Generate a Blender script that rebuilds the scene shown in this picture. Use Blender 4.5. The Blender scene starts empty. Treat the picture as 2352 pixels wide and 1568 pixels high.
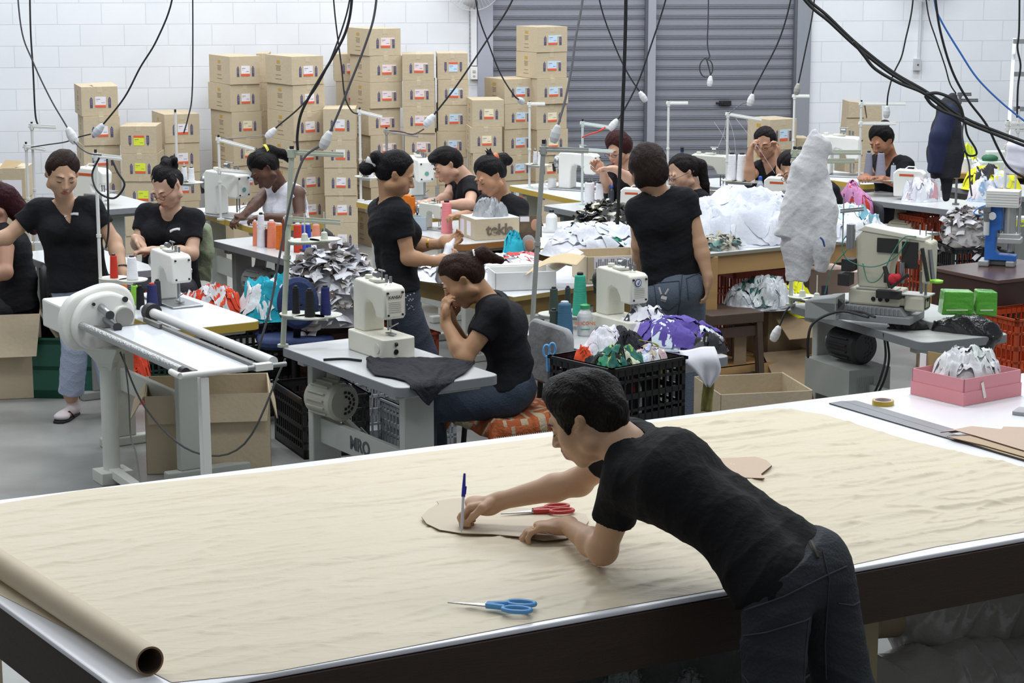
import bpy, bmesh, math, random
import numpy as np
from mathutils import Vector, Matrix, Euler, noise
from math import sin, cos, pi, radians as R

# ---------------- camera, world, lights, exposure ----------------
FPX, PITCH, CAMZ = 4700.0, R(10.96), 2.6
CT, ST = cos(PITCH), sin(PITCH)
scn = bpy.context.scene
COL = scn.collection
cam = bpy.data.cameras.new('camera'); cam.sensor_width = 36; cam.lens = FPX / 2352 * 36
cam.clip_start = 0.1; cam.clip_end = 100
camo = bpy.data.objects.new('camera', cam); COL.objects.link(camo)
camo.location = (0, 0, CAMZ); camo.rotation_euler = (pi/2 - PITCH, 0, 0)
scn.camera = camo
scn.view_settings.view_transform = 'Standard'; scn.view_settings.look = 'None'
scn.view_settings.gamma = 1; scn.view_settings.use_curve_mapping = False
scn.view_settings.exposure = -0.36
w = bpy.data.worlds.new('world'); scn.world = w; w.use_nodes = True
w.node_tree.nodes['Background'].inputs[0].default_value = (0.86, 0.93, 1.0, 1)
w.node_tree.nodes['Background'].inputs[1].default_value = 0.36
def area(x, y, z, sx, sy, power, col=(0.93, 0.97, 1.0), rot=(0, 0, 0)):
    l = bpy.data.lights.new('ceiling_lamp', 'AREA'); l.shape = 'RECTANGLE'; l.size = sx; l.size_y = sy
    l.energy = power; l.color = col
    o = bpy.data.objects.new('ceiling_lamp', l); COL.objects.link(o); o.location = (x, y, z); o.rotation_euler = rot
for ly, pw in ((8.0, 110), (11.5, 120), (15.0, 130), (17.4, 120)):
    for lx in (-4.0, 0.0, 4.0):
        area(lx, ly, 5.2, 2.6, 0.5, pw)
area(1.5, 4.6, 5.2, 2.6, 0.5, 45)

def P(px, py, z=None, Y=None):
    """world point seen at photo pixel (px,py), at height z or at depth Y"""
    a = (px - 1176) / FPX; b = -(py - 784) / FPX
    d = Vector((a, CT + b*ST, -ST + b*CT))
    t = (Y / d.y) if Y is not None else ((z - CAMZ) / d.z)
    return Vector((0, 0, CAMZ)) + d*t

# ---------------- materials ----------------
def srgb(c):
    if isinstance(c, str):
        c = [int(c[i:i+2], 16)/255 for i in (0, 2, 4)]
    return tuple(((v/12.92) if v <= 0.04045 else ((v+0.055)/1.055)**2.4) for v in c[:3]) + (1,)
MATS = {}
def M(col, rough=0.6, metal=0.0, bump=0.0, bs=60.0, var=0.0, vs=6.0, alpha=1.0, trans=0.0, spec=0.5, stretch=None, coat=0.0):
    key = (col, rough, metal, bump, bs, var, vs, alpha, trans, spec, stretch, coat)
    if key in MATS: return MATS[key]
    m = bpy.data.materials.new('mat_%d' % len(MATS)); m.use_nodes = True
    nt = m.node_tree; b = nt.nodes['Principled BSDF']; c = srgb(col)
    b.inputs['Base Color'].default_value = c; b.inputs['Roughness'].default_value = rough
    b.inputs['Metallic'].default_value = metal; b.inputs['Alpha'].default_value = alpha
    b.inputs['Transmission Weight'].default_value = trans; b.inputs['Specular IOR Level'].default_value = spec
    b.inputs['Coat Weight'].default_value = coat
    tc = None
    def coord():
        t = nt.nodes.new('ShaderNodeTexCoord'); mp = nt.nodes.new('ShaderNodeMapping')
        nt.links.new(t.outputs['Object'], mp.inputs[0])
        if stretch: mp.inputs['Scale'].default_value = stretch
        return mp.outputs[0]
    if var or bump: tc = coord()
    if var:
        n = nt.nodes.new('ShaderNodeTexNoise'); n.inputs['Scale'].default_value = vs; n.inputs['Detail'].default_value = 5
        nt.links.new(tc, n.inputs['Vector'])
        mx = nt.nodes.new('ShaderNodeMix'); mx.data_type = 'RGBA'
        mx.inputs[6].default_value = tuple(max(0, v*(1-var)) for v in c[:3]) + (1,)
        mx.inputs[7].default_value = tuple(min(1, v*(1+var)) for v in c[:3]) + (1,)
        nt.links.new(n.outputs['Fac'], mx.inputs[0]); nt.links.new(mx.outputs[2], b.inputs['Base Color'])
    if bump:
        n = nt.nodes.new('ShaderNodeTexNoise'); n.inputs['Scale'].default_value = bs; n.inputs['Detail'].default_value = 4
        nt.links.new(tc, n.inputs['Vector'])
        bp = nt.nodes.new('ShaderNodeBump'); bp.inputs['Strength'].default_value = bump; bp.inputs['Distance'].default_value = 0.02
        nt.links.new(n.outputs['Fac'], bp.inputs['Height']); nt.links.new(bp.outputs[0], b.inputs['Normal'])
    MATS[key] = m
    return m

# ---------------- mesh builder ----------------
def smoothpath(pts, n=6):
    pts = [Vector(p) for p in pts]
    if len(pts) < 3: return pts
    q = [pts[0]*2 - pts[1]] + pts + [pts[-1]*2 - pts[-2]]; out = []
    for i in range(1, len(q)-2):
        a, b, c, d = q[i-1:i+3]
        for k in range(n):
            t = k/n
            out.append(0.5*((2*b) + (c-a)*t + (2*a-5*b+4*c-d)*t*t + (3*b-a-3*c+d)*t**3))
    out.append(pts[-1]); return out

class MB:
    def __init__(s): s.v = []; s.f = []; s.m = []; s.c = 0; s.T = Matrix.Identity(4)
    def add(s, vs, fs, c=None):
        o = len(s.v); s.v += [s.T @ Vector(v) for v in vs]; s.f += [tuple(i+o for i in f) for f in fs]
        s.m += [s.c if c is None else c]*len(fs); return s
    def bx(s, x0, x1, y0, y1, z0, z1, c=None):
        return s.add([(x, y, z) for z in (z0, z1) for y in (y0, y1) for x in (x0, x1)],
                     [(0,2,3,1), (4,5,7,6), (0,1,5,4), (2,6,7,3), (0,4,6,2), (1,3,7,5)], c)
    def bar(s, p0, p1, wd, ht=None, up=(0,0,1), c=None):
        p0 = Vector(p0); p1 = Vector(p1); ht = ht or wd; d = (p1-p0).normalized(); up = Vector(up)
        if abs(d.dot(up)) > 0.99: up = Vector((1,0,0))
        sd = d.cross(up).normalized()*wd/2; u = sd.cross(d).normalized()*ht/2
        vs = [p + a*sd + b*u for p in (p0, p1) for a, b in ((-1,-1), (1,-1), (1,1), (-1,1))]
        return s.add(vs, [(0,1,2,3), (7,6,5,4), (0,4,5,1), (1,5,6,2), (2,6,7,3), (3,7,4,0)], c)
    def cyl(s, p0, p1, r0, r1=None, n=16, c=None, cap=True):
        return s.tube([p0, p1], [r0, r0 if r1 is None else r1], n, c, cap)
    def tube(s, pts, r, n=8, c=None, cap=True):
        pts = [Vector(p) for p in pts]; k = len(pts)
        rs = r if isinstance(r, (list, tuple)) else [r]*k
        d = (pts[1]-pts[0]).normalized(); up = Vector((0,0,1)) if abs(d.z) < 0.9 else Vector((1,0,0))
        x = d.cross(up).normalized(); vs = []
        for i, p in enumerate(pts):
            d = (pts[min(i+1, k-1)] - pts[max(i-1, 0)])
            if d.length < 1e-9: d = Vector((0,0,1))
            d.normalize(); x = (x - d*x.dot(d))
            x = x.normalized() if x.length > 1e-6 else d.orthogonal().normalized()
            y = d.cross(x)
            vs += [p + (x*cos(2*pi*j/n) + y*sin(2*pi*j/n))*rs[i] for j in range(n)]
        fs = [(i*n+j, i*n+(j+1) % n, (i+1)*n+(j+1) % n, (i+1)*n+j) for i in range(k-1) for j in range(n)]
        if cap: fs += [tuple(range(n))[::-1], tuple(range((k-1)*n, k*n))]
        return s.add(vs, fs, c)
    def lathe(s, prof, n=20, at=(0,0,0), axis=None, c=None, cs=None):
        q = (Vector(axis).normalized().to_track_quat('Z', 'Y').to_matrix() if axis is not None else Matrix.Identity(3))
        at = Vector(at); vs = []
        for r, z in prof: vs += [at + q @ Vector((r*cos(2*pi*j/n), r*sin(2*pi*j/n), z)) for j in range(n)]
        k = len(prof)
        for i in range(k-1):
            s.add(vs[i*n:(i+2)*n], [(j, (j+1) % n, n+(j+1) % n, n+j) for j in range(n)], cs[i] if cs else c)
        if prof[0][0] > 1e-5: s.add(vs[:n], [tuple(range(n))[::-1]], cs[0] if cs else c)
        if prof[-1][0] > 1e-5: s.add(vs[-n:], [tuple(range(n))], cs[-1] if cs else c)
        return s
    def prism(s, poly, a0, a1, pl='xy', c=None):
        n = len(poly)
        def mk(u, v, w): return {'xy': (u, v, w), 'xz': (u, w, v), 'yz': (w, u, v)}[pl]
        vs = [mk(u, v, a0) for u, v in poly] + [mk(u, v, a1) for u, v in poly]
        fs = [tuple(range(n))[::-1], tuple(range(n, 2*n))] + [(i, (i+1) % n, n+(i+1) % n, n+i) for i in range(n)]
        return s.add(vs, fs, c)
    def ell(s, ctr, r, n=14, c=None, rot=None):
        if not hasattr(r, '__len__'): r = (r, r, r)
        q = rot or Matrix.Identity(3); ctr = Vector(ctr); m = n//2; vs = []
        for i in range(1, m):
            t = pi*i/m
            vs += [ctr + q @ Vector((r[0]*sin(t)*cos(2*pi*j/n), r[1]*sin(t)*sin(2*pi*j/n), r[2]*cos(t))) for j in range(n)]
        vs += [ctr + q @ Vector((0,0,r[2])), ctr - q @ Vector((0,0,r[2]))]; t = len(vs)-2
        fs = [(i*n+j, (i+1)*n+j, (i+1)*n+(j+1) % n, i*n+(j+1) % n) for i in range(m-2) for j in range(n)]
        fs += [(t, j, (j+1) % n) for j in range(n)] + [(t+1, (m-2)*n+(j+1) % n, (m-2)*n+j) for j in range(n)]
        return s.add(vs, fs, c)
    def grid(s, fn, nu, nv, c=None, cf=None):
        vs = [fn(i/nu, j/nv) for j in range(nv+1) for i in range(nu+1)]; o = len(s.v)
        s.v += [s.T @ Vector(v) for v in vs]
        for j in range(nv):
            for i in range(nu):
                a = j*(nu+1)+i
                s.f.append((o+a, o+a+1, o+a+nu+2, o+a+nu+1)); s.m.append(cf(i/nu, j/nv) if cf else (s.c if c is None else c))
        return s
    def build(s, name, mats, parent=None, smooth=40, bevel=0, seg=2, world=False, solid=0, sub=0, clean=False):
        off = Vector(parent.location) if (parent is not None and world) else None
        me = bpy.data.meshes.new(name)
        me.from_pydata([tuple(v - off) if off is not None else tuple(v) for v in s.v], [], s.f)
        if not isinstance(mats, (list, tuple)): mats = [mats]
        for m in mats: me.materials.append(m)
        me.polygons.foreach_set('material_index', s.m)
        bm = bmesh.new(); bm.from_mesh(me)
        if clean: bmesh.ops.remove_doubles(bm, verts=bm.verts, dist=1e-5)
        bmesh.ops.recalc_face_normals(bm, faces=bm.faces); bm.to_mesh(me); bm.free()
        if smooth:
            me.polygons.foreach_set('use_smooth', [True]*len(me.polygons)); me.set_sharp_from_angle(angle=R(smooth))
        o = bpy.data.objects.new(name, me); COL.objects.link(o)
        if parent is not None: o.parent = parent
        if solid:
            md = o.modifiers.new('solidify', 'SOLIDIFY'); md.thickness = solid; md.offset = -1
        if bevel:
            md = o.modifiers.new('bevel', 'BEVEL'); md.width = bevel; md.segments = seg; md.limit_method = 'ANGLE'
            md.angle_limit = R(50); md.harden_normals = False
        if sub:
            md = o.modifiers.new('sub', 'SUBSURF'); md.levels = sub; md.render_levels = sub
        return o

def tag(o, label, cat, group=None, kind=None):
    if label: o['label'] = label
    if cat: o['category'] = cat
    if group: o['group'] = group
    if kind: o['kind'] = kind
    return o
def thing(name, label, cat, loc=(0,0,0), rz=0, group=None):
    o = bpy.data.objects.new(name, None); COL.objects.link(o); o.empty_display_size = 0.1
    o.location = loc; o.rotation_euler = (0, 0, rz)
    return tag(o, label, cat, group)
def struct(o): o['kind'] = 'structure'; return o
def dup(root, loc, rz=0, label=None, group=None, sc=None):
    r = root.copy(); COL.objects.link(r); r.location = loc; r.rotation_euler = (0, 0, rz)
    if sc: r.scale = sc
    if label: r['label'] = label
    if group: r['group'] = group
    for ch in list(root.children):
        c = ch.copy(); COL.objects.link(c); c.parent = r
        for g in ch.children:
            d = g.copy(); COL.objects.link(d); d.parent = c
    return r
TXT = {}
for s_, off_, shr_ in (('MRO', .02, 0), ('KANSAI', .02, 0), ('SILICONE', .015, 0), ('tekla', .028, 0), ('Supreme', .01, .2)):
    cu = bpy.data.curves.new('lettering', 'FONT'); cu.body = s_; cu.size = 1; cu.extrude = .02; cu.align_x = 'CENTER'; cu.align_y = 'CENTER'; cu.offset = off_; cu.shear = shr_
    to = bpy.data.objects.new('lettering', cu); COL.objects.link(to)
    TXT[s_] = bpy.data.meshes.new_from_object(to.evaluated_get(bpy.context.evaluated_depsgraph_get())); bpy.data.objects.remove(to)
def text_mesh(name, s, size, mat, parent, loc, rot, **k):
    me = TXT[s].copy(); me.materials.clear(); me.materials.append(mat)
    o = bpy.data.objects.new(name, me); COL.objects.link(o); o.parent = parent; o.location = loc; o.rotation_euler = rot; o.scale = (size,)*3
    return o

# ---------------- sculpting with distance fields (one continuous surface) ----------------
class Sculpt:
    def __init__(s, h): s.h = h; s.ops = []
    def cone(s, a, b, ra, rb=None, k=0.012, op='+', m=0, flat=0):
        s.ops.append(('c', np.array(a, float), np.array(b, float), ra, ra if rb is None else rb, k, op, m, flat)); return s
    def chain(s, pts, rs, k=0.012, m=0, flat=0):
        for i in range(len(pts)-1): s.cone(pts[i], pts[i+1], rs[i], rs[i+1], k, '+', m, flat if i == len(pts)-2 else 0)
        return s
    def ell(s, c, r, rot=None, k=0.012, op='+', m=0):
        q = np.array(rot, float) if rot is not None else np.eye(3)
        s.ops.append(('e', np.array(c, float), q, np.array(r, float) if hasattr(r, '__len__') else np.array([r]*3, float), 0, k, op, m, 0)); return s
    def cut(s, p, n):
        n = np.array(n, float); n /= np.linalg.norm(n)
        s.ops.append(('p', np.array(p, float), n, 0, 0, 0, 'x', 0, 0)); return s
    def mesh(s, name, mats, parent=None, disp=None, smooth=1, bounds=None, world=True, defm=None):
        h = s.h; lo = np.array([1e9]*3); hi = -lo
        for o in s.ops:
            if o[6] != '+': continue
            if o[0] == 'c':
                r = max(o[3], o[4]) + 2*h
                lo = np.minimum(lo, np.minimum(o[1], o[2])-r); hi = np.maximum(hi, np.maximum(o[1], o[2])+r)
            elif o[0] == 'e':
                r = max(o[3]) + 2*h; lo = np.minimum(lo, o[1]-r); hi = np.maximum(hi, o[1]+r)
        if bounds is not None: lo = np.maximum(lo, bounds[0]); hi = np.minimum(hi, bounds[1])
        n = np.ceil((hi-lo)/h).astype(int)+1
        F = np.full(n, 1.0, np.float32); MI = np.zeros(n, np.int8)
        ax = [lo[i] + h*np.arange(n[i]) for i in range(3)]
        for o in s.ops:
            typ, A, B, ra, rb, k, op, m, flat = o
            if typ == 'p':
                d = ((ax[0][:, None, None]-A[0])*B[0] + (ax[1][None, :, None]-A[1])*B[1] + (ax[2][None, None, :]-A[2])*B[2]).astype(np.float32)
                F = np.maximum(F, d); continue
            if typ == 'c': r = max(ra, rb); l2 = np.minimum(A, B)-r; h2 = np.maximum(A, B)+r
            else: r = max(ra); l2 = A-r; h2 = A+r
            pad = max(4*h, 3*k)
            i0 = np.maximum(((l2-pad-lo)/h).astype(int), 0); i1 = np.minimum(((h2+pad-lo)/h).astype(int)+2, n)
            if (i1 <= i0).any(): continue
            sl = tuple(slice(i0[i], i1[i]) for i in range(3))
            X = ax[0][sl[0]][:, None, None]; Yy = ax[1][sl[1]][None, :, None]; Z = ax[2][sl[2]][None, None, :]
            if typ == 'c':
                dv = B-A; L2 = max(dv.dot(dv), 1e-9)
                px, py, pz = X-A[0], Yy-A[1], Z-A[2]
                tt = (px*dv[0] + py*dv[1] + pz*dv[2])/L2; t = np.clip(tt, 0, 1)
                d = np.sqrt((px-t*dv[0])**2 + (py-t*dv[1])**2 + (pz-t*dv[2])**2) - (ra + (rb-ra)*t)
                if flat: d = np.maximum(d, (tt-1)*math.sqrt(L2))
            else:
                px, py, pz = X-A[0], Yy-A[1], Z-A[2]
                q = [B[0][i]*px + B[1][i]*py + B[2][i]*pz for i in range(3)]
                k0 = np.sqrt(sum((q[i]/ra[i])**2 for i in range(3))); k1 = np.sqrt(sum((q[i]/ra[i]**2)**2 for i in range(3)))
                d = k0*(k0-1)/np.maximum(k1, 1e-6)
            d = np.broadcast_to(d, tuple(i1-i0)).astype(np.float32); g = F[sl]
            if op == '+':
                MI[sl] = np.where(d < g + (0.002 if m else 0), m, MI[sl])
                hh = np.maximum(k-np.abs(g-d), 0)/k; F[sl] = np.minimum(g, d) - hh*hh*k*0.25
            elif op == '-':
                e = -d; hh = np.maximum(k-np.abs(g-e), 0)/k; F[sl] = np.maximum(g, e) + hh*hh*k*0.25
            elif op == '&':
                G = np.full(n, 1.0, np.float32); G[sl] = np.maximum(g, d); F = G
        sg = F < 0
        # surface nets
        c = [F[a:n[0]-1+a, b:n[1]-1+b, e:n[2]-1+e] for a in (0,1) for b in (0,1) for e in (0,1)]
        sc = sum((x < 0).astype(np.int8) for x in c); act = (sc > 0) & (sc < 8)
        idx = np.full(act.shape, -1, np.int64); I = np.argwhere(act); idx[act] = np.arange(len(I))
        if len(I) == 0: return None
        cv = np.stack([x[act] for x in c], 1); off = np.array([(a, b, e) for a in (0,1) for b in (0,1) for e in (0,1)], float)
        acc = np.zeros((len(I), 3)); cnt = np.zeros(len(I))
        for i in range(8):
            for j in range(i+1, 8):
                if abs(off[i]-off[j]).sum() != 1: continue
                a, b = cv[:, i], cv[:, j]; cr = (a < 0) != (b < 0)
                t = np.where(cr, a/np.where(cr, a-b, 1), 0)
                acc += np.where(cr[:, None], off[i] + t[:, None]*(off[j]-off[i]), 0); cnt += cr
        V = lo + h*(I + acc/np.maximum(cnt, 1)[:, None])
        faces = []; fm = []
        for axn in range(3):
            u, v = (axn+1) % 3, (axn+2) % 3
            a = [slice(None)]*3; b = [slice(None)]*3; a[axn] = slice(0, -1); b[axn] = slice(1, None)
            ch = sg[tuple(a)] != sg[tuple(b)]
            E = np.argwhere(ch)
            ok = (E[:, u] > 0) & (E[:, v] > 0) & (E[:, u] < n[u]-1) & (E[:, v] < n[v]-1); E = E[ok]
            if not len(E): continue
            neg = sg[tuple(E.T)]
            du = np.zeros(3, int); du[u] = 1; dv = np.zeros(3, int); dv[v] = 1
            q = np.stack([idx[tuple((E-du-dv).T)], idx[tuple((E-dv).T)], idx[tuple(E.T)], idx[tuple((E-du).T)]], 1)
            q[~neg] = q[~neg][:, ::-1]
            faces.append(q); fm.append(MI[tuple(E.T)])
        Fc = np.concatenate(faces); fm = np.concatenate(fm)
        me = bpy.data.meshes.new(name)
        for _ in range(smooth):
            s2 = np.zeros_like(V); c2 = np.zeros(len(V))
            for a in range(4):
                i, j = Fc[:, a], Fc[:, (a+1) % 4]
                for q in range(3): s2[:, q] += np.bincount(i, V[j, q], len(V)) + np.bincount(j, V[i, q], len(V))
                c2 += np.bincount(i, minlength=len(V)) + np.bincount(j, minlength=len(V))
            V = 0.5*V + 0.5*s2/np.maximum(c2, 1)[:, None]
        if disp is not None:
            fn_ = np.cross(V[Fc[:, 2]]-V[Fc[:, 0]], V[Fc[:, 3]]-V[Fc[:, 1]]); N = np.zeros_like(V)
            for a in range(4):
                for q in range(3): N[:, q] += np.bincount(Fc[:, a], fn_[:, q], len(V))
            N /= np.maximum(np.linalg.norm(N, axis=1), 1e-9)[:, None]
            V = V + N*disp(V)[:, None]
        if defm is not None: V = defm(V)
        if parent is not None and world: V = V - np.array(parent.location)
        me.vertices.add(len(V)); me.vertices.foreach_set('co', V.astype(np.float32).ravel())
        me.loops.add(len(Fc)*4); me.loops.foreach_set('vertex_index', Fc.astype(np.int32).ravel())
        me.polygons.add(len(Fc)); me.polygons.foreach_set('loop_start', np.arange(0, len(Fc)*4, 4, dtype=np.int32))
        me.polygons.foreach_set('loop_total', np.full(len(Fc), 4, np.int32))
        if not isinstance(mats, (list, tuple)): mats = [mats]
        for m_ in mats: me.materials.append(m_)
        me.polygons.foreach_set('material_index', np.clip(fm, 0, len(mats)-1).astype(np.int32))
        me.polygons.foreach_set('use_smooth', np.ones(len(Fc), bool))
        me.update(calc_edges=True); me.validate()
        o = bpy.data.objects.new(name, me); COL.objects.link(o)
        if parent is not None: o.parent = parent
        return o

def folds(seed=0, amp=0.004, f=22.0, dirv=(0.3, 0.2, 1.0)):
    """cloth creases: warped ridged waves, returns a displacement function on vertex arrays"""
    rs = np.random.RandomState(seed); ph = rs.rand(8)*6.28; d = np.array(dirv)/np.linalg.norm(dirv)
    dd = [d + rs.randn(3)*0.45 for _ in range(4)]
    def fn(V):
        wv = np.stack([np.sin(V[:, (i+1) % 3]*7+ph[i]) + 0.6*np.sin(V[:, (i+2) % 3]*13+ph[i+3]) for i in range(3)], 1)*0.045
        Q = V + wv; out = np.zeros(len(V))
        for i, e in enumerate(dd):
            out += (1-np.abs(np.sin((Q@e)*f*(0.6+0.35*i)+ph[i])))**2 / (1+0.5*i)
        return amp*(out-0.8)
    return fn
# ---------------- the room ----------------
WALL_Y0, WALL_A = 19.0, R(7)
WU = Vector((cos(WALL_A), sin(WALL_A), 0)); WN = Vector((sin(WALL_A), -cos(WALL_A), 0))   # along the wall, out of the wall
def wallpt(px, py=None, out=0.0, z=None):
    """point on the back wall plane (moved `out` towards the room) seen at pixel"""
    o = Vector((0, WALL_Y0, 0)) + WN*out
    p0 = Vector((0, 0, CAMZ)); p1 = P(px, 784 if py is None else py, Y=10)
    d = p1 - p0
    t = (o - p0).dot(WN) / d.dot(WN); q = p0 + d*t
    if z is not None: q.z = z
    return q
def wallx(px, py=250):
    q = wallpt(px, py); return (q - Vector((0, WALL_Y0, 0))).dot(WU)
WT = Matrix.Translation((0, WALL_Y0, 0)) @ Matrix.Rotation(WALL_A, 4, 'Z')    # local x along wall, -y into room
def wall_mat():
    m = bpy.data.materials.new('painted_block'); m.use_nodes = True; nt = m.node_tree; b = nt.nodes['Principled BSDF']
    tc = nt.nodes.new('ShaderNodeTexCoord'); sp = nt.nodes.new('ShaderNodeSeparateXYZ'); cb = nt.nodes.new('ShaderNodeCombineXYZ')
    nt.links.new(tc.outputs['Object'], sp.inputs[0]); nt.links.new(sp.outputs[0], cb.inputs[0]); nt.links.new(sp.outputs[2], cb.inputs[1])
    br = nt.nodes.new('ShaderNodeTexBrick'); nt.links.new(cb.outputs[0], br.inputs['Vector'])
    br.inputs['Scale'].default_value = 1; br.inputs['Brick Width'].default_value = 0.39; br.inputs['Row Height'].default_value = 0.19
    br.inputs['Mortar Size'].default_value = 0.0035; br.inputs['Mortar Smooth'].default_value = 0.3
    br.inputs['Color1'].default_value = srgb('eceef2'); br.inputs['Color2'].default_value = srgb('e9ebf0'); br.inputs['Mortar'].default_value = srgb('dcdfe6')
    no = nt.nodes.new('ShaderNodeTexNoise'); no.inputs['Scale'].default_value = 1.6; no.inputs['Detail'].default_value = 6
    nt.links.new(tc.outputs['Object'], no.inputs['Vector'])
    cr = nt.nodes.new('ShaderNodeValToRGB'); cr.color_ramp.elements[0].position = .35; cr.color_ramp.elements[1].position = .75
    cr.color_ramp.elements[0].color = (1,1,1,1); cr.color_ramp.elements[1].color = (.93,.93,.94,1)
    nt.links.new(no.outputs['Fac'], cr.inputs[0])
    mx = nt.nodes.new('ShaderNodeMix'); mx.data_type = 'RGBA'; mx.blend_type = 'MULTIPLY'; mx.inputs[0].default_value = 1
    nt.links.new(br.outputs['Color'], mx.inputs[6]); nt.links.new(cr.outputs[0], mx.inputs[7]); nt.links.new(mx.outputs[2], b.inputs['Base Color'])
    bp = nt.nodes.new('ShaderNodeBump'); bp.inputs['Strength'].default_value = 0.6; bp.inputs['Distance'].default_value = 0.01; bp.invert = True
    nt.links.new(br.outputs['Fac'], bp.inputs['Height']); nt.links.new(bp.outputs[0], b.inputs['Normal'])
    b.inputs['Roughness'].default_value = 0.75
    return m
def floor_mat():
    m = bpy.data.materials.new('concrete_floor'); m.use_nodes = True; nt = m.node_tree; b = nt.nodes['Principled BSDF']
    tc = nt.nodes.new('ShaderNodeTexCoord')
    n1 = nt.nodes.new('ShaderNodeTexNoise'); n1.inputs['Scale'].default_value = 1.3; n1.inputs['Detail'].default_value = 9; n1.inputs['Roughness'].default_value = .65
    nt.links.new(tc.outputs['Object'], n1.inputs['Vector'])
    cr = nt.nodes.new('ShaderNodeValToRGB'); e = cr.color_ramp.elements
    e[0].position = .3; e[0].color = srgb('7f7f7c'); e[1].position = .7; e[1].color = srgb('979895')
    nt.links.new(n1.outputs['Fac'], cr.inputs[0]); nt.links.new(cr.outputs[0], b.inputs['Base Color'])
    n2 = nt.nodes.new('ShaderNodeTexNoise'); n2.inputs['Scale'].default_value = 4
    nt.links.new(tc.outputs['Object'], n2.inputs['Vector'])
    mr = nt.nodes.new('ShaderNodeMapRange'); mr.inputs[3].default_value = .25; mr.inputs[4].default_value = .5
    nt.links.new(n2.outputs['Fac'], mr.inputs[0]); nt.links.new(mr.outputs[0], b.inputs['Roughness'])
    return m
f = MB(); f.bx(-14, 14, -2, 23, -0.1, 0); struct(f.build('floor', floor_mat(), smooth=0))
f = MB(); f.T = Matrix.Identity(4)
X0, X1 = wallx(1097), wallx(1857)
f.bx(-9, X0, 0, 0.2, 0, 6); f.bx(X1, 9, 0, 0.2, 0, 6)
o = f.build('wall_back', wall_mat(), smooth=0); o.matrix_world = WT; struct(o)
JG = M('9c9ea8', 0.5, var=0.06)
def wallobj(mb, name, mt, **k):
    o = mb.build(name, mt, **k); o.matrix_world = WT; return struct(o)
f = MB(); f.bx(X0, wallx(1132), -0.03, 0.12, 0, 6); wallobj(f, 'trim_1', M('a9abb8', .5), smooth=0)
f = MB(); f.bx(wallx(1485), wallx(1503), -0.04, 0.15, 0, 6); wallobj(f, 'trim_2', JG, smooth=0, bevel=.004)
f = MB(); f.bx(wallx(1825), X1, -0.03, 0.12, 0, 6); wallobj(f, 'trim_3', M('8f929a', .5), smooth=0)
def shutter(name, xa, xb):
    f = MB(); pitch = 0.0935; prof = []
    z = 0.0
    while z < 6:
        prof += [(0, z), (0, z+.058), (-.012, z+.062), (-.014, z+.068), (-.004, z+.073), (-.012, z+.078), (-.014, z+.084), (.006, z+.088)]
        z += pitch
    vs = [(x, y+0.05, z) for x in (xa, xb) for y, z in prof]; n = len(prof)
    f.add(vs, [(i, i+1, n+i+1, n+i) for i in range(n-1)])
    return wallobj(f, name, M('9a9ca6', .38, 0.35, var=0.05, vs=3), smooth=25)
shutter('door_1', wallx(1132)+.005, wallx(1485)-.005); d2 = shutter('door_2', wallx(1503)+.005, wallx(1825)-.005)
# shutter lock and side channels
f = MB(); c = wallpt(1667, 237, 0.0); lx = (c-Vector((0, WALL_Y0, 0))).dot(WU)
f.bx(lx-.055, lx+.055, .005, .045, c.z-.022, c.z+.022); f.cyl((lx-.09, .02, c.z), (lx-.055, .02, c.z), .012); f.cyl((lx-.03, 0, c.z), (lx-.03, .01, c.z), .014)
o = f.build('door_lock', M('2c2a2e', .5, .4), parent=d2, bevel=.003)
for a, b in ((1480, 1485), (1820, 1826)):
    f = MB(); f.bx(wallx(a), wallx(b), -.02, .05, 0, 6); wallobj(f, 'trim_4', M('5d5f67', .5), smooth=0)
# conduit, outlets
def wall_thing(name, label, cat, px, py):
    q = wallpt(px, py); return thing(name, label, cat, q, WALL_A)
t = wall_thing('socket_trunking', 'white vertical cable trunking with a double socket plate beside the shutter', 'cable trunking', 1088, 168)
f = MB(); f.bx(-.028, .028, -.03, 0, .07, 3.5); f.build('trunking', M('e6e6ea', .5), t, bevel=.004)
f = MB(); f.bx(-.032, .032, -.04, 0, -.055, .06); f.bx(-.014, .014, -.043, -.04, .005, .03, 1); f.cyl((0, -.042, -.025), (0, -.039, -.025), .012, c=1)
f.build('socket_plate', [M('ecebe8', .4), M('b6b4b0', .5)], t, bevel=.003)
f = MB(); f.tube([(-.036, -.012, .1+k*.02) for k in range(160)], [.005 if k % 2 else .0025 for k in range(160)], 5); f.build('chain', M('9c9ca0', .5, .6), t)
t = wall_thing('wall_conduit', 'grey vertical conduit ending in a square switch box on the right wall', 'conduit', 2105, 148)
f = MB(); f.cyl((.018, -.02, .05), (.028, -.02, 3), .012); f.build('pipe', M('c9cbcf', .4), t)
f = MB(); f.bx(-.033, .033, -.045, 0, -.055, .055); f.cyl((0, -.05, 0), (0, -.045, 0), .009, c=1); f.build('switch_box', [M('bcbfc0', .5), M('55504c', .5)], t, bevel=.004)
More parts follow.
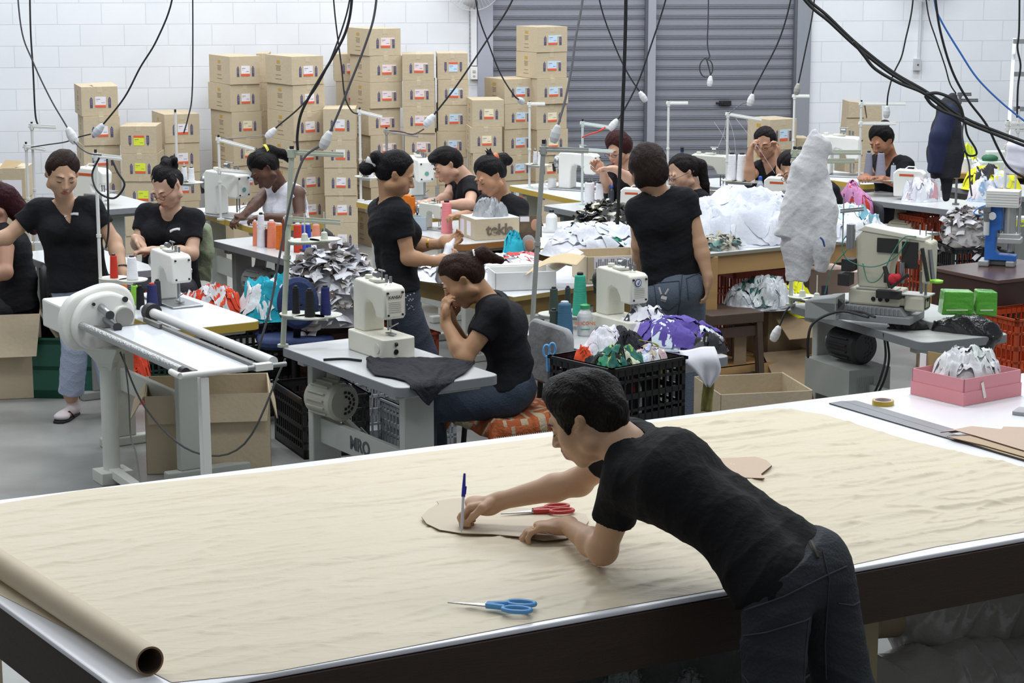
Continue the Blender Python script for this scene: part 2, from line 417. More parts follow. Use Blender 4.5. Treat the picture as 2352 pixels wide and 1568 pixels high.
# wall fans: only the bottom of their cages reaches into the frame
def fan(label, px, py, rad):
    t = wall_thing('wall_fan', label, 'fan', px, py)
    f = MB()
    for s_ in (-1, 1):
        for k in range(48):
            a = 2*pi*k/48
            f.tube([(0.03*cos(a), -.16-s_*.05, .03*sin(a)), (rad*.6*cos(a), -.16-s_*.045, rad*.6*sin(a)), (rad*cos(a), -.16, rad*sin(a))], .0016, 4)
    for r_ in (rad, rad*.66, rad*.33):
        f.tube([(r_*cos(2*pi*k/40), -.16, r_*sin(2*pi*k/40)) for k in range(41)], .004 if r_ == rad else .002, 5)
    f.build('cage', M('d8d8da', .4, .5), t)
    f = MB()
    for k in range(3):
        a = 2*pi*k/3
        f.T = Matrix.Translation((0, -.16, 0)) @ Matrix.Rotation(a, 4, 'Y')
        f.add([(0.02, -.015, .02), (rad*.85, -.02, .02), (rad*.8, .02, .15), (0.05, .015, .1)], [(0, 1, 2, 3)])
    f.build('blade', M('cfd0d4', .4), t, solid=.003)
    f = MB(); f.cyl((0, -.2, 0), (0, -.03, 0), .05); f.cyl((0, -.05, 0), (0, 0, 0), .02); f.bx(-.06, .06, -.02, 0, -.08, .08); f.build('motor', M('d5d6d8', .4), t, bevel=.005)
fan('pale wire-caged wall fan beside the left shutter, cut off by the top edge', 1082, -46, .27)
fan('wire-caged wall fan above the grey switch box, cut off by the top edge', 2120, -62, .26)

# ---------------- cardboard cartons against the wall ----------------
CB = M('c2b297', .85, bump=.15, bs=40, var=.05, vs=9); CBT = M('c6b79c', .6, var=.05); CBD = M('a8926f', .85, var=.06)
INK = M('565069', .8); ORG = M('e4603c', .6); YEL = M('dcea3a', .6); INK2 = M('8b765e', .9); YMK = M('b99a4a', .85)
LAB = {'w': M('e8e4ea', .6), 'p': M('ead9dc', .6), 'b': M('c6dcf0', .6), 'y': YEL, 'c': M('eee2c4', .6)}
def carton_body(f, w_, d_, h_, tape=True, side=True):
    # w_ x d_ x h_, front at y=0, x from 0..w_, back y=d_ ; dented edges by small jitter
    f.bx(0, w_, 0, d_, 0, h_, 0)
    f.bx(-.001, w_+.001, -.001, d_+.001, h_*.0, .003, 2); 
    if tape:
        f.bx(w_*.43, w_*.57, -.0015, .001, h_*.80, h_, 1); f.bx(w_*.45, w_*.56, -.0015, .001, 0, h_*.14, 1)
        f.bx(w_*.43, w_*.57, 0, d_, h_-.001, h_+.0015, 1)
    if side:
        yc = d_*.5
        for k, (a, b, z) in enumerate([(-.05, .05, .62), (-.04, .04, .57), (-.045, .045, .52), (-.04, .04, .47), (-.05, .05, .30), (-.06, .06, .16)]):
            f.bx(-.0012, .001, yc+a*d_*2, yc+b*d_*2, h_*z, h_*(z+.025), 3)
        f.bx(-.0012, .001, yc-.03, yc+.03, h_*.72, h_*.84, 4)
def carton_label(t, w_, h_, kind, flip, k, dx=0):
    f = MB(); lw, lh = w_*.29, h_*.36; cx = w_*(.52+dx); cz = h_*.48
    z0, z1 = cz-lh/2, cz+lh/2; st = lh*.22
    f.T = Matrix.Translation((cx, 0, cz)) @ Matrix.Rotation(R(k*1.6), 4, 'Y') @ Matrix.Translation((-cx, 0, -cz))
    f.bx(cx-lw/2, cx+lw/2, -.0025, 0, z0, z1, 0)
    if flip: f.bx(cx-lw/2, cx+lw/2, -.0032, 0, z1-st, z1, 1)
    else: f.bx(cx-lw/2, cx+lw/2, -.0032, 0, z0, z0+st, 1)
    zz = z0+.15*lh if flip else z0+.32*lh
    f.bx(cx-lw*.42, cx-lw*.02, -.003, 0, zz+lh*.42, zz+lh*.47, 2); f.bx(cx-lw*.42, cx-lw*.2, -.003, 0, zz+lh*.28, zz+lh*.3, 2)
    f.bx(cx+lw*.08, cx+lw*.4, -.003, 0, zz+lh*.1, zz+lh*.14, 2)
    if not flip and kind in 'pb': f.bx(cx+lw/2, cx+lw*.95, -.0025, 0, z1-lh*.13, z1, 0)
    f.build('label', [LAB[kind], ORG, M('6a6a80', .7)], t, smooth=0)
    for sx in (.27, .77):
        f = MB(); ax = w_*(sx+dx*.5); aw = w_*.037; a0, a1 = h_*.28, h_*.66
        if flip: pts = [(ax-aw, a1), (ax-aw, a0+.02), (ax, a0), (ax+aw, a0+.02), (ax+aw, a1)]
        else: pts = [(ax-aw, a0), (ax+aw, a0), (ax+aw, a1-.02), (ax, a1), (ax-aw, a1-.02)]
        f.prism(pts, -.002, 0, 'xz', 0)
        for q in range(4): f.bx(ax-aw*.5, ax+aw*.5, -.0026, 0, a0+.03+q*.013, a0+.036+q*.013, 1)
        f.build('printed_arrow', [INK, M('8f86a0', .8)], t, smooth=0)
NAMES = {'w': 'white-orange', 'p': 'pink-orange', 'b': 'blue-orange', 'y': 'yellow-orange', 'c': 'cream-orange'}
BOXN = 0
def column(where, xs, xm, xe, ys, D, kinds, rot=None, grp='cartons stacked along the back wall', flips='', dxr=0, floor=True, open_top=False):
    """ys: pixel heights of the carton boundaries on the front-left vertical edge, top first"""
    global BOXN
    rnd = random.Random(int(xm*7+ys[0]))
    a = P(xm, 300, Y=D); vx = (xe-1176)/FPX; vs = (xs-1176)/FPX
    def zc(p): return 0
    rot = R(rot if rot is not None else 3); u = Vector((cos(rot), sin(rot))); v = Vector((-sin(rot), cos(rot)))
    # lateral ratio x/depth with depth along the optical axis; use mid height
    zm = P(xm, (ys[0]+ys[-1])/2, Y=D).z
    def ratio(pt): return pt[0]/(pt[1]*CT - (zm-CAMZ)*ST)
    ax = (xm-1176)/FPX*(D*CT-(zm-CAMZ)*ST); A = Vector((ax, D))
    def solve(dirv, target, default):
        lo, hi = 0.02, 1.6
        g = lambda t: ratio(A+dirv*t)-target
        if g(lo)*g(hi) > 0: return default
        for _ in range(40):
            mid = (lo+hi)/2
            if g(lo)*g(mid) <= 0: hi = mid
            else: lo = mid
        return lo
    w_ = solve(u, vx, .3); d_ = .38 if abs(xs-xm) < 12 else min(.5, solve(v, vs, .42))
    zs = [P(xm, y, Y=D).z for y in ys]; pitch = (zs[0]-zs[-1])/(len(zs)-1); kinds = list(kinds)
    vis = len(zs)-1
    if floor:
        while zs[-1] > pitch*1.5: zs.append(zs[-1]-pitch); kinds.append(kinds[-1])
        zs[-1] = 0.0 if zs[-1] < pitch*.6 else zs[-1]
        if zs[-1] > 0: zs.append(0.0); kinds.append(kinds[-1])
    nlev = len(zs)-1
    for i in range(nlev):
        jx = rnd.uniform(-.012, .012); jr = rnd.uniform(-.03, .03); h_ = zs[i]-zs[i+1]-.0015
        lvl = i+1
        ordn = ['top', 'second', 'third', 'fourth', 'fifth', 'sixth', 'seventh', 'eighth', 'ninth', 'tenth', 'eleventh'][i]
        kd = kinds[i] if i < len(kinds) else kinds[-1]
        lab = ('carton with %s label, %s from top, %s' % (NAMES[kd], ordn, where)) if i else ('carton with %s label, topmost, %s' % (NAMES[kd], where))
        t = thing('carton', lab, 'box', (A[0]+jx, A[1]+rnd.uniform(0, .015), zs[i+1]), rot+jr, grp)
        f = MB(); carton_body(f, w_, d_, h_, rnd.random() > .1)
        if i == 0 and open_top: # a lifted flap
            f.add([(w_*.35, 0, h_), (w_+.01, 0, h_), (w_*.93, d_*.45, h_+.025), (w_*.32, d_*.45, h_+.02)], [(0, 1, 2, 3)], 0)
        f.build('carton_body', [CB, CBT, CBD, INK2, YMK], t, smooth=0, bevel=.004, seg=1)
        if i < vis+1: carton_label(t, w_, h_, kd, str(i) in flips, rnd.uniform(-1, 1), dxr)
        BOXN += 1
column('leftmost tall stack', 163, 192, 276, [200, 268, 335, 400, 466], 17.4, 'wwwww', 17, open_top=True)
column('low stack with yellow labels', 280, 281, 363, [290, 353, 417, 480], 17.35, 'yyyy', 2, flips='0')
column('stack right of yellow labels', 337, 377, 457, [263, 330, 398, 465], 17.8, 'wwbb', 22)
column('stack behind white-vest woman', 473, 533, 601, [130, 195, 258, 320, 382, 445], 17.75, 'wwccb', 30)
column('widest tall stack on left', 611, 672, 744, [130, 196, 258, 325, 388, 450, 515], 17.35, 'wwwwww', 34)
column('stack left of the tallest', 762, 770, 847, [124, 187, 248, 310, 372], 18.3, 'pppp', 5)
column('front stack right of the middle', 744, 746, 820, [250, 322, 386, 450, 512, 573], 17.2, 'wwwwww', 3)
column('tallest left-hand stack', 801, 849, 922, [66, 129, 190, 250, 312, 370, 432], 17.75, 'pppppp', 28)
column('second stack left of trunking', 924, 928, 1001, [124, 185, 245, 306, 366, 428], 17.8, 'pppppp', 3)
column('stack touching the trunking', 1001, 1004, 1074, [122, 183, 242, 302, 362, 425], 17.85, 'bbbbbb', 3, flips='0')
column('short stack right of trunking', 1074, 1083, 1156, [230, 292, 352, 412], 17.5, 'cccc', 8)
column('left stack before the shutter', 1113, 1158, 1229, [182, 240, 298, 358, 416], 17.95, 'bbbbb', 30)
column('tallest stack before shutter', 1187, 1233, 1303, [62, 121, 181, 240, 299, 358, 418], 18.0, 'bbbcccc', 28)
column('stack at right shutter', 1716, 1768, 1829, [275, 346], 17.6, 'bb', 30, grp='cartons by the right shutter')
# cartons squeezed in behind the front rows
def plain_carton(label, xm, xe, y0, y1, D, rot=3, d_=.35):
    t = thing('carton', label, 'box', P(xm, y1, Y=D), R(rot)); z0 = t.location.z
    w_ = (xe-xm)/FPX*(D*CT); h_ = (y1-y0)/FPX*D/CT
    if z0 < .3: h_ += 0
    f = MB(); carton_body(f, w_, d_, h_, side=False); f.build('carton_body', [CB, CBT, CBD, INK2, YMK], t, smooth=0, bevel=.004, seg=1)
    return t, w_, h_
for i, (y0, y1) in enumerate([(125, 190), (192, 256), (257, 320), (321, 384), (385, 460), (460, 520)]):
    plain_carton('carton in gap between two tall left stacks, %s from top' % ['one', 'two', 'three', 'four', 'five', 'six'][i], 590, 618, y0, y1, 18.3)
# tall folded cartons at the right wall
t = thing('carton', 'tall creased carton leaning by the right wall behind the woman in black', 'box', P(1943, 372, Y=17.9), R(4), 'tall cartons at the right wall')
f = MB(); sc_ = 17.9/FPX; H_ = 84*sc_
f.prism([(0, 0), (79*sc_, 0), (79*sc_, .2), (83*sc_, H_*.8), (79*sc_, H_*1.55), (40*sc_, H_*1.6), (38*sc_, H_*1.6), (3*sc_, H_*1.65), (2*sc_, H_*1.2), (-2*sc_, .2)], 0, .25, 'xz')
f.bx(-2*sc_, 38*sc_, -.002, 0, H_*1.2-.003, H_*1.2+.003, 1); f.add([(37*sc_, -.002, H_*1.6), (40*sc_, -.002, H_*1.6), (46*sc_, -.002, H_*1.2), (44*sc_, -.002, H_*1.2)], [(0, 1, 2, 3)], 1)
f.build('carton_body', [CB, M('4f4130', .9)], t, smooth=0)
t.location.z -= 0
t2 = thing('carton', 'large carton with a pinkish label at the right wall, under the tall creased one', 'box', P(1940, 372, Y=17.9)+Vector((0, -.01, -.75)), R(4), 'tall cartons at the right wall')
f = MB(); carton_body(f, .33, .4, .745, side=False); f.build('carton_body', [CB, CBT, CBD, INK2, YMK], t2, smooth=0, bevel=.004)
f = MB(); f.bx(.1, .2, -.003, 0, .58, .66, 0); f.bx(.1, .2, -.004, 0, .58, .6, 1); f.build('label', [LAB['p'], ORG], t2, smooth=0)
f = MB(); f.prism([(.045, .56), (.065, .56), (.065, .65), (.055, .67), (.045, .65)], -.002, 0, 'xz'); f.build('printed_arrow', INK, t2, smooth=0)
f = MB(); f.prism([(.245, .56), (.265, .56), (.265, .65), (.255, .67), (.245, .65)], -.002, 0, 'xz'); f.build('printed_arrow', INK, t2, smooth=0)
t3 = thing('carton', 'plain upright carton on the floor supporting the tall cartons at the right wall', 'box', (t2.location.x, t2.location.y, 0), R(4), 'tall cartons at the right wall')
f = MB(); carton_body(f, .33, .4, t2.location.z-.002, side=False); f.build('carton_body', [CB, CBT, CBD, INK2, YMK], t3, smooth=0, bevel=.004)
t, w_, h_ = plain_carton('small carton with bare front beside the right door jamb', 1829, 1858, 318, 362, 17.9, 3, .25)
# ---------------- the cutting table in the foreground ----------------
TH = 0.90
BL, FL, FR_ = (-1.926, 6.009), (-0.877, 4.46), (3.0, 6.59)
BR_ = (2.55, 8.36)
t = thing('cutting_table', 'large white-topped cutting table with dark wooden apron in the foreground', 'table', (0.6, 6.4, 0))
f = MB(); f.prism([FL, FR_, BR_, BL], TH-.014, TH, 'xy'); f.build('tabletop', M('f0f1f6', .22, var=.02), t, smooth=0, bevel=.004, world=True)
ctr = Vector((.7, 6.4, 0))
def inset(p, d): p = Vector((p[0], p[1], 0)); q = (ctr-p); return p + q.normalized()*d
DW = M('38281f', .6, var=.25, vs=5, bump=.1, bs=30, stretch=(1, 1, 8))
f = MB()
cs = [inset(p, .03) for p in (FL, FR_, BR_, BL)]
for a, b in ((0, 1), (1, 2), (2, 3), (3, 0)):
    f.bar(cs[a]+Vector((0, 0, TH-.0915)), cs[b]+Vector((0, 0, TH-.0915)), .04, .152)
f.build('apron', DW, t, smooth=0, world=True)
lw = M('a99a78', .7, var=.12, vs=8)
for q in (inset(FL, .17), P(1987, 1400, Y=5.75), inset(BR_, .3), inset(BL, .3), Vector((1.2, 7.0, 0))):
    f = MB(); f.bx(q.x-.035, q.x+.035, q.y-.035, q.y+.035, 0, TH-.03); f.build('leg', lw, t, smooth=0, world=True)
# kraft paper sheet with wrinkles
def noisef(x, y, s): return noise.noise(Vector((x*s, y*s, 3.1)))
A0 = Vector((-1.545, 5.30, 0)); A1 = Vector((-.86, 4.60, 0)) # left end under the roll
fl = P(392, 1568, z=TH); 
c00 = Vector((-.90, 4.555, 0)); c10 = Vector((1.95, 6.02, 0)) # front edge left, right
c01 = Vector((-1.87, 5.98, 0)); c11 = Vector((2.4, 7.2, 0))
front = [P(x, y, z=TH) for x, y in ((395, 1568), (620, 1545), (950, 1483), (1250, 1425), (1640, 1356), (1800, 1330), (1965, 1296), (2150, 1256), (2352, 1222), (2600, 1175))]
back = [P(x, y, z=TH) for x, y in ((-330, 1198), (0, 1157), (190, 1126), (620, 1083), (1250, 1005), (1560, 963), (1690, 948), (1790, 938), (1893, 952), (2090, 1012), (2230, 1045), (2352, 1075), (2600, 1130))]
def along(poly, u):
    L = [0]
    for a, b in zip(poly, poly[1:]): L.append(L[-1]+(b-a).length)
    d = u*L[-1]
    for i in range(len(poly)-1):
        if d <= L[i+1]+1e-9: return poly[i].lerp(poly[i+1], (d-L[i])/max(1e-9, L[i+1]-L[i]))
    return poly[-1]
def paper(u, v):
    p = along(front, u).lerp(along(back, u), v)
    a = R(28); s_ = p.x*cos(a)+p.y*sin(a); r_ = -p.x*sin(a)+p.y*cos(a)
    n1 = noise.noise(Vector((s_*1.5, r_*5.5, 0))); n2 = noise.noise(Vector((s_*6+n1, r_*22, 5))); n3 = noise.noise(Vector((s_*1.2, r_*3.4, 9)))
    amp = .35 + .65*max(0, min(1, (s_-1.2)/3))
    e = min(1, min(u, 1-u, v, 1-v)*30)
    n4 = noise.noise(Vector((s_*3.1+n3, r_*13, 2)))
    h = (1-abs(n1))**6*.010 + (1-abs(n2))**8*.003 + (1-abs(n4))**14*.007 + n3*.004 + .002
    p.z = TH + .0015 + e*max(.0, h*amp)
    if v > .96 and u > .55: p.z += (v-.96)*.25*max(0, noise.noise(Vector((s_*2, 0, 7))))
    return p
f = MB(); f.grid(paper, 420, 230)
def paper_mat():
    m = M('d5c8ad', .5, var=.03, vs=3, bump=.0)
    nt = m.node_tree; b = nt.nodes['Principled BSDF']
    tc = nt.nodes.new('ShaderNodeTexCoord'); mp = nt.nodes.new('ShaderNodeMapping'); mp.inputs['Rotation'].default_value = (0, 0, R(-28)); mp.inputs['Scale'].default_value = (1, 4, 1)
    nt.links.new(tc.outputs['Object'], mp.inputs[0])
    n = nt.nodes.new('ShaderNodeTexNoise'); n.inputs['Scale'].default_value = 6; n.inputs['Detail'].default_value = 4; n.inputs['Distortion'].default_value = 1.5
    nt.links.new(mp.outputs[0], n.inputs['Vector'])
    bp = nt.nodes.new('ShaderNodeBump'); bp.inputs['Strength'].default_value = .3; bp.inputs['Distance'].default_value = .010
    nt.links.new(n.outputs['Fac'], bp.inputs['Height']); nt.links.new(bp.outputs[0], b.inputs['Normal'])
    return m
o = f.build('paper_sheet', paper_mat(), smooth=180); tag(o, 'wide sheet of creased tan pattern paper covering the cutting table', 'paper')
# cardboard roll
ra = P(344, 1528, z=TH+.037); ra.z = TH+.037; rb = P(-330, 1190, z=TH+.037); rb.z = TH+.037
da = Vector((-.515, .70, 0)).normalized()
e0 = P(344, 1518, z=TH+.038); e1 = P(2, 1296, z=TH+.038); da = (e1-e0).normalized(); e1 = e0+da*1.62
t = thing('paper_roll', 'long cardboard roll lying across the left end of the cutting table', 'roll', (e0.x, e0.y, TH))
f = MB()
for r0, r1, cc in ((.036, .036, 0),):
    f.tube([e0, e1], .036, 32, 0, cap=False); f.tube([e0+da*.0, e1], .031, 32, 1, cap=False)
    n = 32; x = da.cross(Vector((0,0,1))).normalized(); y = da.cross(x)
    vs = [e0+(x*cos(2*pi*j/n)+y*sin(2*pi*j/n))*r for r in (.036, .031) for j in range(n)]
    f.add(vs, [(j, (j+1) % n, n+(j+1) % n, n+j) for j in range(n)], 2)
f.build('tube', [M('cdbb9f', .55, var=.06, vs=14), M('4d3d30', .8), M('7a6047', .8)], t, smooth=60, world=True)
# ---------------- builders for workshop furniture and machines ----------------
ENAM = M('e2e0d2', .32, var=.03, vs=12); ENAM2 = M('d3d4c8', .35, var=.05, vs=9); ENAMW = M('e9e9e3', .35)
STEEL = M('a9abad', .3, .85); DARK = M('26262a', .5); BLACK = M('151519', .45); GREYM = M('8d9092', .45, .3); RUBBER = M('1c1c1e', .8)
TOPG = M('c9cbcc', .25, var=.02); EDGEG = M('82858a', .5); EDGEY = M('b99b3f', .5); TOPW = M('dcdfe4', .25); LEG = M('b7bab4', .45, var=.05); LEGD = M('8f938f', .5, var=.06)

def round_rect(x0, x1, y0, y1, r, n=5):
    pts = []
    for cx, cy, a0 in ((x1-r, y0+r, -90), (x1-r, y1-r, 0), (x0+r, y1-r, 90), (x0+r, y0+r, 180)):
        pts += [(cx+r*cos(R(a0+90*k/n)), cy+r*sin(R(a0+90*k/n))) for k in range(n+1)]
    return pts
def cornered(near, far, L, W):
    """table centre and yaw from two ends of the long near-left edge (far end, near end)"""
    n = Vector(near[:2]).to_3d(); l = Vector(far[:2]).to_3d(); u = (n-l).normalized(); yaw = math.atan2(u.y, u.x); v = Vector((-u.y, u.x, 0))
    c = n - u*L/2 + v*W/2
    return Vector((c.x, c.y, 0)), yaw
def sewing_table(label, near, far, L, W, h=.75, top=TOPG, edge=EDGEG, leg=LEG, th=.04, motor=True, sign=None, group=None, name='sewing_table', mcol=LEG, wide=.12, drawer=False, mx=-.28, control=False, legs=True):
    c, yaw = cornered(near, far, L, W)
    t = thing(name, label, 'table', c, yaw, group)
    f = MB(); pts = round_rect(-L/2, L/2, -W/2, W/2, .05)
    f.prism(pts, h-th, h-.002, c=1); f.prism(round_rect(-L/2+.003, L/2-.003, -W/2+.003, W/2-.003, .048), h-.003, h, c=0)
    f.build('tabletop', [top, edge], t, smooth=50)
    if legs:
        for k, sx in ((0, -1), (1, 1)):
            x = sx*(L/2-.13); f = MB()
            yo = -W/2+.09+wide/2; f.bx(x-.025, x+.025, yo-wide/2, yo+wide/2, .05, h-th-.03); f.bx(x-.03, x+.03, -W*.42, W*.42, h-th-.035, h-th)
            f.build('leg', leg, t, smooth=0, bevel=.006)
            f = MB(); f.bx(x-.03, x+.03, -W*.46, W*.46, .0, .05); f.build('foot', leg, t, smooth=0, bevel=.008)
        f = MB(); f.bx(-L/2+.13, L/2-.13, -W/2+.13, -W/2+.16, .30, .42); f.build('crossbar', leg, t, smooth=0, bevel=.004)
        if sign:
            text_mesh('lettering', sign, .085, M('55585a', .6), t, (-L*.02, -W/2+.1285, .36), (pi/2, 0, 0), bold=.002)
        f = MB(); f.bx(-.16, .16, .04, .26, .09, .10); 
        for q in range(6): f.bx(-.14, .14, .06+q*.033, .07+q*.033, .10, .108)
        f.build('treadle', M('6a6d70', .5), t, smooth=0, bevel=.003)
        f = MB(); f.cyl((.1, .16, .1), (mx+.05, .02, h*.5), .006, n=6); f.build('pull_rod', LEGD, t)
    if motor: add_motor(t, (mx, -W/2+.15, h-th-(.12 if control else .19)), mcol)
    if control:
        f = MB(); f.bx(mx-.2, mx+.2, -.25, -.0, .33, .50)
        for q in range(9): f.bx(mx+.202, mx+.203, -.2+q*.012, -.195+q*.012, .38, .46)
        f.build('control_box', [M('a4a8a2', .5, var=.04)], t, smooth=0, bevel=.006)
    if drawer:
        f = MB(); f.bx(.05, .35, -.15, .2, h-th-.1, h-th-.002); f.build('drawer', LEGD, t, smooth=0, bevel=.004)
    return t
def add_motor(t, at, mt, r=.085, ln=.2, axis='y'):
    """clutch motor: ribbed drum with a slotted end bell facing the front of the table, clamped under the top"""
    x, y, z = at; f = MB()
    T = Matrix.Translation(at) @ Matrix.Rotation(R(8), 4, 'Z')
    f.T = T
    prof = [(.02, -ln/2-.02), (r*.72, -ln/2-.015), (r*.95, -ln/2), (r, -ln/2+.02), (r, ln/2-.03), (r*1.04, ln/2-.025), (r*1.04, ln/2), (r*.9, ln/2+.014), (.02, ln/2+.016)]
    f.lathe(prof, 28, axis=(1, 0, 0))
    for k in range(10):
        a = R(20+k*22); f.bar((-ln*.36, (r+.004)*cos(a), (r+.004)*sin(a)), (ln*.3, (r+.004)*cos(a), (r+.004)*sin(a)), .007, .012, up=(0, cos(a), sin(a)))
    m = f.build('motor', mt, t, smooth=40); m['label'] = 'ribbed clutch motor with slotted end cap'
    f = MB(); f.T = T
    for rr, n in ((.34, 5), (.58, 8), (.82, 10)):
        for k in range(n):
            a0 = R(-100 + 205*k/n); a1 = a0 + R(205/n*.72); rad = r*rr; q = [a0+(a1-a0)*j/4 for j in range(5)]
            X = ln/2+.0175-(.0045 if rr > .7 else 0)
            f.add([(X, (rad-.006)*cos(a), (rad-.006)*sin(a)) for a in q] + [(X, (rad+.006)*cos(a), (rad+.006)*sin(a)) for a in q], [(j, j+1, j+6, j+5) for j in range(4)])
    f.build('vent_slots', DARK, m, smooth=0)
    f = MB(); f.bar((x-.03, y+.02, z+r*.6), (x-.06, y+.06, z+.20), .05, .03); f.bar((x-.09, y+.02, z+r*.5), (x-.11, y+.06, z+.20), .03, .03)
    f.bx(x-.15, x+.0, y+.02, y+.12, z+.175, z+.19); f.build('motor_bracket', mt, t, smooth=0, bevel=.004)
    f = MB(); f.lathe([(.02, 0), (.04, 0), (.034, .012), (.04, .024), (.02, .024)], 18, at=T @ Vector((-ln/2-.05, 0, 0)), axis=T.to_3x3() @ Vector((1, 0, 0))); f.build('pulley', STEEL, t)
    f = MB(); f.bar((x-.02, y+.03, z-r*.7), (x+.16, y+.06, z-r*1.6), .03, .02); f.build('clutch_lever', mt, t, smooth=0, bevel=.003)

def machine(label, loc, yaw, kind='lock', sc=1.0, col=ENAM, text=None, group=None, wheel=None):
    """industrial sewing machine head: hand wheel at -x, needle at +x, the operator on +y"""
    t = thing('sewing_machine', label, 'sewing machine', loc, yaw, group); S = Matrix.Scale(sc, 4); f = MB(); f.T = S
    wheel = wheel or STEEL
    if kind == 'box': b = .095; f.T = S; bed = (-.155, .185)
    elif kind == 'over': b = .03
    else: b = .012; bed = (-.21, .21)
    if kind == 'over':   # overlock: chunky body
        f.prism([(-.12, b), (.13, b), (.13, .10), (.06, .11), (.04, .15), (.15, .16), (.16, .24), (.12, .27), (-.09, .275), (-.13, .24)], -.06, .05, 'xz')
        f.build('body', col, t, smooth=35, bevel=.012*sc, seg=3)
        f = MB(); f.T = S; f.bx(-.05, .15, .05, .12, .085, .1); f.bx(.0, .15, -.09, -.06, .02, .09); f.build('cloth_plate', STEEL, t, smooth=0, bevel=.003)
        f = MB(); f.T = S; f.tube([(.08, -.02, .27), (.06, -.02, .30), (-.0, -.02, .30), (-.03, -.02, .275)], .006, 6); f.build('carry_handle', ENAMW, t)
        f = MB(); f.T = S
        for q in range(4): f.cyl((-.03+.03*q, .05, .21), (-.03+.03*q, .075, .21), .009)
        f.build('tension_knob', GREYM, t); nx, nz = .12, .15
        f = MB(); f.T = S; f.bx(-.07, .06, -.062, -.0605, .215, .235); f.build('badge', M('c8582e', .5), t, smooth=0)
    else:
        if kind == 'box':
            f.prism(round_rect(-.155, .185, -.085, .085, .022), 0, b, 'xy')
        else: f.bx(bed[0], bed[1], -.088, .088, 0, b)
        f.build('bed', col if kind == 'box' else STEEL, t, smooth=45, bevel=.006*sc, seg=2)
        f = MB(); f.T = S
        H = b+.265 if kind != 'box' else b+.235
        pr = [(-.145, b-.001), (-.145, H-.02), (-.13, H), (.12, H-.008), (.145, H-.02), (.15, H-.14), (.135, H-.155), (.065, H-.155), (.055, H-.125), (.03, H-.095), (-.01, H-.085), (-.035, H-.10), (-.045, H-.14), (-.045, b-.001)]
        yw = .055
        n = len(pr); f.prism(pr, -yw, yw, 'xz'); f.build('body', col, t, smooth=35, bevel=.010*sc, seg=3)
        nx, nz = .105, H-.15
        for (zx, zy) in ((-.038, H-.035), (.038, H-.035), (-.036, H-.135), (.036, H-.135)):
            f = MB(); f.T = S; f.cyl((.146, zx, zy), (.153, zx, zy), .0055, n=8); f.build('screw', DARK, t)
        if kind == 'box':
            f = MB(); f.T = S
            for q in range(6): f.bar((.1505, -.034, H-.075-q*.009), (.1505, .03, H-.075-q*.009), .003, .002)
            f.build('face_ribs', ENAM2, t, smooth=0)
            f = MB(); f.T = S; f.cyl((.13, -.088, b*.5), (.13, -.084, b*.5), .022, n=20); f.build('bed_cover', ENAM2, t)
            f = MB(); f.T = S @ Matrix.Translation((.187, -.02, b*.48)); 
            f.tube([(0, -.006, .024), (0, .006, .024)], .009, 10); f.tube([(0, 0, -.01), (.0015, 0, -.01)], .012, 12); f.build('bed_slots', BLACK, t)
        f = MB(); f.T = S; f.bx(-.04, .04, -.03, .03, H-.003, H+.008); f.cyl((-.09, 0, H), (-.09, 0, H+.016), .018); f.build('top_cover', ENAM2, t, smooth=40, bevel=.002)
        f = MB(); f.T = S; f.cyl((.03, .0, H), (.03, 0, H+.05), .004); f.cyl((.0, 0, H+.05), (.06, 0, H+.05), .004); f.cyl((.02, -.03, H+.035), (.05, -.03, H+.035), .014); f.cyl((.07, 0, H), (.07, 0, H+.035), .007); f.cyl((.09, .01, H), (.09, .01, H+.03), .007)
        f.build('thread_guide', STEEL, t)
        f = MB(); f.T = S; f.cyl((.06, .055, H-.06), (.06, .085, H-.06), .016); f.cyl((.095, .055, H-.1), (.095, .075, H-.1), .012); f.cyl((-.09, .055, H-.11), (-.09, .08, H-.11), .025); f.build('tension_dial', STEEL, t)
        f = MB(); f.T = S; f.lathe([(.012, 0), (.05, .0), (.056, .012), (.052, .03), (.03, .038), (.012, .05)], 24, at=(-.15, 0, H-.075), axis=(-1, 0, 0)); f.build('hand_wheel', wheel, t)
        f = MB(); f.T = S; f.bar((-.17, -.01, H-.08), (-.235, -.02, H-.085), .02, .006); f.bar((-.2, -.02, H-.09), (-.19, -.02, H-.15), .014, .02); f.build('lift_lever', DARK, t, smooth=0, bevel=.003)
    f = MB(); f.T = S; f.cyl((nx, 0, nz), (nx, 0, b+.045), .005); f.cyl((nx, 0, b+.045), (nx, 0, b+.012), .0018); f.build('needle_bar', STEEL, t)
    f = MB(); f.T = S; f.cyl((nx-.022, 0, nz), (nx-.022, 0, b+.02), .005); f.bx(nx-.03, nx+.03, -.012, .014, b+.005, b+.012); f.bar((nx-.02, 0, b+.03), (nx+.035, .02, b+.06), .008, .004)
    f.build('presser_foot', STEEL, t, smooth=0, bevel=.002)
    if text and kind != 'over':
        H = b+.265 if kind != 'box' else b+.235
        text_mesh('lettering', text, .019*sc, M('33343a', .5), t, (.1512*sc, -.002*sc, (H-.055)*sc), (pi/2, 0, pi/2), ext=.001, bold=.0004)
    return t

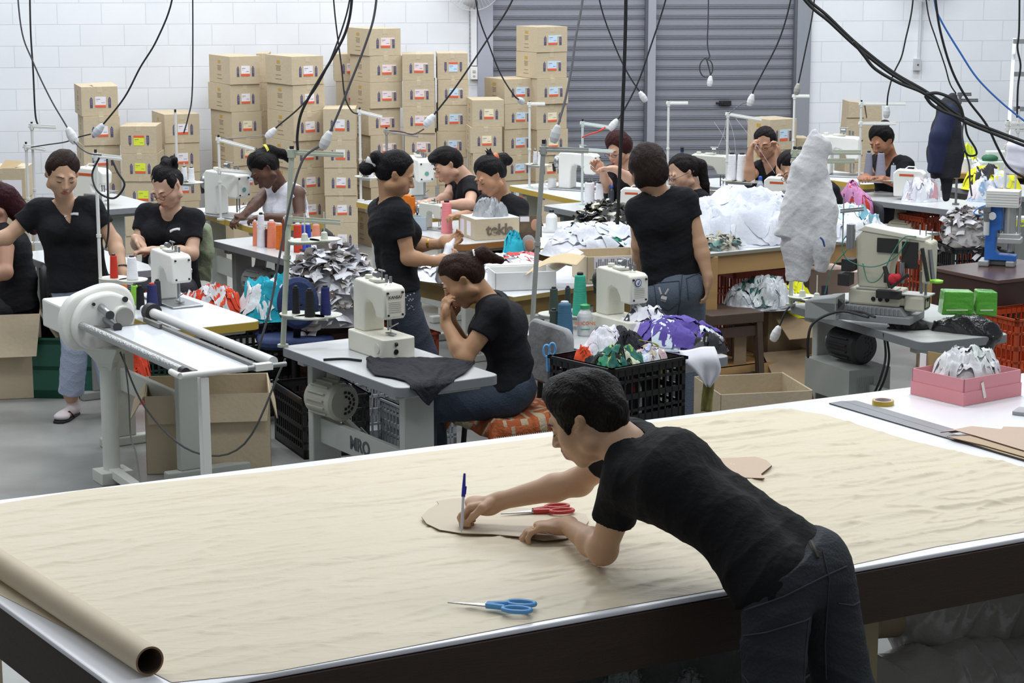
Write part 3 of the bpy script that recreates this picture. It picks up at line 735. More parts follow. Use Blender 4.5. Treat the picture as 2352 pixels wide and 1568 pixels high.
def thread_stand(label, base, H, arms=(), trays=(), yaw=0, col=LEG, r=.011, lean=(0, 0), group=None):
    """pole standing on a table; arms: (z, length, angle deg, slope) ; trays: (z, [(dx,dy)...] spool discs in local metres)"""
    t = thing('thread_stand', label, 'thread stand', base, 0, group)
    f = MB(); top = Vector((lean[0], lean[1], H)); f.cyl((0, 0, 0), top, r, n=12); f.cyl((0, 0, 0), (0, 0, .012), .026); f.cyl(top*.45, top*.47, r*1.4); f.cyl(top, top+Vector((0, 0, .02)), r*.8, c=1)
    f.build('pole', [col, DARK], t)
    for z, ln, ang, sl in arms:
        p = top*(z/H); d = Vector((cos(R(ang)), sin(R(ang)), sl)).normalized(); f = MB()
        f.bar(p-d*.02, p+d*ln, .022, .014); f.bar(p-d*.02+Vector((0, 0, .012)), p+d*ln+Vector((0, 0, .012)), .004, .012)
        f.cyl(p-Vector((0, 0, .02)), p+Vector((0, 0, .02)), r*1.5)
        f.build('guide_arm', col, t, smooth=30, bevel=.002)
    for z, spots in trays:
        p = top*(z/H)
        for dx, dy in spots:
            f = MB(); f.lathe([(.01, 0), (.075, .0), (.078, .006), (.07, .004), (.01, .004)], 24, at=(p.x+dx, p.y+dy, z)); f.cyl((p.x+dx, p.y+dy, z), (p.x+dx, p.y+dy, z+.13), .003)
            f.lathe([(.018, 0), (.014, .03), (.006, .035)], 14, at=(p.x+dx, p.y+dy, z+.004)); f.build('spool_tray', ENAM2, t)
        f = MB(); e = max(spots, key=lambda q: q[0]**2+q[1]**2); f.bar((p.x, p.y, z-.012), (p.x+e[0], p.y+e[1], z-.012), .02, .02); f.build('tray_bar', col, t, smooth=0, bevel=.002)
    return t
CONEN = 0
def cone_at(px, pyb, pyt, wb, wt, col, z, label, tip='1c1c20', group='thread cones', name='thread_cone', Y=None):
    b = P(px, pyb, z=z)
    if Y: b = Vector((P(px, pyb, Y=Y).x, Y, z))      # on a stand tray at a known depth
    s_ = FPX/(b.y*CT-(z-CAMZ)*ST); h = (pyb-pyt)/s_; rb = wb/2/s_; rt = wt/2/s_
    if not Y: b.y += rb*.6
    t = thing(name, label, 'thread cone', b, 0, group); f = MB()
    f.lathe([(rb*.6, 0), (rb*.97, .0), (rb, .006), (rt*1.02, h*.90), (rt*.9, h*.93), (rt*.5, h*.94)], 20); f.build('wound_thread', M(col, .85, bump=.25, bs=300, stretch=(.05, .05, 1)), t, smooth=35)
    f = MB(); f.lathe([(rt*.62, h*.92), (rt*.62, h*.985), (rt*.5, h), (rt*.25, h)], 16); f.build('cone_core', M(tip, .6), t, smooth=35)
    return t
def cable(label, pts, r=.006, col='222226', name='cable', cat='cable', plug=None, group='cables hanging from the ceiling', n=6):
    """pts: (px, py, depth)"""
    W = [P(a, b, Y=c) for a, b, c in pts]; Q = smoothpath(W, 7)
    t = thing(name, label, cat, W[0], 0, group)
    f = MB(); f.tube(Q, r, n); f.build('cord', M(col, .6), t, world=True)
    if plug:
        d = (W[-1]-W[-2]).normalized(); f = MB(); e = W[-1]
        f.lathe([(.008, -.01), (.016, 0), (.024, .03), (.024, .055), (.018, .075), (.01, .08)], 14, at=e-d*.02, axis=d); f.build('plug', M(plug, .4), t, world=True)
    return t

def crate(label, loc, yaw, w, d, h, col, slat='grid', group=None, name='plastic_crate', th=.012, n=9):
    t = thing(name, label, 'crate', loc, yaw, group); mt = M(col, .45, var=.05)
    f = MB(); f.bx(-w/2, w/2, -d/2, d/2, 0, .012)
    for sx in (-1, 1):
        for sy in (-1, 1): f.bx(sx*w/2-.02*(sx > 0), sx*w/2+.02*(sx < 0), sy*d/2-.02*(sy > 0), sy*d/2+.02*(sy < 0), 0, h)
    rows = 4
    for (L_, ax, off) in ((w, 0, -d/2), (w, 0, d/2), (d, 1, -w/2), (d, 1, w/2)):
        o1 = off if off < 0 else off-th; o2 = o1+th
        def b(a0, a1, z0, z1):
            f.bx(a0, a1, o1, o2, z0, z1) if ax == 0 else f.bx(o1, o2, a0, a1, z0, z1)
        b(-L_/2, L_/2, h-.04, h); b(-L_/2, L_/2, 0, .05); b(-L_/2, L_/2, h*.5-.012, h*.5+.012)
        if slat == 'solid': b(-L_/2, L_/2, 0, h)
        if slat == 'grid':
            for q in (.27, .75): b(-L_/2, L_/2, h*q-.006, h*q+.006)
        m_ = int(L_/.035)
        if slat != 'solid':
            for k in range(1, m_): b(-L_/2+k*L_/m_-.004, -L_/2+k*L_/m_+.004, 0, h)
        f.bx(-w/2-.008, w/2+.008, o1-.008 if off < 0 else o1, o2+.008 if off > 0 else o2, h-.012, h) if ax == 0 else f.bx(o1-.008 if off < 0 else o1, o2+.008 if off > 0 else o2, -d/2-.008, d/2+.008, h-.012, h)
    f.build('crate_shell', mt, t, smooth=0)
    return t
def open_carton(label, loc, yaw, w, d, h, flaps=((0, 1, .2),), col=CB, name='cardboard_box', group=None, th=.006, inner=None, fl=.25):
    """flaps: list of (side 0..3 = front,right,back,left ; angle outward in degrees from vertical-up)"""
    t = thing(name, label, 'box', loc, yaw, group); f = MB()
    f.bx(-w/2, w/2, -d/2, d/2, 0, th)
    f.bx(-w/2, w/2, -d/2, -d/2+th, 0, h); f.bx(-w/2, w/2, d/2-th, d/2, 0, h); f.bx(-w/2, -w/2+th, -d/2, d/2, 0, h); f.bx(w/2-th, w/2, -d/2, d/2, 0, h)
    f.build('box_body', inner or col, t, smooth=0, bevel=.003, seg=1)
    for side, ang in flaps:
        a = [(-w/2, -d/2), (w/2, -d/2), (w/2, d/2), (-w/2, d/2)]; p, q = Vector(a[side]).to_3d(), Vector(a[(side+1) % 4]).to_3d()
        p.z = q.z = h; o = Vector(((0, -1), (1, 0), (0, 1), (-1, 0))[side]).to_3d(); e = o*sin(R(ang)) + Vector((0, 0, cos(R(ang)))); e *= fl; sk = (q-p).normalized()*fl*.12
        f = MB(); f.add([p, q, q+e-sk, p+e+sk], [(0, 1, 2, 3)]); f.build('flap', col, t, smooth=0, solid=th*.8)
    return t

def heap(name, label, cat, base, rx, ry, h, cols, seed=0, yaw=0, rough=1.0, res=56, kind=None, group=None, flat=.0, z0=0.0, cell=7.0, rs=.85):
    """pile of soft cloth: a rounded core with bent, rumpled rags lying over it"""
    rnd = random.Random(seed*13+5); mt = [M(c, rs, bump=.2, bs=50) if isinstance(c, str) else c for c in cols]
    f = MB(); Q = Matrix.Rotation(yaw, 3, 'Z'); sz = max(rx, ry); fq = 1.5/sz; off = Vector((seed*3.7, seed*1.3, seed*.7))
    def top(x, y):
        r = math.sqrt((x/rx)**2+(y/ry)**2); a = math.atan2(y/ry, x/rx); r /= 1+.14*noise.noise(Vector((1.5*cos(a), 1.5*sin(a), seed)))
        d = max(0, 1-r**(2.0+flat*4))**.7; p = Vector((x*fq, y*fq, 0))+off; w_ = noise.noise_vector(p)*.6
        n1 = 1-abs(noise.noise((p+w_)*1.3))*2; n2 = 1-abs(noise.noise((p+w_)*2.9+Vector((4, 2, 1))))*2
        return max(0, h*d*(.86+.22*noise.noise(p*1.1+Vector((9, 9, 9)))) + min(1, d*3)*min(h, .12)*rough*(.42*n1+.16*n2-.16)) if r < 1 else 0
    rings = res//2; vs = []; fs = []; cl = []
    for i in range(rings+1):
        for j in range(res):
            r = (i/rings)*1.08; a = 2*pi*j/res; x, y = r*rx*cos(a), r*ry*sin(a); vs.append(Vector((x, y, top(x, y)+.001)))
    for i in range(rings):
        for j in range(res):
            a = i*res+j; b = i*res+(j+1) % res; fs.append((a, b, b+res, a+res)); cl.append(0)
    f.v = [Q @ v + Vector((0, 0, z0)) for v in vs]; f.f = fs; f.m = cl
    nr = 10 + int(6*len(mt)) + int(40*sz); G = 9
    for k in range(nr):
        a = rnd.random()*2*pi; r = math.sqrt(rnd.random())*.85; cx, cy = r*rx*cos(a), r*ry*sin(a); L_ = sz*rnd.uniform(.28, .62); W_ = L_*rnd.uniform(.45, .9); th = rnd.random()*pi
        ph = rnd.random()*6; lift = rnd.uniform(.004, .012)+.022*(k/nr)*min(1, sz/.2); m_ = k % len(mt); amp = min(.03, L_*.10)*rough; bend = rnd.uniform(-.5, .5)
        vs = []
        for jj in range(G+1):
            for ii in range(G+1):
                u, v = ii/G-.5, jj/G-.5; uu = u*L_*(1+.25*sin(v*5+ph)); vv = v*W_*(1+.3*sin(u*6+ph*2)); 
                x = cx + uu*cos(th)-vv*sin(th) + bend*v*v*L_; y = cy + uu*sin(th)+vv*cos(th)
                e = max(abs(u), abs(v))*2
                z = top(x, y) + lift + amp*(abs(sin(u*7+v*3+ph))*.6+.35*sin(v*11+ph*3)*(1-abs(u)))*(1-.5*e**4)
                rr = math.sqrt((x/rx)**2+(y/ry)**2)
                if rr > 1.02: q = 1.02/rr; z = max(.003, z-(rr-1)*.05); x = x*q; y = y*q
                vs.append(Q @ Vector((x, y, max(.003, z)+z0)))
        f.add(vs, [(q*(G+1)+i, q*(G+1)+i+1, (q+1)*(G+1)+i+1, (q+1)*(G+1)+i) for q in range(G) for i in range(G)], m_)
    o = f.build(name, mt, smooth=75); o.location = base; tag(o, label, cat, group, kind)
    return o
def scraps(name, label, cat, base, rx, ry, h, cols, n=160, seed=0, yaw=0, size=(.05, .12), kind='stuff', drop=0, parent=None):
    """heap of cut cloth strips: one body of many curled strips on a dome"""
    rnd = random.Random(seed); f = MB(); Q = Matrix.Rotation(yaw, 3, 'Z')
    for k in range(n):
        a = rnd.random()*2*pi; r = math.sqrt(rnd.random()); x, y = r*rx*cos(a), r*ry*sin(a); z = h*max(0, 1-r**2.4)**.6 - (rnd.random()*drop if r > .8 else 0)
        L_ = rnd.uniform(*size); W_ = L_*rnd.uniform(.25, .5); d = Vector((rnd.gauss(0, 1), rnd.gauss(0, 1), rnd.gauss(0, .35))).normalized()
        nr = Vector((x/rx*.7/rx*.3, y/ry*.7/ry*.3, 1)).normalized(); s_ = d.cross(nr).normalized(); nr = s_.cross(d).normalized(); cu = rnd.uniform(-.5, .5); tw = rnd.uniform(-1.2, 1.2)
        c0 = Q @ Vector((x, y, z)) + nr*rnd.uniform(-.01, .025); vs = []
        for i in range(6):
            t_ = i/5-.5; ce = c0 + d*L_*t_ + nr*(cu*(t_*t_*4-.4)*L_*.5); sd = s_*cos(tw*t_)+nr*sin(tw*t_)
            vs += [ce-sd*W_/2, ce+nr*W_*.12, ce+sd*W_/2]
        f.add(vs, [(i*3+j, i*3+j+1, i*3+j+4, i*3+j+3) for i in range(5) for j in range(2)], rnd.randrange(len(cols)))
    # dark core so no gaps show through
    f.grid(lambda u, v: Q @ Vector((rx*.97*(u*cos(2*pi*v)), ry*.97*(u*sin(2*pi*v)), h*.9*max(0, 1-u**2.4)**.6)), 12, 28, c=0)
    o = f.build(name, [M(c, .85) if isinstance(c, str) else c for c in cols], smooth=60, parent=parent); o.location = base
    if parent is None: tag(o, label, cat, None, kind)
    return o
U57 = Vector((cos(R(-57)), sin(R(-57)), 0)); V57 = Vector((-U57.y, U57.x, 0)); Y57 = R(-57)
def tp(px, py, z=.75): return P(px, py, z=z)
# ---- tables ----
sewing_table('grey-edged sewing table with a cream box-based machine, nearest on the left', (-.483, 8.493), (-1.096, 9.435), 1.12, .52, sign='MRO', mx=-.34, mcol=M('b9b8aa', .45, var=.05), wide=.15)
near2 = Vector(tp(1682, 818)[:2]).to_3d() - V57*.5
sewing_table('grey sewing table behind the black crate, with tall teal and mint cones', near2, near2-U57, 1.05, .5, motor=False)
t = sewing_table('grey two-level sewing table carrying the big grimy programmable machine', (1.946, 9.51), (1.451, 10.561), 1.18, .52, top=M('b9bab7', .35, var=.06), edge=M('7f8386', .5), mcol=M('3a3c3e', .5, .3), control=True, mx=-.22)
f = MB(); f.prism(round_rect(-.57, .36, -.02, .30, .04), .751, .79); f.build('raised_platform', [M('b2b4b2', .4, var=.06)], t, smooth=0, bevel=.006)
TABLE3 = t
nearL = Vector((-1.233, 9.929, 0)) - V57*.5
sewing_table('white sewing table with ochre edge behind the fabric roller machine', nearL, nearL-U57, 1.1, .5, h=.78, top=TOPW, edge=EDGEY, motor=False)
sewing_table('grey sewing table holding the row of orange and blue cones', (-1.284, 12.03), (-1.878, 12.885), 1.12, .5, mcol=M('8f9490', .45, var=.08), leg=LEGD, edge=M('77797b', .5), mx=-.18)
sewing_table('ochre-edged sewing table of the woman in the white vest', (-1.74, 13.55), (-2.246, 14.45), 1.15, .55, top=TOPW, edge=EDGEY, motor=False)
nT = Vector(tp(1060, 562, .78)[:2]).to_3d()
sewing_table('wooden-edged sewing table under the lettered carton', nT, nT-U57, 1.0, .62, h=.78, top=TOPG, edge=M('9a6a3c', .5), motor=False)
sewing_table('ochre-edged sewing table of the leaning young man', (-.512, 13.98), (-1.166, 14.979), 1.19, .45, top=TOPW, edge=EDGEY, motor=False)
sewing_table('ochre-edged sewing table with a white mug at the shutter', (.509, 14.979), (.064, 15.803), 1.15, .6, top=TOPW, edge=EDGEY, motor=False)
nP = Vector(tp(1450, 510)[:2]).to_3d()
sewing_table('grey sewing table with white cones behind the standing short-haired woman', nP, nP-U57, 1.1, .55, leg=LEGD, motor=False)
sewing_table('ochre-edged sewing table left of the woman adjusting her glasses', (1.85, 15.45), (1.31, 16.29), 1.0, .45, top=TOPW, edge=EDGEY, motor=False)
nQ = Vector(tp(1800, 478)[:2]).to_3d()
sewing_table('grey sewing table with the water bottle behind the white fabric heap', nQ, nQ-U57, .75, .5, leg=LEGD, motor=False)
nR = Vector(tp(1985, 424)[:2]).to_3d()
sewing_table('ochre-edged sewing table behind the white hoodie', nR, nR-U57, 1.1, .5, top=TOPW, edge=EDGEY, motor=False)
sewing_table('grey sewing table with a filled plastic bag by the right wall', (3.137, 14.45), (2.61, 15.084), 1.1, .55, leg=M('d8d9dc', .45), mx=-.02, mcol=M('b3ae9c', .45, var=.05), drawer=False)
nS = Vector(tp(480, 640)[:2]).to_3d()
sewing_table('low grey sewing table between the seated woman in glasses and the left wall', Vector((-2.45, 11.5, 0)), Vector((-3.0, 12.35, 0)), 1.1, .5, motor=True, mx=.1, leg=LEGD, mcol=M('9a9c98', .5, var=.06))
nW = P(235, 482, z=.75); nW = Vector((nW.x, nW.y, 0))
sewing_table('small grey sewing table behind the woman in flip-flops', nW, nW-U57, .9, .45, motor=False, leg=LEGD)
# ---- big work tables ----
def slab_table(name, label, A, B, C, h, th, top, edge, apron=None, legs=True, legm=None, legw=.05, ap_h=.09):
    A, B, C = [Vector(q[:2]).to_3d() for q in (A, B, C)]; D = A + (C-B); ctr = (A+C)/2
    t = thing(name, label, 'table', ctr); f = MB(); q = [(p.x, p.y) for p in (A, B, C, D)]
    f.prism(q, h-th, h-.001, c=1); q2 = [((p-ctr)*.997+ctr) for p in (A, B, C, D)]; f.prism([(p.x, p.y) for p in q2], h-.002, h, c=0)
    f.build('tabletop', [top, edge], t, smooth=0, world=True)
    ins = [p+(ctr-p).normalized()*.07 for p in (A, B, C, D)]
    if apron:
        f = MB()
        for i in range(4): f.bar(ins[i]+Vector((0, 0, h-th-ap_h/2)), ins[(i+1) % 4]+Vector((0, 0, h-th-ap_h/2)), .03, ap_h)
        f.build('apron', apron, t, smooth=0, world=True)
    for p in ins:
        f = MB(); f.bx(p.x-legw/2, p.x+legw/2, p.y-legw/2, p.y+legw/2, 0, h-th); f.build('leg', legm or apron, t, smooth=0, world=True, bevel=.003)
    return t
WOOD = M('b08c5c', .6, var=.18, vs=4, stretch=(.6, .6, 6)); WOODL = M('b48a56', .6, var=.2, vs=5)
slab_table('work_table', 'central work table with white top and wooden frame piled with sewn pieces', P(963, 643, z=.8)-U57*.5, P(1180, 682, z=.8), P(1470, 640, z=.8), .8, .025, TOPW, M('a08a55', .5), M('8d7443', .6, var=.15), legm=M('9a8350', .6, var=.15))
wr = P(2156, 533, z=.85).xy.to_3d(); wl = P(1626, 583, z=.85).xy.to_3d(); wd = (wl-wr).normalized(); wb = P(1986, 513, z=.85).xy.to_3d(); bd = (wb-wr).normalized()
slab_table('work_table', 'heavy timber work table with white top carrying the white fabric heap', wr+wd*1.78, wr, wr+bd*.95, .85, .02, TOPW, M('8d8a7c', .5), WOOD, legw=.07, ap_h=.11)
B2 = Vector((.0, 12.12, 0)); slab_table('work_table', 'rear half of the central work table with the portrait and bottles', B2+Vector((.0, 1.1, 0)), B2, B2+Vector((.64, .50, 0)), .8, .025, TOPW, M('a08a55', .5), M('8d7443', .6, var=.15), legm=M('9a8350', .6, var=.15))
# low timber shelf under it
o = P(1765, 905, z=0); t = thing('timber_shelf', 'low rough timber shelf on short posts under the heavy work table', 'shelf', (o.x, o.y, 0), R(30))
f = MB(); f.bx(-.75, .55, -.03, .5, .17, .2); f.build('board', WOODL, t, smooth=0); f = MB(); f.bx(-.75, .55, -.035, -.005, .105, .2); f.build('front_rail', WOOD, t, smooth=0)
for x in (-.6, -.03, .5):
    f = MB(); f.bx(x-.03, x+.03, -.02, .05, 0, .17); f.build('leg', WOOD, t, smooth=0)
# dark stool
o = P(1662, 722, z=.52)
t = thing('wooden_stool', 'dark weathered wooden stool beside the standing woman in jeans', 'stool', (o.x+.02, o.y+.2, 0), R(24))
DKW = M('4a3a30', .65, var=.3, vs=10); f = MB(); f.bx(-.19, .16, -.19, .16, .46, .52); f.build('seat', [DKW], t, smooth=0, bevel=.004)
for sx in (-1, 1):
    for sy in (-1, 1):
        f = MB(); f.bar((sx*.15-.015, sy*.15-.015, .46), (sx*.17-.015, sy*.17-.015, 0), .045, .035); f.build('leg', DKW, t, smooth=0)
for q in ((-.16, .13, -.17, -.15, .38, .44), (.11, .13, -.16, .13, .38, .44), (-.16, .13, -.165, -.145, .12, .16), (.115, .135, -.16, .13, .12, .16)):
    f = MB(); f.bx(*q); f.build('rail', DKW, t, smooth=0)
f = MB(); f.bx(.02, .1, -.1, -.095, .02, .4); f.bx(.1, .105, -.02, .06, .02, .4); f.build('panel', M('9a8468', .7), t, smooth=0)
# dark brown cabinet at right
ca, cb, cc = P(2142, 613, z=.82), P(2292, 643, z=.82), P(2352, 634, z=.82)
u = (cb-ca).normalized(); v = Vector((-u.y, u.x, 0)); yaw = math.atan2(u.y, u.x); L_ = (cb-ca).length
t = thing('cabinet', 'dark brown wooden cabinet carrying the blue pneumatic press', 'cabinet', (cb.x, cb.y, 0), yaw)
BRN = M('3b2722', .45, var=.12, vs=8); f = MB()
f.bx(-L_, 0, 0, .62, 0, .80); f.build('carcass', [BRN], t, smooth=0, bevel=.003)
f = MB(); f.bx(-L_-.01, .01, -.01, .63, .80, .82); f.build('top_board', [M('5a4640', .25)], t, smooth=0, bevel=.002)
f = MB(); f.bx(-L_+.06, -.0, -.006, 0, .10, .66); f.build('door', M('2f1f1b', .5), t, smooth=0)
# ---- machines ----
machine('cream buttonhole machine with louvred face plate on a box base, nearest machine', tp(866, 812)+Vector((.01, .03, 0)), Y57, 'box', 1.02, text='KANSAI')
m2 = machine('cream machine on a box base with a round blue badge, behind the black crate', tp(1428, 772)+Vector((0, .04, 0)), Y57, 'box', .98, wheel=DARK)
f = MB(); f.cyl((.1475, -.012, .275), (.1495, -.012, .275), .019, n=20); f.cyl((.149, -.012, .275), (.150, -.012, .275), .015, n=20, c=1)
f.prism([(-.022, .266), (-.019, .266), (-.015, .279), (-.012, .268), (-.009, .284), (-.004, .284), (-.008, .266), (-.0105, .266), (-.0125, .262), (-.015, .272)], .1502, .1508, 'yz')
f.build('badge', [M('3b4d80', .4), M('e8e8ea', .4)], m2, smooth=0)
machine('cream lockstitch machine with a stained base on the ochre-edged table', tp(392, 697, .78)+Vector((0, .04, 0)), Y57, 'lock', .98, ENAMW)
def eyelet(m, x=.15, z=.2, col='6fa79a'):
    f = MB(); f.cyl((x, 0, z), (x+.003, 0, z), .016, n=16); f.build('badge', M(col, .4), m)
m = machine('white lockstitch machine worked by the woman in the white vest', P(523, 497, z=.75), Y57+R(18), 'lock', 1.15, ENAMW); eyelet(m, .171)
m = machine('white lockstitch machine end-on beside the leaning young man', P(966, 455, z=.75), Y57-R(14), 'lock', 1.12, ENAMW); eyelet(m, .168)
machine('dusty small machine behind the pink cone', P(994, 526, z=.78), Y57+R(20), 'lock', .62, ENAM2)
m = machine('white lockstitch machine of the woman in glasses at the shutter', P(1330, 436, z=.75), Y57+R(30), 'lock', 1.05, ENAMW); eyelet(m, .17)
machine('pale machine seen from behind at the ochre table on the right shutter', P(1630, 436, z=.75), Y57+R(40), 'lock', 1.0, ENAM2)
machine('white overlock machine beside the water bottle', P(1788, 474, z=.75), R(-25), 'over', .78, ENAMW)
machine('cream overlock machine with an orange badge behind the plastic bag', P(2085, 458, z=.75), R(-25), 'over', .82, ENAMW)
machine('white overlock machine left of the short-haired woman', P(1455, 496, z=.75), R(-20), 'over', .72, ENAMW)
m = machine('white lockstitch machine behind the white hoodie', P(1925, 404, z=.75), Y57+R(35), 'lock', 1.2, ENAMW); eyelet(m, .18)
machine('small white overlock behind the woman in flip-flops', P(212, 470, z=.75), R(-30), 'over', 1.0, ENAMW)
# big programmable machine
o = P(2035, 745, z=.79); t = thing('programmable_machine', 'grimy cream industrial pocket-setting machine with cylinders and cables', 'sewing machine', (o.x+.02, o.y+.14, .79), R(-28))
GR = M('cfcbb6', .45, var=.10, vs=7); GK = M('8f9193', .5, .2, var=.1); DK = M('2b2a29', .55)
f = MB(); f.bx(-.22, .16, -.11, .13, 0, .035); f.prism([(-.2, .035), (.13, .035), (.1, .075), (-.17, .075)], -.09, .11, 'xz')
for q in range(12): f.bx(-.16+q*.022, -.15+q*.022, -.095, -.088, .035, .07)
f.build('base_casting', GK, t, smooth=0, bevel=.005)
f = MB(); f.bx(-.17, .09, -.07, .09, .075, .155); f.bx(.11, .21, -.06, .05, .06, .135); f.bx(.05, .13, -.05, .05, .08, .12); f.build('bed', GR, t, smooth=0, bevel=.012)
f = MB()
for x in (-.04, -.005, .03): f.cyl((x, -.074, .11), (x, -.069, .11), .011)
f.tube([(.211, -.045, .075), (.211, .035, .075), (.211, .035, .12), (.211, -.045, .12), (.211, -.045, .075)], .003, 5); f.cyl((.21, .0, .115), (.214, .0, .115), .009)
f.build('port', BLACK, t)
f = MB(); f.bx(-.13, .07, -.07, .02, .155, .162); f.bx(.08, .23, -.05, .06, .135, .141); f.build('work_plate', M('d6d6ce', .3, .3), t, smooth=0)
f = MB(); f.prism([(-.13, .162), (.02, .162), (.03, .26), (.05, .33), (.17, .35), (.19, .36), (.19, .2), (.235, .2), (.235, .40), (.19, .415), (-.11, .44), (-.15, .40)], -.05, .06, 'xz'); f.build('arm', GR, t, smooth=0, bevel=.010)
f = MB(); f.prism([(-.14, .44), (.2, .405), (.2, .425), (-.1, .465)], -.055, .065, 'xz'); f.build('lid', M('dedccb', .4, var=.06), t, smooth=0, bevel=.004)
f = MB(); f.bx(-.035, .07, -.058, -.049, .34, .41); f.bx(.09, .17, -.058, -.049, .27, .40); f.build('side_plate', DK, t, smooth=0)
for a, b, r_ in (((-.165, -.07, .35), (-.165, -.07, .47), .022), ((.1, -.075, .2), (.1, -.075, .3), .014), ((.19, -.04, .15), (.19, -.04, .26), .008), ((.205, -.02, .14), (.205, -.02, .26), .007)):
    f = MB(); f.cyl(a, b, r_); f.build('air_cylinder', STEEL, t)
for q in ((-.2, -.14, -.1, -.03, .24, .3), (-.21, -.15, -.12, -.04, .17, .23), (.02, .05, -.11, -.06, .2, .24), (-.02, .1, -.1, -.06, .12, .16)):
    f = MB(); f.bx(*q); f.build('valve_block', DK, t, smooth=0, bevel=.003)
for a, b, w_ in (((-.2, -.1, .1), (-.27, -.12, .02), .06), ((.02, -.1, .28), (.06, -.12, .18), .02), ((.14, -.1, .25), (.06, -.12, .18), .02), ((.2, -.09, .38), (.235, -.09, .22), .02)):
    f = MB(); f.bar(a, b, w_, w_*.8); f.build('bracket', DK, t, smooth=0, bevel=.003)
f = MB(); f.bar((.23, -.06, .37), (.255, -.075, .23), .018, .012); f.cyl((.16, 0, .42), (.16, 0, .48), .003); f.cyl((.19, 0, .42), (.19, 0, .48), .003); f.cyl((.215, .02, .4), (.215, .02, .46), .003); f.build('lever', STEEL, t, smooth=0)
f = MB(); f.ell((.07, -.11, .22), (.03, .02, .03)); f.ell((.09, -.11, .23), (.02, .02, .02)); f.build('red_rag', M('c02a35', .8, bump=.4), t)
for i, pts in enumerate([[(-.16, -.07, .44), (-.2, -.09, .38), (-.17, -.1, .3), (-.05, -.09, .27), (.06, -.08, .32), (.12, -.07, .41)], [(-.1, -.07, .28), (-.06, -.1, .2), (.0, -.1, .22), (.05, -.08, .34), (.1, -.07, .42), (.16, -.06, .43)], [(-.17, -.1, .35), (-.24, -.12, .25), (-.28, -.1, .12)]]):
    f = MB(); f.tube(smoothpath(pts), .003, 5); f.build('air_hose', M('3f7f6b', .4), t)
f = MB(); f.bx(-.36, -.2, -.16, -.02, 0, .09); f.prism([(-.36, .09), (-.2, .02), (-.2, .12)], -.16, -.02, 'xz'); f.build('foot_valve_box', M('9a9d9c', .5), t, smooth=0, bevel=.005)
f = MB(); f.lathe([(.02, 0), (.032, 0), (.034, .01), (.02, .014)], 14, at=(.262, -.04, .21)); f.build('green_spool', M('9be23c', .5), t)
# blue pneumatic press
o = P(2290, 612, z=.82); t = thing('pneumatic_press', 'blue and grey pneumatic snap press on the brown cabinet', 'press', (o.x, o.y+.04, .82), R(-20))
BLU = M('2f6cc0', .4); f = MB(); f.bx(-.09, -.03, -.07, .07, 0, .035); f.bx(.06, .11, -.05, .07, 0, .035); f.bx(-.06, .1, .0, .06, 0, .03); f.build('foot', M('a9abac', .4, .3), t, smooth=0, bevel=.008)
f = MB(); f.prism([(-.06, .035), (.115, .035), (.115, .065), (.02, .07), (.0, .09), (.0, .20), (.03, .21), (.03, .34), (-.06, .34)], -.04, .04, 'xz'); f.build('c_frame', BLU, t, smooth=0, bevel=.004)
f = MB(); f.bx(-.06, .12, -.07, .06, .34, .43)
for q in range(5): f.bx(-.055, .115, -.072, -.07, .352+q*.015, .356+q*.015)
f.build('head_cover', M('dfe0dc', .4), t, smooth=0, bevel=.006)
f = MB(); f.bx(.1205, .1225, -.045, -.005, .38, .395); f.bx(.1205, .1225, -.045, -.005, .36, .375); f.build('display', M('7a2030', .4), t, smooth=0)
f = MB(); f.cyl((.07, -.01, .19), (.07, -.01, .34), .036, n=24); f.cyl((.12, .0, .19), (.12, .0, .34), .01); f.cyl((.02, .0, .19), (.02, .0, .34), .01); f.build('cylinder', M('c9cacb', .25, .7), t)
f = MB(); f.bx(.01, .14, -.06, .05, .135, .165); f.bx(.02, .13, -.05, .04, .165, .19); f.cyl((.075, 0, .08), (.075, 0, .135), .014); f.build('ram', M('c2c4c6', .35, .5), t, smooth=0, bevel=.004)
f = MB(); f.cyl((-.05, -.07, .18), (-.05, -.07, .26), .016); f.cyl((-.05, -.07, .26), (-.05, -.07, .31), .02, c=1); f.bx(-.07, -.03, -.09, -.05, .31, .34, 1); f.cyl((-.02, -.085, .29), (-.02, -.075, .29), .022, c=0, n=20); f.build('air_regulator', [M('d5d7d8', .3), M('6c6f70', .4)], t, bevel=.001)
f = MB(); f.tube(smoothpath([(-.06, -.07, .29), (-.12, -.08, .3), (-.1, -.07, .33), (-.05, -.06, .35)]), .004, 6); f.build('air_hose', M('3f8ad0', .4), t)
# ---- fabric roller machine at the left ----
h0, h1, h2 = P(165, 742, z=.8), P(418, 857, z=.8), P(660, 838, z=.8)
u = (h1-h0).normalized(); v = Vector((-u.y, u.x, 0)); yaw = math.atan2(u.y, u.x); L_ = (h1-h0).length; W_ = (h2-h1).length
t = thing('fabric_roller', 'white bias-cutting roller machine with a long glossy panel and steel rods', 'machine', (h0.x, h0.y, 0), yaw)
f = MB(); pr = []
for k in range(25):   # rounded head plate seen from its end: arch profile in local yz
    a = pi*k/24; pr.append((.16-.20*cos(a), .86+.13*sin(a)))
pr = [(-.04, .70), (.02, .64)] + [(.30, .66), (.36, .74)] + pr[::-1][:-1]
def closed(pts, n=5):
    q = [Vector((a, b, 0)) for a, b in pts]; m_ = len(q); out = []
    for i in range(m_):
        a, b, c_, d_ = q[i-1], q[i], q[(i+1) % m_], q[(i+2) % m_]
        for k in range(n): tt = k/n; v_ = 0.5*((2*b)+(c_-a)*tt+(2*a-5*b+4*c_-d_)*tt*tt+(3*b-a-3*c_+d_)*tt**3); out.append((v_.x, v_.y))
    return out
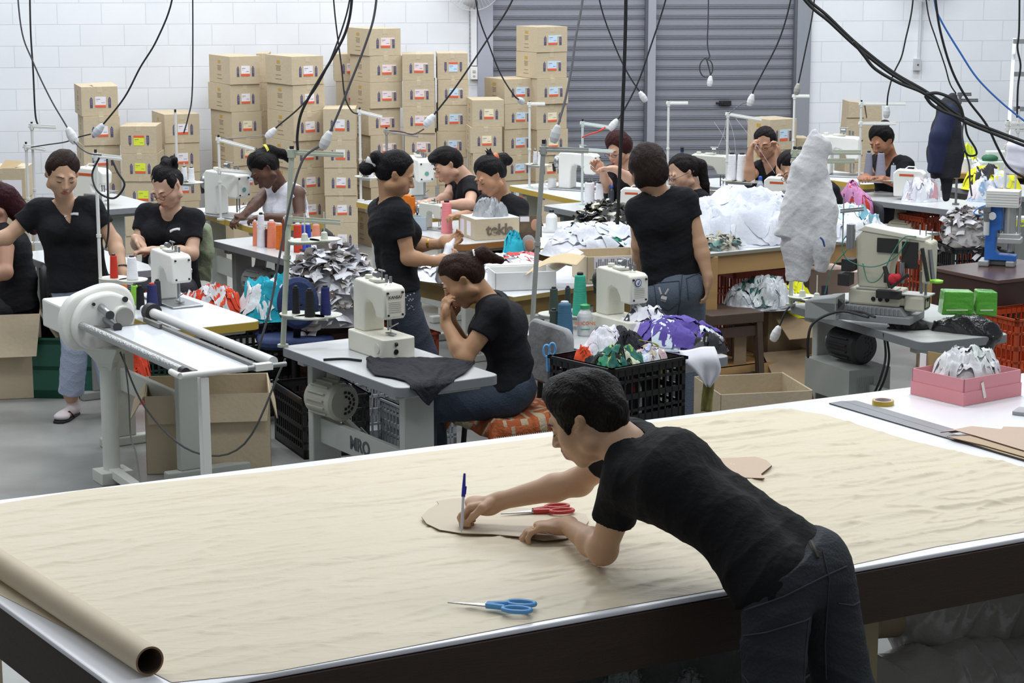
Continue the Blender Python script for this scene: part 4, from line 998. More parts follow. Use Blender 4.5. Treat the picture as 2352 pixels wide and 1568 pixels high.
f.prism([(a*.85, b) for a, b in closed([(-.05, .72), (0, .67), (.15, .655), (.30, .665), (.36, .74), (.38, .84), (.36, .92), (.30, .965), (.2, .975), (.1, .955), (.0, .92), (-.05, .86), (-.065, .79)])], -.06, .02, 'yz')
f.prism([(a*.86, b) for a, b in closed([(.03, .69), (.15, .67), (.28, .69), (.33, .77), (.33, .88), (.22, .945), (.08, .93), (.0, .86), (-.02, .77)])], .02, .09, 'yz')
f.build('head_housing', ENAMW, t, smooth=35, bevel=.016, seg=3)
f = MB(); f.bx(-.32, -.06, -.04, .12, .74, .88); f.build('motor_cover', M('e4e5de', .4), t, smooth=0, bevel=.01)
f = MB(); f.cyl((.09, .22, .83), (.13, .22, .83), .052, n=28); f.cyl((.13, .22, .83), (.14, .22, .83), .045, n=28, c=1); f.build('disc_knife_cover', [ENAMW, M('8f8d86', .4, .3)], t)
f = MB(); f.cyl((.09, .12, .88), (.20, .12, .86), .02, c=0); f.cyl((.2, .12, .86), (.21, .12, .86), .021, c=1); f.build('feed_roller', [STEEL, DARK], t)
f = MB(); f.cyl((.09, .14, .82), (.22, .15, .80), .018); f.cyl((.215, .15, .8), (.225, .15, .8), .022, c=1); f.build('feed_roller', [STEEL, DARK], t)
for q in ((.24, .91, .014), (.08, .9, .008)):
    f = MB(); f.cyl((.09, q[0], q[1]), (.1, q[0], q[1]), q[2]); f.build('bolt', DARK, t)
f = MB(); f.bx(.08, .16, .1, .38, .765, .78); f.bx(.09, .3, .33, .345, .79, .81); f.bx(.10, .34, .36, .372, .785, .80); f.build('guide_rails', M('74716c', .4, .6), t, smooth=0)
f = MB(); f.cyl((-.02, .02, .80), (L_-.03, .02, .80), .020, n=16); f.cyl((L_-.05, .02, .8), (L_-.005, .02, .80), .021, c=1); f.build('knurled_roller', [M('b9bbbb', .35, .75, bump=.5, bs=90), DARK], t)
f = MB(); f.bx(.12, L_-.03, .06, .085, .785, .80); f.bx(.12, L_-.02, .34, .365, .785, .80); f.build('side_rail', M('6e6c68', .4, .4), t, smooth=0)
f = MB(); f.bx(.14, L_-.01, .085, .345, .775, .785); f.build('glossy_panel', M('e9edf4', .08, var=.03, vs=3), t, smooth=0)
f = MB(); f.cyl((-.0, .40, .82), (L_-.02, W_-.03, .80), .024, n=18); f.cyl((.0, .40, .82), (.05, .402, .82), .045, c=1); f.cyl((-.08, .40, .82), (.0, .40, .82), .02); f.build('white_tube', [M('dcdcdc', .35), DARK], t)
f = MB(); f.tube(smoothpath([(L_-.1, -.01, .79), (L_, -.01, .79), (L_+.005, .02, .79), (L_+.005, .3, .79)]), .014, 10); f.cyl((L_+.005, .3, .79), (L_+.005, W_+.02, .79), .011, c=1); f.bx(L_-.015, L_+.025, W_*.72, W_*.72+.08, .775, .805); f.build('end_rail', [ENAMW, M('9a9c9c', .3, .5)], t, bevel=.003)
f = MB(); f.cyl((.04, .16, 0.05), (.04, .16, .58), .042, n=20); f.lathe([(.05, .56), (.06, .6), (.12, .67), (.12, .68)], 4, at=(.04, .16, 0)); f.bx(-.02, .12, .08, .24, .0, .06); f.build('column', M('d9dad2', .4), t, smooth=35, bevel=.003)
f = MB(); f.bar((L_-.01, .1, .77), (L_+.0, .1, .0), .04, .04); f.build('leg', ENAMW, t, smooth=0, bevel=.004)
f = MB(); f.bar((.04, .16, .05), (L_, .1, .05), .05, .04); f.build('foot_beam', ENAMW, t, smooth=0)
f = MB(); f.tube(smoothpath([(.1, .2, .66), (.3, .25, .4), (.75, .3, .28), (1.0, .45, .35), (1.1, .62, .75)]), .005, 6); f.build('power_cord', M('5a5a58', .6), t)
# ---- thread stands (pole tops at pixel y give heights) ----
STANDS = {}
def stand(label, px, pyb, z, pyt, arms=(), trays=(), col=LEG, r=.009, lean=0, Y=None):
    b = P(px, pyb, z=z); H = P(px, pyt, Y=b.y).z - z
    sc_ = lambda q: P(px, q, Y=b.y).z - z
    A = [(sc_(q[0]), q[1], q[2], q[3]) for q in arms]; T = [(sc_(q[0]), [(P(x, q[0], Y=b.y+dy).x-b.x-lean*(sc_(q[0])/H), dy) for x, dy in q[1]]) for q in trays]; STANDS[px] = b.y
    return thread_stand(label, b, H, A, T, col=col, r=r, lean=(lean, 0))
PALE = M('dfe0dc', .4); GRN = M('b4b9a8', .45)
stand('tall grey-green thread stand at the corner of the nearest sewing table', 650, 796, .75, 345, [(352, .24, 0, -.05), (505, .24, 5, -.08)], [(552, [(700, -.03), (745, .02)]), (722, [(680, .0), (711, -.08), (748, -.03)])], GRN, .013, .06)
stand('tall thin grey pole with a green rag behind the seated ponytailed woman', 1222, 752, .75, 330, [(345, .22, -5, -.02)], [(722, [(1272, .0), (1304, .06), (1333, -.03)])], M('a5a7a2', .4, .3), .012, .055)
stand('white thread stand in front of the woman in flip-flops', 233, 700, .80, 352, [(360, .13, 0, -.1)], [(640, [(262, 0), (304, -.05)])], PALE)
stand('white thread stand left of the woman in the white vest', 507, 505, .75, 316, [(322, .26, -10, -.25), (392, .3, -5, -.08)], [], PALE)
stand('grey wall-side thread stand at the far left', 85, 560, .75, 287, [(291, .15, 0, -.05)], [], M('cfd0cc', .4))
stand('low pale thread stand at the far left behind the woman in flip-flops', 70, 560, .75, 333, [(338, .14, -20, -.1)], [], M('d6d6d2', .4))
stand('white thread stand above the seated woman in glasses', 410, 500, .8, 258, [], [(418, [(424, 0), (441, -.06)])], PALE)
stand('white thread stand in front of the tallest carton stack', 829, 462, .75, 253, [(258, .17, 0, -.25)], [(406, [(838, 0), (852, -.05)])], PALE)
stand('steel thread stand above the standing woman holding fabric', 890, 500, .75, 298, [(303, .22, 0, -.14)], [], M('b0a8a0', .4, .4))
stand('white thread stand at the right end of the carton stacks', 1216, 432, .75, 238, [(240, .12, 0, 0)], [(378, [(1229, 0), (1240, -.05)])], PALE)
stand('teal-taped thread stand with a red ribbon near the shutter', 1337, 470, .75, 280, [(285, .2, 0, -.15), (345, .22, 0, -.06)], [], M('cfdcd8', .4))
stand('white thread stand against the centre post of the shutters', 1533, 430, .75, 236, [(238, .15, 0, 0)], [], PALE)
stand('white thread stand with nylon lines above two white cones', 1668, 462, .75, 262, [(264, .25, 0, -.17)], [(415, [(1680, 0), (1703, -.04), (1727, -.1)])], PALE)
stand('white thread stand with a pink tag at the right shutter jamb', 1820, 410, .75, 218, [(222, .12, 0, 0)], [], PALE)
stand('white thread stand above the woman by the far right cartons', 1972, 448, .75, 236, [(240, .33, 0, 0), (285, .26, 0, 0)], [(412, [(1994, 0), (2022, -.03), (2051, -.06)])], PALE)
stand('dark-armed stand carrying the navy jacket', 2195, 470, .75, 228, [(232, .13, 0, 0), (218, .08, 0, 0)], [], M('77797a', .4, .4))
stand('short chrome tension stand on the far white fabric heap', 1935, 560, .85, 452, [(486, .12, 0, .1)], [], M('a5a7aa', .3, .7), .004)
stand('white twin-pole stand at the right edge behind the blue press', 2306, 470, .75, 282, [(284, .12, 0, 0), (294, .12, 0, 0), (338, .1, 0, 0)], [], PALE, .011)
stand('second pole of the frame at the right edge behind the blue press', 2330, 470, .75, 250, [(300, .06, 0, 0)], [], PALE, .008)
# ---------------- people ----------------
def J(px, py, Y): return P(px, py, Y=Y)
def npv(v): return np.array(v, float)
def SKIN(c): 
    m = M(c, .5, var=.05, vs=20, spec=.4); b = m.node_tree.nodes['Principled BSDF']; b.inputs['Subsurface Weight'].default_value = .06; b.inputs['Subsurface Scale'].default_value = .01; b.inputs['Subsurface Radius'].default_value = (1, .35, .2); return m
def frame(fwd, up=(0, 0, 1)):
    f_ = Vector(fwd).normalized(); u = Vector(up); u = (u - f_*u.dot(f_)).normalized(); s_ = f_.cross(u)   # s_: the person's right
    return f_, u, s_
def hand(S, wr, d, n, curl=(.5, .55, .6, .65), side=1, sc=1.0, spread=.12, thumb=(.6, .5), m=0, pinch=None):
    """five separate fingers. d: wrist to knuckles, n: palm normal (fingers curl towards it), side: +1 thumb on d x n"""
    wr = Vector(wr); d = Vector(d).normalized(); n = Vector(n); n = (n-d*n.dot(d)).normalized(); s_ = d.cross(n)*side
    k = .006*sc
    R3 = [list(d), list(s_), list(n)]
    S.ell(wr+d*.045*sc, (.052*sc, .040*sc, .017*sc), R3, k=.012*sc, m=m)
    S.cone(wr-d*.01, wr+d*.03*sc, .024*sc, .024*sc, .015*sc, m=m)
    L = (.074, .082, .076, .060); off = (.028, .0095, -.0095, -.027)
    for i in range(4):
        p = wr + d*(.082-.004*abs(i-1.3))*sc + s_*off[i]*sc; c = curl[i]; a = c*.5; dd = (d + s_*spread*(off[i]/.03)).normalized()
        pts = [p-dd*.03*sc, p]
        for seg, fr in ((.45, 1), (.30, 1.15), (.25, .8)):
            v_ = dd*cos(a)+n*sin(a); pts.append(pts[-1]+v_*L[i]*seg*sc); a += c*fr
        r = (.0092, .0096, .0091, .008)[i]*sc
        S.chain(pts, [r*1.05, r*1.08, r, r*.93, r*.78], k, m=m)
    b = wr + d*.018*sc + s_*.022*sc; t1, t2 = thumb
    v1 = (d*.62+s_*.62+n*.35*t1).normalized(); v2 = (d*.85+s_*(.35-.5*t2)+n*.55*t2).normalized(); v3 = (d*.9-s_*.5*t2+n*.6*t2).normalized()
    S.chain([b, b+v1*.038*sc, b+v1*.038*sc+v2*.032*sc, b+v1*.038*sc+v2*.032*sc+v3*.026*sc], [.015*sc, .0125*sc, .0105*sc, .008*sc], k, m=m)

def head(S, c, F, U, Rt, k=1.0, fem=True, fat=0.0, lip=1, smile=0):
    """head with brow, sockets, nose, mouth, chin and ears around centre c"""
    c = Vector(c); Q = [list(Rt), list(F), list(U)]
    def p(s_, f_, u_): return c + Rt*s_*k + F*f_*k + U*u_*k
    kk = .012*k
    S.ell(p(0, -.012, .032), (.0725*k, .093*k, .084*k), Q, k=.02*k)
    S.ell(p(0, .030, -.028), ((.064+fat*.012)*k, .062*k, .080*k), Q, k=.025*k)
    S.ell(p(0, .030, -.072), ((.040+fat*.014)*k, .044*k, .036*k), Q, k=.02*k)
    S.ell(p(0, .066, -.094), ((.018 if fem else .022)*k, .018*k, .016*k), Q, k=.018*k)
    for s_ in (-1, 1):
        S.ell(p(s_*.043, .048, -.026), (.026*k, .030*k, .030*k), Q, k=.015*k)
        S.ell(p(s_*.050, .0, -.064), (.018*k, .03*k, .024*k), Q, k=.02*k)
        S.ell(p(s_*.030, .076, .024), (.024*k, .012*k, .0085*k), Q, k=.010*k)
    for s_ in (-1, 1): S.ell(p(s_*.031, .103, .003), (.019*k, .022*k, .013*k), Q, k=.008*k, op='-')
    for s_ in (-1, 1): S.ell(p(s_*.031, .0775, .002), (.0145*k, .0125*k, .0115*k), Q, k=.003*k)
    S.cone(p(0, .086, .012), p(0, .110, -.026), .0075*k, .0105*k, k=.008*k)
    for s_ in (-1, 1): S.ell(p(s_*.011, .100, -.030), (.0085*k, .011*k, .0075*k), Q, k=.006*k)
    S.ell(p(0, .082, -.058), (.026*k, .018*k, .022*k), Q, k=.010*k)
    S.ell(p(0, .0985, -.0545), ((.0215+.004*smile)*k, .0085*k, .0045*k), Q, k=.002*k, m=lip)
    S.ell(p(0, .0975, -.0645), (.0185*k, .0090*k, .0055*k), Q, k=.002*k, m=lip)
    for s_ in (-1, 1):
        S.ell(p(s_*.077, -.004, -.004), (.0085*k, .018*k, .030*k), Q, k=.005*k)
        S.ell(p(s_*.088, .004, .0), (.006*k, .009*k, .017*k), Q, k=.003*k, op='-')
    return p
def person(label, d):
    """one person: continuous body, hair and clothing as children. d holds world joints"""
    h = d.get('h', .0065); g = d.get('girth', 1.0); fem = d.get('fem', True); hk = d.get('hk', 1.0)
    base = d['hipL'].lerp(d['hipR'], .5); t = thing('person', label, 'person', (base.x, base.y, d.get('z0', 0.0)), 0)
    F, U, Rt = frame(d['face'], d.get('up', (0, 0, 1)))
    sk = SKIN(d['skin']); lip = M(d.get('lip', '9c5a50'), .45)
    S = Sculpt(h); hd = d['head']; nk = d['neck']
    S.cone(hd - U*.05*hk - F*.030*hk, nk, (.043 if fem else .055)*hk, (.050 if fem else .064)*g**.5, k=.018)
    pf = head(S, hd, F, U, Rt, hk, fem, d.get('fat', 0), smile=d.get('smile', 0))
    sL, sR, hL, hR = d['shL'], d['shR'], d['hipL'], d['hipR']; mid = (sL+sR)*.5; hm = (hL+hR)*.5
    sp = (nk-hm); spn = sp.normalized(); ac = (sR-sL).normalized()
    bf = ac.cross(spn).normalized()*(-1)      # provisional front
    if bf.dot(F) < 0 and not d.get('lookback'): bf = -bf
    if d.get('front'): bf = Vector(d['front']).normalized()
    bulge = Vector(d.get('bulge', (0, 0, 0)))
    ch = nk.lerp(hm, .28)+bulge*.6; wa = nk.lerp(hm, .66)+bulge
    cw, ww, hw = .085*g, .068*g, .082*g
    def torso(S_, o, top=True, k=.03, low=True):
        S_.cone(nk.lerp(sL, .28)-spn*.02, sL, .050+o, .054*g**.5+o, k=k); S_.cone(nk.lerp(sR, .28)-spn*.02, sR, .050+o, .054*g**.5+o, k=k)
        S_.cone(nk.lerp(sL, .35)-spn*.02, nk.lerp(sR, .35)-spn*.02, .058+o, .058+o, k=k)
        for s_, sh, hp in ((-1, sL, hL), (1, sR, hR)):
            a = ch + ac*s_*cw*.75; b = wa + ac*s_*ww*.8; c_ = hm + (hp-hm)*.62
            S_.cone(sh.lerp(nk, .38)-spn*.05, a, .068+o, .088*g+o, k=k); S_.cone(a, b, .092*g+o, .078*g+o, k=k)
            if low: S_.cone(b, c_, .078*g+o, .098*g+o*(1.6 if o > 0 else 1), k=k)
            if fem: S_.ell(ch + ac*s_*.066*g - spn*.01 + bf*(.078*g), (.056*g+o*.7,)*3, k=k)
            else: S_.ell(ch + ac*s_*.06*g + spn*.03 + bf*(.055*g), (.06*g+o*.7,)*3, k=k)
        if d.get('belly'): S_.ell(wa - spn*.04 + bf*.05*g, (.11*g+o, .09*g+o, .1*g+o), k=.05)
        S_.ell(ch + bf*(-.03), (.09*g+o,)*3, k=k)
    torso(S, -.008)
    for sd in 'LR':
        sh, el, wr = d['sh'+sd], d['el'+sd], d['wr'+sd]; ag = g**.7
        S.cone(sh, el, .046*ag, .036*ag, k=.03); S.ell(el, (.037*ag,)*3, k=.02)
        m_ = el.lerp(wr, .3); S.cone(el, m_, .036*ag, .038*ag, k=.02); S.cone(m_, wr, .038*ag, .0245*ag**.5, k=.02)
        hd_ = d.get('hand'+sd, {}); dr = Vector(hd_.get('d', (wr-el))); nn = hd_.get('n', (0, 0, -1))
        if not hd_.get('skip'): hand(S, wr, dr, nn, hd_.get('curl', (.55, .6, .65, .7)), hd_.get('side', 1 if sd == 'L' else -1), hd_.get('sc', .95 if fem else 1.02), thumb=hd_.get('thumb', (.6, .5)))
    if 'legs' in d:
        for sd in 'LR':
            hp, kn, an = d['hip'+sd], d['kn'+sd], d['an'+sd]
            S.cone(hm+(hp-hm)*.7, kn, .065*g, .045*g, k=.04); S.cone(kn, an, .045*g, .033*g, k=.03)
            to = d.get('toe'+sd)
            if to is not None:
                fd = (to-an); fd.z = 0; fd.normalize(); gz = max(d.get('z0', 0)+.012, 0.012)
                he = Vector((an.x, an.y, gz+.022))-fd*.03; ba = he+fd*.15; tp_ = he+fd*.20
                S.cone(an, he+Vector((0, 0, .01)), .036, .028, k=.03); S.cone(he, ba, .026, .022, k=.03)
                s3 = fd.cross(Vector((0, 0, 1)))
                for q in range(5): S.chain([ba+s3*(q-2)*.014-fd*.02, tp_+s3*(q-2)*.015-fd*abs(q-1.4)*.008-Vector((0, 0, .006))], [.012, .009], .006)
    S.mesh('body', [sk, lip], t)
    # eyes, lashes and brows
    k = hk
    if d.get('eyes', 'down') == 'open':
        for s_ in (-1, 1):
            f = MB(); f.ell(pf(s_*.031, .0815, .0015), .0105*k, 12); f.ell(pf(s_*.031, .0885, .0005), .0052*k, 10, c=1); f.build('eye', [M('e8e4e0', .25), M('20140f', .2)], t, world=True)
    for s_ in (-1, 1):
        f = MB(); zz = -.0035 if d.get('eyes', 'down') != 'open' else .0075
        f.tube([pf(s_*(.031-.014), .085, zz+.001), pf(s_*.026, .0905, zz-.001), pf(s_*.036, .0895, zz-.001), pf(s_*(.031+.0155), .081, zz+.001)], [.0008*k, .0016*k, .0017*k, .0009*k], 5)
        f.build('eyelashes', M('1b1412', .7), t, world=True)
    for s_ in (-1, 1):
        f = MB(); f.tube([pf(s_*.014, .0905, .0205), pf(s_*.026, .0915, .0265), pf(s_*.038, .0865, .0265), pf(s_*.05, .074, .020)], [.0022*k, (.003 if fem else .0042)*k, .0028*k, .001*k], 6)
        f.build('eyebrow', M(d.get('brow', '2a1c17'), .8), t, world=True)
    # hair
    Q = [list(Rt), list(F), list(U)]; H = Sculpt(min(h, .006)); hh = d.get('hair', {})
    hair_mat = hair_m(d.get('haircol', '1a1413'))
    vol = hh.get('vol', .010)-(.003 if fem else 0)
    H.ell(pf(0, -.014, .035), ((.0725+vol)*k, (.092+vol)*k, (.084+vol)*k), Q, k=.01)
    H.ell(pf(0, -.05, -.01), ((.064+vol)*k, (.05+vol)*k, (.07+vol)*k), Q, k=.02)
    for s_ in (-1, 1): H.ell(pf(s_*.052, .002, .03), ((.024+vol*.6)*k, .045*k, .05*k), Q, k=.02)
    for e in hh.get('extra', []):
        if len(e) == 4 and e[0] == 'e': H.ell(pf(*e[1]), tuple(q*k for q in e[2]), Q, k=e[3])
        elif e[0] == 'c': H.cone(pf(*e[1]), pf(*e[2]), e[3]*k, e[4]*k, k=.015*k)
    # carve the face, ears and nape out of the hair
    H.ell(pf(0, .108, hh.get('line', -.035)+(.010 if fem else 0)), ((.078 if fem else .073)*k, .080*k, (.117 if fem else .107)*k), Q, k=.012, op='-')
    for s_ in (-1, 1):
        if not hh.get('cover'): H.ell(pf(s_*.086, .012, -.022), (.024*k, .035*k, .044*k), Q, k=.008, op='-')
    if not hh.get('low'): H.ell(pf(0, -.02, -.13), (.09*k, .12*k, hh.get('nape', .055)*k), Q, k=.01, op='-')
    for e in hh.get('extra2', []):
        if e[0] == 'e': H.ell(pf(*e[1]), tuple(q*k for q in e[2]), Q, k=e[3])
        else: H.cone(pf(*e[1]), pf(*e[2]), e[3]*k, e[4]*k, k=.012*k)
    sd_ = int(abs(hd.x*1000)) % 97
    def hd_disp(V):
        L3 = V-npv(hd); a = L3@npv(Rt); b = L3@npv(F); c_ = L3@npv(U)
        return .0004*np.sin(a*700+np.sin(c_*60)*2+sd_) + .0003*np.sin(c_*330+b*400+np.sin(a*90)*2) + .0014*np.sin(b*60+a*50+c_*40+sd_) + .0011*np.sin(a*130-b*90+np.sin(c_*70)*2)
    H.mesh('hair', hair_mat, t, disp=hd_disp)
    if hh.get('tie'):
        f = MB(); a, b = pf(*hh['tie'][0]), pf(*hh['tie'][1]); f.cyl(a, b, hh['tie'][2]*k, n=14); f.build('hair_tie', M(hh['tie'][3], .5), t, world=True)
    if d.get('glasses'):
        f = MB(); gc = d['glasses']
        for s_ in (-1, 1):
            f.tube([pf(s_*.033+.021*cos(2*pi*q/16), .104-abs(cos(2*pi*q/16))*.002, -.002+.013*sin(2*pi*q/16)) for q in range(17)], .0014*k, 6)
            f.tube([pf(s_*.054, .102, .002), pf(s_*.078, .06, .004), pf(s_*.081, .0, .002)], .0016*k, 6)
        f.tube([pf(-.012, .105, .001), pf(0, .107, .004), pf(.012, .105, .001)], .0014*k, 6); f.build('glasses', M(gc, .35, .2), t, world=True)
    # shirt
    sh_c = d.get('shirt', '15151a'); o = d.get('ease', .010)
    T = Sculpt(min(h, .007)); torso(T, o, k=.035)
    hem = d.get('hem', .98)
    for sd in 'LR':
        sh, el = d['sh'+sd], d['el'+sd]; ln = d.get('sleeve', .52); e_ = sh.lerp(el, ln)
        if ln > 0: T.cone(sh.lerp(nk, .1), e_, .058*g**.5+o*.6, .053*g**.6+o*.6, k=.02, flat=1)
    if hem > 1:
        for s_, hp in ((-1, hL), (1, hR)): T.cone(hm+(hp-hm)*.62, hm+(hp-hm)*.7-spn*.12, .1*g+o, .098*g+o, k=.03)
    T.cut(nk.lerp(hm, hem), -spn if not d.get('hemn') else d['hemn'])
    nf = frame(bf, spn)
    T.cone(nk-spn*.012, nk+spn*.12, .062*g**.5, .09, k=.006, op='-')
    if d.get('vneck'):
        T.cone(nk+bf*.05-spn*.0, nk+bf*.115-spn*d['vneck'], .052, .012, k=.006, op='-')
    if d.get('tank'):
        for sh in (sL, sR): T.cone(sh.lerp(nk, -.2)+spn*.06, sh.lerp(nk, .12)-spn*.12, .05, .05, k=.01, op='-')
    T.mesh('shirt', d.get('shirtmat') or M(sh_c, .85, bump=.25, bs=45, var=.15, vs=8, spec=.25), t, disp=folds(int(abs(hm.x*100)), .0045, 20, spn))
    # trousers / skirt
    if d.get('pants'):
        K = Sculpt(min(h, .007)); ko = .010
        for s_, sd in ((-1, 'L'), (1, 'R')):
            hp, kn, an = d['hip'+sd], d['kn'+sd], d['an'+sd]; hq = hm+(hp-hm)*.72
            K.cone(wa.lerp(hm, .35)+ac*s_*ww*.7, hm+(hp-hm)*.62, .082*g+ko*.3, .097*g+ko*.4, k=.03)
            if d.get('seat'): K.ell(hq - bf*.035, (.085*g,)*3, k=.04)
        K.ell(hm-bf*.02, (.115*g, .11*g, .10*g), k=.05)
        K.cut(nk.lerp(hm, d.get('waist', .86)), -d['hemn'] if d.get('hemn') else spn)
        for s_, sd in ((-1, 'L'), (1, 'R')):
            hp, kn, an = d['hip'+sd], d['kn'+sd], d['an'+sd]; hq = hm+(hp-hm)*.8
            K.cone(hq-spn*.03, kn, .080*g+ko, .056*g+ko, k=.014)
            cf = d.get('cuff', .93); K.cone(kn, kn.lerp(an, cf), .056*g+ko, d.get('cuffr', .048)+ko, k=.012, flat=1)
        K.mesh('trousers', d['pants'], t, disp=folds(int(abs(hm.x*100))+3, .0035, 24, (hL-d['knL'])))
    return t, pf, dict(nk=nk, hm=hm, spn=spn, ac=ac, bf=bf, ch=ch, wa=wa, F=F, U=U, Rt=Rt)
def hair_m(c):
    return M(c, .5, bump=.6, bs=160, stretch=(1, 1, .2), spec=.15)
def jeans(c, v=.3):
    m = M(c, .8, var=v, vs=7, bump=.3, bs=120); return m
BUN = lambda y=-.12, z=.05, r=.04: [('e', (0, y, z), (r, r*.8, r), .01), ('c', (0, -.07, z), (0, y, z), .04, .03)]
def D3(*a): return Vector(a)
# 1 foreground man
SK1 = 'bd977a'
man = dict(h=.0042, fem=False, girth=1.06, hk=1.08, skin=SK1, haircol='17120f', brow='1c1411', lip='a8786a',
  head=J(1348, 958, 5.47), neck=J(1432, 1025, 5.42), face=D3(-.82, .30, -.50), up=D3(-.35, .15, .9),
  shL=J(1440, 1108, 5.30), shR=J(1450, 1010, 5.66), elL=P(1384, 1262, Y=5.42), wrL=P(1302, 1206, z=.955), elR=P(1330, 1106, Y=5.84), wrR=P(1141, 1152, Y=5.85),
  hipL=J(1752, 1345, 5.02), hipR=J(1872, 1305, 5.18), knL=D3(.66, 4.95, .50), knR=D3(.92, 5.10, .50), anL=D3(.64, 4.80, .10), anR=D3(.98, 5.0, .10),
  toeL=D3(.45, 4.9, .02), toeR=D3(.8, 5.15, .02), legs=1, front=D3(-.55, .25, -.8), bulge=(.0, 0, .025),
  handL=dict(d=D3(-.85, .12, -.12), n=D3(.0, -.15, -1), curl=(.55, .5, .55, .65), side=-1, sc=1.02, thumb=(.2, .2)),
  handR=dict(d=D3(-.93, -.02, -.25), n=D3(.02, -.35, -.9), curl=(.95, 1.05, 1.15, 1.2), sc=1.02, side=1, thumb=(.9, .8)),
  hair=dict(vol=.010, line=-.002, nape=.06, extra=[('e', (0, .02, .078), (.058, .06, .040), .04)], extra2=[('c', (-.074, .035, .02), (-.073, .034, -.012), .010, .006), ('c', (.074, .035, .02), (.073, .034, -.012), .010, .006)]),
  sleeve=.52, hem=.95, hemn=D3(.50, 0, -.86), pants=jeans('20242b', .35), waist=.86, seat=1, cuff=.95, shirt='111114')
t, pf, q = person('man in black T-shirt and dark jeans leaning over the cutting table drawing with a pen', man)
MAN = t
# jeans details: pockets, belt loop, waistband seam
SC = {}
def cast(label, **d): return person(label, d)
# 2 standing woman at the left, flip-flops
Y = 11.25
cast('woman in black V-neck T-shirt and pale jeans standing at the left in flip-flops', fem=True, girth=1.12, hk=1.06, skin='c39c80', haircol='2a1d18', brow='35241d', fat=.3,
  head=J(142, 397, Y-.12), neck=J(152, 468, Y), face=D3(.38, -.80, -.42), up=D3(.02, .1, 1), shL=J(213, 478, Y-.02), shR=J(88, 482, Y+.02),
  elR=J(15, 545, Y-.05), wrR=J(-75, 560, Y-.15), elL=J(262, 555, Y-.02), wrL=J(283, 628, Y-.15), handL=dict(d=D3(.05, -.2, -1), n=D3(-1, 0, -.1), side=1),
  hipL=J(212, 655, Y), hipR=J(152, 655, Y-.02), knL=J(238, 790, Y-.05), knR=J(172, 795, Y-.08), anL=J(262, 908, Y), anR=J(163, 905, Y-.03), legs=1,
  toeL=J(258, 945, Y-.3), toeR=J(118, 940, Y-.3), front=D3(.15, -1, 0), vneck=.105, sleeve=.55, hem=1.04, pants=jeans('a9b4cc', .22), waist=.9, cuffr=.062, cuff=.97,
  hair=dict(vol=.006, line=-.03, nape=.07, extra=[('e', (0, -.07, .0), (.05, .05, .05), .02)]))
# 3 seated woman with glasses
Y = 12.9
cast('seated woman in black V-neck with red-armed glasses and curly tied-up hair', fem=True, girth=1.22, hk=1.12, skin='c9a48c', haircol='131013', fat=.8, lip='b06a60',
  head=J(384, 425, Y-.08), neck=J(392, 482, Y), face=D3(-.42, -.62, -.62), up=D3(0, .1, 1), shL=J(447, 505, Y), shR=J(335, 492, Y+.05),
  elL=J(440, 582, Y-.12), wrL=J(350, 575, Y-.35), handL=dict(d=D3(-1, -.15, -.02), n=D3(0, 0, -1), side=-1), elR=J(318, 560, Y-.05), wrR=J(312, 548, Y-.3), handR=dict(d=D3(.6, -.3, -.5), n=D3(-.4, -.2, -.8), side=-1),
  hipL=J(425, 655, Y+.1), hipR=J(355, 655, Y+.1), knL=J(420, 670, Y-.35), knR=J(330, 668, Y-.35), anL=J(420, 800, Y-.35), anR=J(330, 800, Y-.35), front=D3(-.2, -1, 0), vneck=.11, belly=1,
  sleeve=.6, hem=1.1, pants=jeans('20232c'), waist=.95, glasses='6c2a2a',
  hair=dict(vol=.004, line=-.022, nape=.07, extra2=[('e', (-.01, -.07, .095), (.035, .035, .03), .01), ('e', (.02, -.10, .085), (.03, .035, .035), .01), ('e', (0, -.11, .05), (.03, .035, .035), .01), ('e', (-.03, -.115, .08), (.022, .022, .022), .006), ('e', (.01, -.14, .07), (.02, .02, .02), .006)]))
# 4 woman in white vest
Y = 14.0
cast('dark-skinned woman in white vest bending over her sewing machine', fem=True, girth=1.0, hk=1.05, skin='5a3c2e', haircol='0f0c0c', lip='4a2a26',
  head=J(606, 388, Y-.1), neck=J(645, 428, Y), face=D3(-.62, -.42, -.68), up=D3(-.3, .1, .9), shL=J(683, 445, Y-.1), shR=J(622, 432, Y+.15),
  elL=J(690, 505, Y-.2), wrL=J(612, 498, Y-.35), handL=dict(d=D3(-1, -.1, -.05), n=D3(0, 0, -1), side=-1), elR=J(590, 465, Y), wrR=J(562, 492, Y-.25), handR=dict(d=D3(-.5, -.5, -.3), n=D3(0, 0, -1), side=-1),
  hipL=J(712, 570, Y), hipR=J(672, 565, Y+.2), knL=J(640, 590, Y-.15), knR=J(610, 585, Y+.1), anL=J(640, 690, Y), anR=J(610, 690, Y+.2), front=D3(-.9, -.3, -.3), sleeve=0, tank=1, shirt='e2e2ea',
  hem=1.05, pants=jeans('2a2e3a'), waist=.93,
  hair=dict(vol=.010, line=-.03, extra=[('c', (0, -.06, .07), (0, -.11, .05), .045, .04)], extra2=[('c', (0, -.11, .06), (.01, -.16, -.02), .04, .032), ('c', (.01, -.16, -.02), (.02, -.165, -.10), .032, .015)], tie=((0, -.09, .07), (0, -.105, .062), .046, 'c9c24a')))
